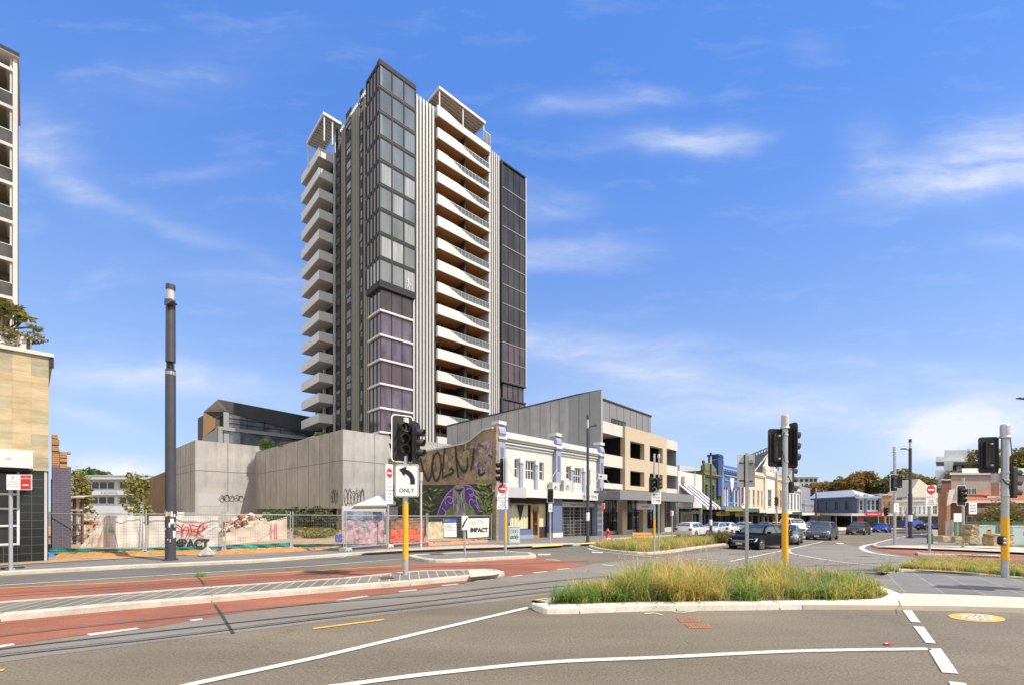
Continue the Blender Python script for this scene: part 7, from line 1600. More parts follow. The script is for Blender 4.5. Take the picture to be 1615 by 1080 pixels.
# traffic cones / striped post at the far left kerb
for i, (px, py, c1, lab) in enumerate(((4, 903, M('bollard_red', (.45,.04,.03), .5), 'small black and red rail mouth at the left kerb'), (24, 902, SIGK, 'small black and white pipe end in the left kerb'))):
    x, y = G(px, py); o = thing('drain_pipe_end', lab, 'pipe', (x, y, 0), 0); mb = MB(local(o)); mb.lathe([(.0, -.02), (.08, -.02), (.10, 0), (.10, .25)], SIGK, 12, (0, -.02, .08), 'y'); mb.lathe([(.0, -.025), (.05, -.025)], c1 if i == 0 else SIGW, 10, (0.02, -.025, .10), 'y'); mb.build('pipe_mouth', o)
# right side: green fence, sandstone blocks
def gfence(label, px0, px1, Y, top, bot):
    o = thing('green_fence', label, 'fence', (xw(px0, Y), Y, gz(xw(px0, Y), Y)), 0); GF = M('green_fence_sheet', (.10,.17,.10), .6, var=.12)
    mb = MB(); x0, x1 = xw(px0, Y), xw(px1, Y); n = int((x1-x0)/.12); vs = []
    for i in range(n+1): vs += [(x0+(x1-x0)*i/n, Y+(.03 if i % 2 else 0), zat(bot, Y)), (x0+(x1-x0)*i/n, Y+(.03 if i % 2 else 0), zat(top, Y))]
    mb.add(vs, [(2*i, 2*i+2, 2*i+3, 2*i+1) for i in range(n)], GF); mb.build('corrugated_sheet', o)
    mb = MB(); mb.box(x0, x1, Y-.03, Y+.05, zat(top, Y), zat(top, Y)+.05, GF)
    for i in range(int((x1-x0)/2.4)+1): mb.box(x0+2.4*i, x0+2.4*i+.07, Y-.05, Y-.001, zat(bot, Y), zat(top, Y), GF)
    mb.build('fence_post', o)
gfence('dark green corrugated metal fence before the brick house', 1502, 1680, 36, 823, 862)
sbl = ['flat brown sandstone block at the left end of the low block row', 'long sandstone block below the notice board', 'lower sandstone block of the small stack left of the cabinet', 'upper sandstone block of the small stack left of the cabinet', 'weathered long block between the two green cabinets', 'pale sandstone block topmost on the small stack', 'thin pale slab between the cabinets']
SB = M('sandstone_block', (.36,.28,.17), .9, var=.35, scale=3, bmp=.5)
for i, (a, b, t, bo, Y) in enumerate(((1487, 1507, 845, 854, 29), (1507, 1530, 845.5, 855, 28.8), (1530, 1546, 845, 856, 28.5), (1532, 1546, 835, 845, 28.6), (1567, 1600, 847, 860, 28), (1534, 1545, 827, 835, 28.7), (1568, 1600, 842, 846.5, 28.1))):
    mb = MB(); x0, x1 = xw(a, Y), xw(b, Y)-.03; z0_, z1_ = zat(bo, Y), zat(t, Y); bm = bmesh.new(); bmesh.ops.create_cube(bm, size=1); bmesh.ops.subdivide_edges(bm, edges=bm.edges[:], cuts=4, use_grid_fill=True); r = random.Random(i)
    for v in bm.verts: v.co = Vector(((x0+x1)/2+v.co.x*(x1-x0)*.99, Y+.35+v.co.y*.7, (z0_+z1_)/2+v.co.z*(z1_-z0_)))+Vector((r.uniform(-.025, .025), r.uniform(-.03, .03), r.uniform(-.012, .012)))
    me = bpy.data.meshes.new('sandstone_block'); bm.to_mesh(me); bm.free(); me.materials.append(SB); o = bpy.data.objects.new('sandstone_block', me); COL.objects.link(o); tag(o, sbl[i], 'stone block', 'sandstone retaining blocks')
for i, (px, t, bo) in enumerate(((1493.5, 822, 848), (1502, 820, 848), (1497, 835, 850))):
    mb = MB(); x = xw(px, 30); w_ = .11 if i < 2 else .05; mb.box(x, x+w_, 30, 30+w_, zat(bo, 30), zat(t, 30), GRYTR if i < 2 else OFFW); mb.box(x-.02, x+w_+.02, 29.98, 30+w_+.02, zat(t, 30), zat(t, 30)+.03, GRYTR); tag(mb.build('bollard'), ('grey bollard post left of the green fence end', 'grey bollard post at the green fence end', 'slim white bollard between the two grey ones')[i], 'bollard', 'bollards')
# ------------------------------------------------------------------ vehicles: local +x is the nose
STY = {  # length, width, height, hood z, belt z, stations: bonnet start/scuttle/roof front/roof rear/tail top (fractions from nose), tail z
 'wagon': dict(L=4.75, W=1.80, H=1.48, hood=.88, belt=.96, scut=.27, rf=.42, rr=.90, tail=.985, tz=1.0),
 'suv':   dict(L=4.70, W=1.88, H=1.68, hood=1.02, belt=1.08, scut=.25, rf=.40, rr=.90, tail=.985, tz=1.1),
 'sedan': dict(L=4.65, W=1.80, H=1.45, hood=.90, belt=.97, scut=.27, rf=.43, rr=.70, tail=.84, tz=1.05),
 'hatch': dict(L=4.05, W=1.72, H=1.47, hood=.92, belt=.97, scut=.24, rf=.42, rr=.84, tail=.97, tz=1.02),
 'van':   dict(L=4.9, W=1.86, H=1.95, hood=1.1, belt=1.15, scut=.16, rf=.30, rr=.975, tail=.99, tz=1.9),
}
def car(style, colour, label, x, y, rz, metal=.3, roofc=None, plate='', group='cars on the road', cat='car', rails=False, z=None):
    p = STY[style]; L, Wd, H = p['L'], p['W']/2, p['H']; z = gz(x, y) if z is None else z
    o = thing('van' if style == 'van' else 'car', label, cat, (x, y, z), rz, group); fn = local(o); paint = carpaint('paint_%02d_%02d_%02d' % tuple(int(c*99) for c in colour), colour, metal)
    X = lambda s: L/2-L*s
    st = []                                           # (s, zlow, halfwidth, belt, top, roofhalf)
    add = lambda *a: st.append(a)
    hb = p['hood']; be = p['belt']
    add(0.0, .42, Wd*.72, hb*.62, hb*.70, Wd*.60); add(.012, .26, Wd*.84, hb*.72, hb*.80, Wd*.70); add(.045, .22, Wd*.94, hb*.84, hb*.92, Wd*.78)
    add(.10, .22, Wd*.985, hb*.92, hb*.97, Wd*.80); add(.18, .22, Wd, hb*.96, hb*1.0, Wd*.82); add(p['scut'], .22, Wd, be*.985, hb+.05, Wd*.84)
    rf, rr, tl = p['rf'], p['rr'], p['tail']
    add(p['scut']+.012, .22, Wd, be*.99, hb+.09, Wd*.82)
    add((p['scut']+rf)/2, .22, Wd, be, (hb+.09+H)/2+.05, Wd*.76); add(rf, .22, Wd, be+.005, H-.025, Wd*.71); add(rf+.06, .22, Wd, be+.01, H, Wd*.70)
    add((rf+rr)/2, .22, Wd, be+.02, H, Wd*.70); add(rr-.04, .22, Wd*.995, be+.03, H-.03, Wd*.69)
    if style == 'sedan':
        add(rr, .22, Wd*.99, be+.03, H-.06, Wd*.68); add((rr+tl)/2, .22, Wd*.985, be+.03, (H+p['tz'])/2, Wd*.70); add(tl, .24, Wd*.97, p['tz']-.06, p['tz'], Wd*.78); add(.975, .26, Wd*.94, p['tz']-.08, p['tz']-.02, Wd*.76); add(.993, .30, Wd*.88, p['tz']-.25, p['tz']-.12, Wd*.7); add(1., .42, Wd*.8, .6, .7, Wd*.6)
    else:
        add(rr, .22, Wd*.985, be+.03, H-.06, Wd*.67); add((rr+tl)/2+.01, .23, Wd*.97, be+.02, (H+p['tz'])/2+.08, Wd*.69); add(tl, .25, Wd*.95, p['tz']-.12, p['tz'], Wd*.74); add(.993, .30, Wd*.92, .75, p['tz']-.18, Wd*.78); add(1., .42, Wd*.86, .6, .72, Wd*.7)
    def sec(a):
        s, zl, w, b, t, r = a; x_ = X(s)
        return [(x_, 0, zl), (x_, w*.86, zl), (x_, w*.975, zl+.10), (x_, w, (zl+b)/2), (x_, w*.985, b-.10), (x_, w*.955, b), (x_, r+(w*.93-r)*.06 if t-b > .2 else r+(w*.95-r)*.5, t-.045 if t-b > .2 else b+(t-b)*.6), (x_, r*.86, t-.006), (x_, r*.45, t+.008), (x_, 0, t+.012)]
    S_ = [sec(a) for a in st]; K = len(S_[0]); mb = MB(fn); vs = []; fs = []
    for sc_ in S_: vs += sc_+[(q[0], -q[1], q[2]) for q in sc_[-2:0:-1]]
    R = 2*K-2
    for i in range(len(S_)-1):
        for j in range(R): fs.append((i*R+j, i*R+(j+1) % R, (i+1)*R+(j+1) % R, (i+1)*R+j))
    fs.append(tuple(range(R))); fs.append(tuple(range((len(S_)-1)*R, len(S_)*R))[::-1])
    mb.add(vs, [f[::-1] for f in fs], paint, True); body = mb.build('body', o)
    m_ = body.modifiers.new('edge', 'EDGE_SPLIT'); m_.split_angle = math.radians(38)
    wr = .325 if style not in ('suv', 'van') else .36; fx, rx = X(.185), X(.80); wn = 0
    # glass
    def lerp(a, b, t): return tuple(a[i]+(b[i]-a[i])*t for i in range(3))
    def at(s):
        for i in range(len(st)-1):
            if st[i][0] <= s <= st[i+1][0]: t = (s-st[i][0])/(st[i+1][0]-st[i][0]); return [lerp(S_[i][j], S_[i+1][j], t) for j in range(K)]
        return S_[-1]
    def sideglass(s0, s1, sg, name):
        mb = MB(fn); N = 5; V = []
        for i in range(N+1):
            s = s0+(s1-s0)*i/N; q = at(s); a, b = q[5], q[6]; hgt = b[2]-a[2]
            lo = lerp(a, b, .05); hi = lerp(a, b, .90) if hgt > .1 else lerp(a, b, .1); V += [(lo[0], sg*(lo[1]+.006), lo[2]), (hi[0], sg*(hi[1]+.006), hi[2])]
        mb.add(V, [(2*i, 2*i+1, 2*i+3, 2*i+2) for i in range(N)], CARG, False); mb.build(name, o)
    sc0 = p['scut']+.035; mid_ = rf+(rr-rf)*.36
    if style == 'van': segs = [(sc0, rf+.09)]
    elif style in ('sedan',): segs = [(sc0, mid_-.01), (mid_+.012, rr+.015)]
    else: segs = [(sc0, mid_-.01), (mid_+.012, rf+(rr-rf)*.74), (rf+(rr-rf)*.77, rr-.005)]
    for sg in (1, -1):
        for a, b in segs: sideglass(a, b, sg, 'side_window')
    def cross(s0, s1, k, name, N=4):
        mb = MB(fn); V = []
        for i in range(N+1):
            s = s0+(s1-s0)*i/N; q = at(s); yk = q[7][1]*k; zt = q[9][2]; V += [(q[0][0], -yk, q[7][2]+.014), (q[0][0], 0, zt+.014), (q[0][0], yk, q[7][2]+.014)]
        mb.add(V, [(3*i+j, 3*i+3+j, 3*i+4+j, 3*i+1+j) for i in range(N) for j in (0, 1)], CARG, False); mb.build(name, o)
    cross(p['scut']+.02, rf-.008, 1.08, 'windscreen')
    if style != 'van': cross(rr+.004, tl-.012, 1.06, 'rear_window')
    # wheels
    for wx in (fx, rx):
        for sg in (1, -1):
            mb = MB(fn); mb.lathe([(wr+.055, -.03), (wr+.055, .012)], BLKM, 20, (wx, sg*(Wd-.0), wr-.01), 'y'); mb.lathe([(0, sg*.006), (wr+.055, sg*.006)], BLKM, 20, (wx, sg*(Wd-.0), wr-.01), 'y'); mb.build('wheel_arch', o)
            mb = MB(fn); c = (wx, sg*(Wd-.10), wr-.01); mb.lathe([(wr*.62, .115*sg), (wr*.93, .12*sg), (wr, .08*sg), (wr, -.10*sg), (wr*.6, -.11*sg)], TYRE, 22, c, 'y'); w = mb.build('wheel', o)
            mb = MB(fn); mb.lathe([(0, .10*sg), (wr*.60, .112*sg), (wr*.66, .116*sg)], DARK2, 18, c, 'y')
            for q in range(5):
                t = q*2*math.pi/5+.3; mb.add([(c[0]+math.cos(t+e)*r_, c[1]+.125*sg, c[2]+math.sin(t+e)*r_) for r_, e in ((.04, -.6), (wr*.62, -.14), (wr*.62, .14), (.04, .6))], [(0, 1, 2, 3)], RIM)
            mb.lathe([(wr*.60, .118*sg), (wr*.67, .124*sg), (wr*.68, .112*sg)], RIM, 20, c, 'y'); mb.build('rim', w)
    fb = hb*.70
    mb = MB(fn); mb.prism([(-Wd*.38, hb*.50), (Wd*.38, hb*.50), (Wd*.46, hb*.72), (-Wd*.46, hb*.72)], X(-.006), X(.02), PLAST, 'x')
    mb.prism([(-Wd*.62, .24), (Wd*.62, .24), (Wd*.55, .40), (-Wd*.55, .40)], X(-.004), X(.02), PLAST, 'x')
    for i in range(3): mb.box(X(-.010), X(0), -Wd*.42, Wd*.42, hb*(.52+.07*i), hb*(.548+.07*i), HEADL if i == 2 else RIM)
    mb.build('grille', o)
    for sg in (1, -1):
        mb = MB(fn); a, b, c = X(.004), X(.03), X(.085); z0_, z1_ = hb*.58, hb*.80
        mb.add([(a+.03, sg*Wd*.50, z0_), (a-.01, sg*Wd*.52, z1_), (X(.006), sg*Wd*.78, z0_+.01), (X(.02), sg*Wd*.80, z1_+.01), (X(.05), sg*(Wd*.99), z0_+.05), (X(.085), sg*(Wd+.004), z1_+.03)], [(0, 1, 3, 2), (2, 3, 5, 4)] if sg < 0 else [(0, 2, 3, 1), (2, 4, 5, 3)], HEADL); mb.build('headlight', o)
        mb = MB(fn); mb.box(X(1.003), X(.985), sg*Wd*.60 if sg > 0 else sg*Wd*.90, sg*Wd*.90 if sg > 0 else sg*Wd*.60, .72, .95, TAILL); mb.build('tail_light', o)
        mb = MB(fn); xs_ = X(p['scut']+.075); mb.box(xs_-.05, xs_+.10, sg*(Wd-.02) if sg > 0 else sg*(Wd+.17), sg*(Wd+.17) if sg > 0 else sg*(Wd-.02), be+.01, be+.15, paint); mb.build('wing_mirror', o)
        mb = MB(fn)
        for s in (mid_, rf+(rr-rf)*.75, sc0): mb.box(X(s)-.004, X(s)+.004, sg*(Wd+.002)-.003, sg*(Wd+.002)+.003, .38, be-.12, PLAST)
        for s in (mid_-.03, rf+(rr-rf)*.66): mb.box(X(s)-.08, X(s)+.08, sg*(Wd+.012)-.012, sg*(Wd+.012)+.012, be-.17, be-.14, paint)
        mb.box(X(.72), X(.26), sg*(Wd-.01)-.012, sg*(Wd-.01)+.012, .20, .28, PLAST); mb.build('door_trim', o)
        if rails: mb = MB(fn); mb.tube([(X(rf+.05), sg*Wd*.62, H-.0), (X(rf+.08), sg*Wd*.62, H+.05), (X(rr-.05), sg*Wd*.61, H+.03), (X(rr-.02), sg*Wd*.61, H-.03)], .018, PLAST, 6); mb.build('roof_rail', o)
    mb = MB(fn); mb.box(X(-.010), X(-.004), -.19, .19, .36, .47, PLATE)
    mb.box(X(1.006), X(1.0), -.19, .19, .62, .73, PLATE); pl = mb.build('number_plate', o)
    if plate: mb = MB(fn); mb.text(plate, lambda a, b: (X(-.0105), a, .385+b), SIGK, .06, .05); mb.build('plate_characters', pl)
    return o
RS = TH                                            # street direction
def place(px, py, dx=0): x, y = G(px, py); return x, y
x, y = xw(1197, 27.9), 27.9
car('wagon', (.005,.005,.009), 'black station wagon waiting at the line beyond the near grass island', x, y, math.radians(215), .0, plate='DLR 36B', rails=True)
x, y = xw(1297, 41.5), 41.5
car('suv', (.10,.12,.15), 'blue-grey metallic car with a black front bumper driving towards the junction', x, y, math.radians(225), .5, plate='CX 41')
x, y = xw(1354, 57), 57
car('suv', (.06,.065,.07), 'dark grey car with bright headlights, second in the oncoming lane', x, y, math.radians(222), .3)
x, y = xw(1391, 69), 69
car('hatch', (.015,.06,.50), 'bright blue small car, farthest of the oncoming cars', x, y, math.radians(220), .4)
x, y = xw(1241, 34), 34
car('sedan', (.22,.24,.27), 'silver-grey sedan half hidden behind the black wagon and the yellow pole', x, y, math.radians(233), .5)
park = [('wagon', (.74,.75,.76), 'white wagon parked nearest, before the grass bed outside the beige building', 1092, 44.0), ('hatch', (.55,.60,.66), 'pale silver hatchback squeezed between the two white parked cars', 1127, 48.5), ('sedan', (.74,.75,.76), 'white sedan parked behind the round bush, before the striped awning', 1147, 50.5),
        ('wagon', (.36,.42,.50), 'pale blue-silver wagon parked before the green shop', 1176, 57.), ('sedan', (.12,.13,.13), 'dark charcoal sedan parked before the cream shops', 1206, 64), ('sedan', (.72,.73,.73), 'white sedan parked left of the middle yellow pole', 1226, 70), ('suv', (.12,.13,.15), 'dark grey wagon parked under the far awnings', 1282, 92)]
for i, (s, c, lab, px, Y) in enumerate(park): car(s, c, lab, xw(px, Y), Y, RS+(math.pi if i % 3 == 1 else 0), .3, group='cars parked along the shops')
car('van', (.74,.74,.73), 'white van behind the middle yellow pole', xw(1252, 56), 56, math.radians(255), .1, group='cars on the road', cat='van')
car('sedan', (.74,.75,.76), 'white sedan right behind the white van', xw(1271, 58), 58, math.radians(258), .2)
car('van', (.02,.07,.45), 'bright blue van parked far off behind the tall right lamp', xw(1443, 100), 100, math.radians(5), .2, group='cars parked along the cross street', cat='van')
car('hatch', (.02,.06,.40), 'blue hatchback parked before the cream shop at the far right', xw(1485, 88), 88, math.radians(178), .3, group='cars parked along the cross street')
car('hatch', (.04,.05,.10), 'dark navy hatchback behind the no-entry sign', xw(1463, 92), 92, math.radians(5), .3, group='cars parked along the cross street')
# ------------------------------------------------------------------ trees, bushes, grasses
def crown_faces(mb, blobs, n, size, m, seed, flat=.6, aspect=1.):
    r = random.Random(seed); vs = []; fs = []
    vol = [b[3]*b[4]*b[5] for b in blobs]
    for _ in range(n):
        b = r.choices(blobs, vol)[0]
        while True:
            d = Vector((r.gauss(0, 1), r.gauss(0, 1), r.gauss(0, 1)))
            if d.length > 1e-3: break
        d.normalize(); q = r.random()**(1/3); q = .55+.5*q if r.random() < .8 else q
        q *= 1+.14*math.sin(d.x*5+b[0])*math.sin(d.y*6+b[1]*2)+.12*math.sin(d.z*7+b[2])
        p = Vector((b[0]+d.x*b[3]*q, b[1]+d.y*b[4]*q, b[2]+d.z*b[5]*q))
        s = size*r.uniform(.5, 1.4); a = Vector((r.gauss(0, 1), r.gauss(0, 1), r.gauss(0, .6))).normalized(); c = a.cross(Vector((r.gauss(0, 1), r.gauss(0, 1), r.gauss(0, 1)))).normalized(); k = len(vs)
        vs += [tuple(p-a*s), tuple(p-c*s*.5*aspect), tuple(p+a*s), tuple(p+c*s*.5*aspect)]; fs.append((k, k+1, k+2, k+3))
    mb.add(vs, fs, m)
def tree(label, x, y, base, h, w, m, seed, n=3500, leaf=.35, cat='tree', name='tree', group='trees in the distance', nb=9, low=.3, trunk=None):
    r = random.Random(seed); o = thing(name, label, cat, (x, y, base), 0, group)
    blobs = []
    for i in range(nb):
        a = r.uniform(0, 6.28); d = w*.5*r.uniform(.15, .62); zc = base+h*r.uniform(low+.12, .84); k = r.uniform(.20, .34)
        blobs.append((x+d*math.cos(a), y+d*math.sin(a), zc, w*k, w*k, h*k*.6))
    blobs.append((x, y, base+h*.66, w*.34, w*.34, h*.26))
    mb = MB(); t = trunk or w*.035; mb.tube([(x, y, base-.3), (x+w*.02, y, base+h*.3), (x-w*.01, y, base+h*.55)], t, BARK, 8, t*.5)
    for b in blobs: mb.tube([(x, y, base+h*.3), ((x+b[0])/2, (y+b[1])/2, (base+h*.32+b[2])/2+.03*h), (b[0], b[1], b[2])], t*.45, BARK, 5, t*.12)
    mb.build('trunk', o); mb = MB(); crown_faces(mb, blobs, n, leaf, m, seed+1, aspect=1.3); mb.build('crown', o); return o
def ptree(label, px, ytop, Y, wpx, m, seed, base=-2., **k):
    x = xw(px, Y); h = zat(ytop, Y)-base; return tree(label, x, Y, base, h, wpx*Y/F, m, seed, **k)
ptree('low rust-brown tree left of the autumn row, before the white flats', 1268, 766, 190, 34, LF_AUT, 101, n=3000, leaf=.6)
ptree('rust-brown tree with a pointed top behind the slate blue corner building', 1297, 753, 185, 44, LF_AUT, 102, n=4000, leaf=.6)
ptree('dark small tree in the dip between the autumn trees', 1318, 764, 200, 26, LF_OLV, 103, n=2500, leaf=.6)
ptree('broad russet tree, left of the two tallest over the corner roof', 1336, 748, 180, 44, LF_AUT, 104, n=5000, leaf=.6, base=-2.5)
ptree('russet and olive tree with the highest crown over the corner roof', 1358, 746, 182, 38, LF_AUT, 105, n=5000, leaf=.6)
ptree('dark green tree right of the russet ones, above the orange brick building', 1388, 752, 175, 48, LF_DRK, 106, n=5000, leaf=.6)
ptree('broad olive-brown tree behind the tall right street lamp', 1434, 739, 150, 66, LF_OLV, 107, n=7000, leaf=.5)
ptree('dark tree in the gap left of the broad olive-brown one', 1408, 760, 160, 30, LF_DRK, 108, n=2500, leaf=.5)
ptree('olive tree top beside the stepped grey apartment block', 1467, 748, 145, 32, LF_OLV, 109, n=2500, leaf=.45)
ptree('spreading olive tree before the stepped apartment block', 1556, 711, 120, 44, LF_OLV, 110, n=5000, leaf=.42, base=0)
ptree('large olive-brown tree at the right picture edge', 1605, 706, 110, 78, LF_OLV, 111, n=9000, leaf=.42, base=0)
ptree('low shrubby olive tree over the pink building', 1508, 742, 100, 30, LF_OLV, 112, n=2000, leaf=.35, base=0)
ptree('yellow-green tree right of the purple brick wall', 127, 733, 60, 34, LF_YEL, 113, n=850, leaf=.26, base=0, nb=12, low=-.05)
ptree('yellow-green leaning tree before the right end of the white school building', 216, 745, 62, 44, LF_YEL, 114, n=850, leaf=.24, base=0, nb=12, low=-.05)
ptree('dark green tree top rising behind the white school building, left', 152, 738, 120, 44, LF_GRN, 115, n=3500, leaf=.35, base=0)
ptree('dark pine-like tree top behind the white school building, right', 206, 740, 125, 30, LF_DRK, 116, n=2500, leaf=.35, base=0)
ptree('small dark tree top just left of the school roof', 120, 736, 115, 18, LF_DRK, 117, n=1500, leaf=.35, base=0)
def bush(label, x, y, z, w, h, m, seed, n=1500, leaf=.08, name='bush', group=None, depth=None):
    r = random.Random(seed); o = thing(name, label, 'bush', (x, y, z), 0, group); d = depth or w*.7
    blobs = [(x+r.uniform(-.3, .3)*w, y+r.uniform(-.3, .3)*d, z+h*r.uniform(.35, .65), w*r.uniform(.2, .3), d*r.uniform(.25, .35), h*r.uniform(.28, .42)) for _ in range(9)]
    mb = MB()
    for b in blobs[:5]: mb.tube([(x, y, z-.05), (b[0], b[1], b[2])], .03*max(1, h/2), BARK, 5, .01)
    mb.build('stem', o); mb = MB(); crown_faces(mb, blobs, n, leaf, m, seed+1); mb.build('foliage', o)
bush('large brown-green hedge bush before the brick house at right', xw(1592, 40), 40, -.6, 5.2, 3.7, LF_OLV, 201, 7000, .12)
bush('round brown-green bush at the right end of the far grass bed', *G(1141, 858), gz(*G(1141, 858)), 1.9, 1.05, LF_OLV, 202, 3000, .06)
bush('green shrub sprouting from the podium roof edge', *S(UP+.5, sv(421, UP+.5), 0)[:2], zat(711, dep(421, sv(421, UP+.5))), 2.2, 1.9, LF_GRN, 203, 1600, .10)
bush('trailing green plant on the podium roof behind its long edge', *S(UP+.8, sv(455, UP+.8), 0)[:2], ZP-.3, 3.0, .8, LF_DRK, 204, 1600, .10)
bush('small green shrub on the podium roof under the side balconies', *S(UP+.8, sv(507, UP+.8), 0)[:2], ZP-.2, 2.0, .8, LF_GRN, 205, 1200, .10)
bush('green shrubs growing before the podium undercroft', xw(442, 44), 44, .1, 3.4, 2.2, LF_GRN, 206, 2500, .12)
bush('dark palm-like shrubs in the shade of the undercroft', xw(497, 42), 42, .1, 4.6, 2.3, LF_DRK, 207, 2500, .16)
bush('yellow-green ground plants on the site before the undercroft', xw(485, 36), 36, .1, 6, .7, LF_YEL, 208, 2500, .10)
bush('low straw-green plants on the site behind the open fence panel', xw(500, 33), 33, .1, 4, .5, LF_YEL, 209, 1200, .10)
p_ = T(tp(741), 1.0, 0); bush('small green plant on a lower front balcony of the tower', p_[0], p_[1], 15.3, 1.4, 1.4, LF_GRN, 210, 500, .14)
# frangipani on the left terrace
x, y = S(su(12, 28.5), 28.5, 0)[:2]; o = thing('frangipani_tree', 'sparse frangipani tree with bare forking branches on the roof planter at left', 'tree', (x, y, zpl), 0); mb = MB(); r = random.Random(12); tips = []
kf = dep(30, 28.5)/F
def FPx(px, py, dy=0): Y = dep(30, 28.5)+dy; return (xw(px, Y), Y, zat(py, Y))
for pts in ([(10,530),(14,518),(24,512),(34,505),(44,503)], [(14,520),(26,518),(40,517),(52,518),(57,518)], [(10,530),(20,522),(30,512),(37,503),(43,500)], [(8,530),(10,515),(16,500),(24,492),(32,492)], [(16,500),(20,490),(26,485)], [(4,530),(2,510),(6,490),(12,482)], [(34,505),(38,498),(48,503)], [(24,512),(22,502),(26,496)]):
    P3 = [FPx(*q, r.uniform(-.3, .3) if i else 0) for i, q in enumerate(pts)]; mb.tube(P3, .05, BARK, 6, .022); tips.append(P3[-1]); tips.append(P3[-2])
mb.build('trunk', o); mb = MB(); vs = []; fs = []
for t in tips+[FPx(px, py) for px, py in ((0, 482), (6, 478), (10, 486), (3, 490), (14, 490), (18, 484), (-6, 480), (8, 496), (0, 500), (20, 488), (26, 490), (-4, 492))]:
    for i in range(26):
        a = r.uniform(0, 6.28); e = r.uniform(-.5, .7); d = Vector((math.cos(a)*math.cos(e), math.sin(a)*math.cos(e), math.sin(e))); L_ = r.uniform(.12, .30); s = d.orthogonal().normalized()*L_*.2; b = Vector(t)+d*.03; k = len(vs)
        vs += [tuple(b), tuple(b+d*L_*.5+s), tuple(b+d*L_), tuple(b+d*L_*.5-s)]; fs.append((k, k+1, k+2, k+3))
mb.add(vs, fs, LF_YEL); mb.build('crown', o)
mb = MB(); blobs = []
for i in range(11): u = LB0+1+i*(up_-LB0-1)/10; q = S(u, 27.6, 0); blobs.append((q[0], q[1], zpl+.02, .5, .3, .22))
for i in range(6): u = LB0+5+i*.6; q = S(u, 27.4, 0); blobs.append((q[0], q[1], zpl-.4, .25, .12, .3))
crown_faces(mb, blobs, 3500, .07, LF_OLV, 33); o = tag(mb.build('planter_hedge'), 'trailing brown-green planting along the roof planter at left', 'plants'); o['kind'] = 'stuff'
# grasses
def grass(name, label, poly, n, hgt, mats, seed, lift=.12, seedheads=0, w=.008, dens=None, spread=.55, blades=46, clump=None):
    r = random.Random(seed); xs = [p[0] for p in poly]; ys = [p[1] for p in poly]
    def inside(x, y):
        c = False; j = len(poly)-1
        for i in range(len(poly)):
            if (poly[i][1] > y) != (poly[j][1] > y) and x < (poly[j][0]-poly[i][0])*(y-poly[i][1])/(poly[j][1]-poly[i][1])+poly[i][0]: c = not c
            j = i
        return c
    data = {m.name: ([], []) for m in mats+[GR_S]}; cnt = 0; tries = 0
    while cnt < n and tries < n*40:
        tries += 1; x, y = r.uniform(min(xs), max(xs)), r.uniform(min(ys), max(ys))
        if not inside(x, y): continue
        cnt += 1; px = CX+F*x/y; hh, wt = hgt(px, r); z = gz(x, y)+lift; mi = r.choices(range(len(mats)), wt)[0]
        ta, tb = r.uniform(0, 6.28), r.uniform(0, .35)
        for b in range(blades):
            m = mats[mi] if r.random() < .87 else r.choice(mats); V, Fs = data[m.name]; a = r.uniform(0, 6.28); ln = hh*r.choice((r.uniform(.3, .8), r.uniform(.7, 1.15))); lean = r.uniform(.1, spread)*ln*1.5*(1+tb*math.cos(a-ta)); bx, by = x+r.gauss(0, .05+.07*hh), y+r.gauss(0, .05+.07*hh); dx, dy = math.cos(a), math.sin(a); wx, wy = -dy*w*r.uniform(.6, 1.3), dx*w*r.uniform(.6, 1.3); k = len(V)
            for t in (0, .4, .75): V += [(bx+dx*lean*t*t-wx*(1-t*.7), by+dy*lean*t*t-wy*(1-t*.7), z+ln*(t-.28*t*t*lean/ln)), (bx+dx*lean*t*t+wx*(1-t*.7), by+dy*lean*t*t+wy*(1-t*.7), z+ln*(t-.28*t*t*lean/ln))]
            V.append((bx+dx*lean, by+dy*lean, z+ln*(1-.32*lean/ln))); Fs += [(k, k+1, k+3, k+2), (k+2, k+3, k+5, k+4), (k+4, k+5, k+6)]
        if r.random() < seedheads:
            V, Fs = data[GR_S.name]
            for q in range(r.randint(2, 5)):
                a = r.uniform(0, 6.28); ln = hh*r.uniform(1.05, 1.5); le = ln*r.uniform(.2, .6); tx, ty = x+math.cos(a)*le, y+math.sin(a)*le; zt = z+ln; k = len(V)
                V += [(x-.002, y, z+hh*.3), (x+.002, y, z+hh*.3), (tx+.002, ty, zt), (tx-.002, ty, zt)]; Fs.append((k, k+1, k+2, k+3))
                for e in range(9):
                    k = len(V); s = e/9; qx, qy, qz = x+(tx-x)*(.8+.25*s), y+(ty-y)*(.8+.25*s), z+(zt-z)*(.84+.17*s)-.02*s*s; d_ = [r.uniform(-.022, .022) for _ in range(3)]
                    V += [(qx, qy, qz), (qx+d_[0], qy+d_[1], qz+.012+abs(d_[2])*.3), (qx+d_[0]*.3, qy-d_[1]*.3, qz+.03)]; Fs.append((k, k+1, k+2))
    mb = MB()
    for m in mats+[GR_S]: V, Fs = data[m.name]; (mb.add(V, Fs, m) if Fs else None)
    o = mb.build(name); o['kind'] = 'stuff'; tag(o, label, 'grass')
mt = [GR_G, GR_O, GR_Y]
polyA = inset(catmull(ISL_A, 3, True), .36)
def hA(px, r):
    if px < 985: return (r.uniform(.30, .52), (8, 3, 2))
    if px < 1125: return (r.uniform(.5, .92), (2, 3, 9) if px > 1030 else (6, 4, 3))
    if px < 1180: return (r.uniform(.30, .55), (12, 2, 1))
    if px < 1250: return (r.uniform(.38, .86), (4, 6, 4))
    if px < 1360: return (r.uniform(.28, .54), (8, 4, 2))
    return (r.uniform(.28, .48), (4, 4, 2))
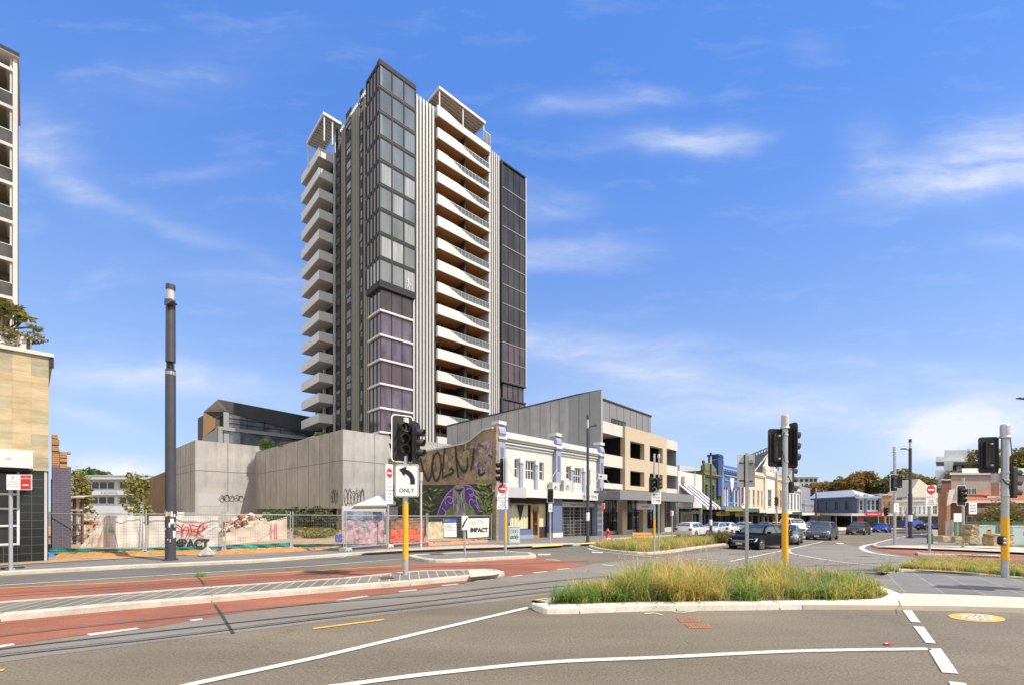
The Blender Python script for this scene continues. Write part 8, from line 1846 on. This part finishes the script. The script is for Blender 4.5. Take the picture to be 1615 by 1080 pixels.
grass('ornamental_grass', 'tall green and straw-coloured tufted grass filling the near traffic island', polyA, 440, hA, mt, 301, .12, .25, .0095, blades=66, spread=1.05)
polyB = inset(catmull(ISL_B, 3, True), .2)
grass('ornamental_grass', 'low yellow-green grass strip beside the bluestone crossing at right', polyB, 430, lambda px, r: (r.uniform(.22, .36), (2, 6, 4)), mt, 302, .10, .12, .0085, blades=56, spread=.9)
polyC = inset(catmull(ISL_C, 3, True), .4)
grass('ornamental_grass', 'olive and straw grass bed beyond the junction before the parked cars', polyC, 700, lambda px, r: (r.uniform(.38, .62), (2, 5, 5)), mt, 303, .10, .1, .014, blades=22)
grass('ornamental_grass', 'small patch of grass by the white vans', ISL_D, 120, lambda px, r: (r.uniform(.3, .5), (3, 4, 3)), mt, 304, .1, 0, .02, blades=16)
def weed(label, px, py, lift, h, n, seed): 
    x, y = G(px, py, lift); grass('weed_tuft', label, [(x-.12, y-.12), (x+.12, y-.12), (x+.12, y+.12), (x-.12, y+.12)], n, lambda a, r: (h*r.uniform(.7, 1), (5, 2, 1)), mt, seed, lift, .3, .006, blades=30)
weed('weed tuft growing from the joint of the red lane before the paved median', 315, 909, .01, .26, 3, 310)
weed('weed at the foot of the black tiled wall at left', 46, 881, .13, .3, 4, 311)
# ------------------------------------------------------------------ camera, sky, sun
cam = bpy.data.cameras.new('camera'); co = bpy.data.objects.new('camera', cam); COL.objects.link(co); co.location = (0, 0, EYE); co.rotation_euler = (math.pi/2, 0, 0)
cam.sensor_width = 36; cam.lens = F/1615*36; cam.shift_y = (HY-540)/1615; cam.shift_x = 0; cam.clip_start = .05; cam.clip_end = 9000; SC.camera = co
sd = Vector((.9*.80, -.43*.80, 1.)).normalized()
sun = bpy.data.lights.new('sun', 'SUN'); so = bpy.data.objects.new('sun', sun); COL.objects.link(so); sun.energy = 4.2; sun.angle = math.radians(.5); sun.color = (1, .905, .775)
so.rotation_euler = sd.to_track_quat('Z', 'Y').to_euler(); so.location = (0, 0, 80)
w = bpy.data.worlds.new('World'); SC.world = w; w.use_nodes = True; n, l = w.node_tree.nodes, w.node_tree.links; bg = n['Background']
sky = n.new('ShaderNodeTexSky'); sky.sky_type = 'NISHITA'; sky.sun_disc = False; sky.sun_elevation = math.asin(sd.z); sky.sun_rotation = math.atan2(sd.x, sd.y); sky.air_density = 1.; sky.dust_density = .6; sky.ozone_density = 2.
tc = n.new('ShaderNodeTexCoord'); sp = n.new('ShaderNodeSeparateXYZ'); l.new(tc.outputs['Generated'], sp.inputs[0])
def mth(op, a, b=None, c=None):
    m = n.new('ShaderNodeMath'); m.operation = op
    for i, v in enumerate((a, b, c)):
        if v is None: continue
        if isinstance(v, (int, float)): m.inputs[i].default_value = v
        else: l.new(v, m.inputs[i])
    return m.outputs[0]
ymax = mth('MAXIMUM', sp.outputs[1], .05); A = mth('DIVIDE', sp.outputs[0], ymax); B = mth('DIVIDE', sp.outputs[2], ymax)
cv = n.new('ShaderNodeCombineXYZ'); l.new(A, cv.inputs[0]); l.new(B, cv.inputs[1])
nw = n.new('ShaderNodeTexNoise'); nw.inputs['Scale'].default_value = 3.2; nw.inputs['Detail'].default_value = 5; l.new(cv.outputs[0], nw.inputs['Vector'])
wv = n.new('ShaderNodeVectorMath'); wv.operation = 'MULTIPLY_ADD'; l.new(nw.outputs['Color'], wv.inputs[0]); wv.inputs[1].default_value = (.16, .10, 0); l.new(cv.outputs[0], wv.inputs[2])
ws = n.new('ShaderNodeSeparateXYZ'); l.new(wv.outputs[0], ws.inputs[0]); WA = mth('SUBTRACT', ws.outputs[0], .08); WB = mth('SUBTRACT', ws.outputs[1], .05)
tot = None
for px, py, hl, ht, ang, k in [(1078,214,125,26,0,.62),(1500,285,170,44,9,.62),(1590,235,130,60,18,.5),(1370,240,60,50,-40,.25),(260,345,260,18,-22,.22),(90,275,120,30,-35,.2),(330,270,70,14,0,.18),(885,398,130,26,4,.5),(862,325,80,32,5,.4),(230,595,260,34,-6,.55),(1000,585,330,46,-10,.38),(935,155,140,20,4,.3),(1270,72,40,26,0,.16),(1550,668,150,46,4,1.3),(1480,692,80,24,10,.8),(185,735,100,30,-3,1.5),(130,645,80,16,-14,.35),(1180,655,330,40,-3,.30),(1420,610,260,30,5,.25),(60,220,120,44,-30,.22),(520,470,300,30,-12,.14),(760,510,500,30,-8,.15),(1590,385,80,18,4,.15),(1200,560,300,26,-4,.15), (300,110,260,60,15,.10)]:
    a0, b0 = (px-CX)/F, (HY-py)/F; ca_, sa_ = math.cos(math.radians(ang)), math.sin(math.radians(ang))
    dx = mth('SUBTRACT', WA, a0); dy = mth('SUBTRACT', WB, b0)
    u_ = mth('ADD', mth('MULTIPLY', dx, ca_*F/hl), mth('MULTIPLY', dy, sa_*F/hl)); v_ = mth('ADD', mth('MULTIPLY', dx, -sa_*F/ht), mth('MULTIPLY', dy, ca_*F/ht))
    d2 = mth('ADD', mth('MULTIPLY', u_, u_), mth('MULTIPLY', v_, v_)); e = mth('MULTIPLY', mth('POWER', 2.718, mth('MULTIPLY', d2, -1.6)), k); tot = e if tot is None else mth('ADD', tot, e)
mp = n.new('ShaderNodeMapping'); mp.inputs['Scale'].default_value = (1.6, 6.5, 1); mp.inputs['Rotation'].default_value = (0, 0, .12); l.new(wv.outputs[0], mp.inputs[0])
nf = n.new('ShaderNodeTexNoise'); nf.inputs['Scale'].default_value = 2.4; nf.inputs['Detail'].default_value = 9; nf.inputs['Roughness'].default_value = .62; l.new(mp.outputs[0], nf.inputs['Vector'])
wisp = mth('MULTIPLY', tot, mth('MULTIPLY_ADD', nf.outputs['Fac'], 2.6, -.62)); fade = mth('GREATER_THAN', sp.outputs[1], .05)
gen = mth('MAXIMUM', mth('MULTIPLY_ADD', nf.outputs['Fac'], .5, -.27), 0.)
cl = mth('MULTIPLY', mth('MINIMUM', mth('MAXIMUM', mth('ADD', wisp, gen), 0.), .9), fade)
# the air lightens towards the horizon
elev = mth('MAXIMUM', sp.outputs[2], 0.); hz = mth('POWER', mth('SUBTRACT', 1., mth('MINIMUM', mth('MULTIPLY', elev, 1.3), 1.)), 3.1)
def rgbmix(a, b, f, mode='MIX'): return mixc(n, l, a, b, f, mode)
tint = rgbmix(sky.outputs[0], SKYT, 1., 'MULTIPLY')
hzc = rgbmix(tint, HZC, mth('MULTIPLY', hz, .78))
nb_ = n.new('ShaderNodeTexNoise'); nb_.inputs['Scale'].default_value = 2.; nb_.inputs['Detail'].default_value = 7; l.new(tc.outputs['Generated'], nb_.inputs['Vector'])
# unseen broken cloud added behind and beside the viewer as bright fill light
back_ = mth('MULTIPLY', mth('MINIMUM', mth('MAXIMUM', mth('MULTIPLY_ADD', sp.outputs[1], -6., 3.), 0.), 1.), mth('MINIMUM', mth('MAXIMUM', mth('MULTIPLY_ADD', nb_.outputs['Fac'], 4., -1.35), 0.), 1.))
gr_ = mth('POWER', mth('MAXIMUM', mth('SUBTRACT', 1., mth('MULTIPLY', elev, 1.33)), 0.), 1.9)
hzc = rgbmix(hzc, rgbmix((.80, 2.14, 6.1), (4.6, 5.75, 6.3), gr_), .72)
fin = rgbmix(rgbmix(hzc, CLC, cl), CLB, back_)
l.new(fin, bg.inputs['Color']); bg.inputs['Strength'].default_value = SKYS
SC.view_settings.view_transform = 'Standard'; SC.view_settings.look = 'None'; SC.view_settings.exposure = EXPO; SC.view_settings.gamma = 1; SC.view_settings.use_curve_mapping = False
SC.render.resolution_x = 1024; SC.render.resolution_y = 684; SC.render.resolution_percentage = 100
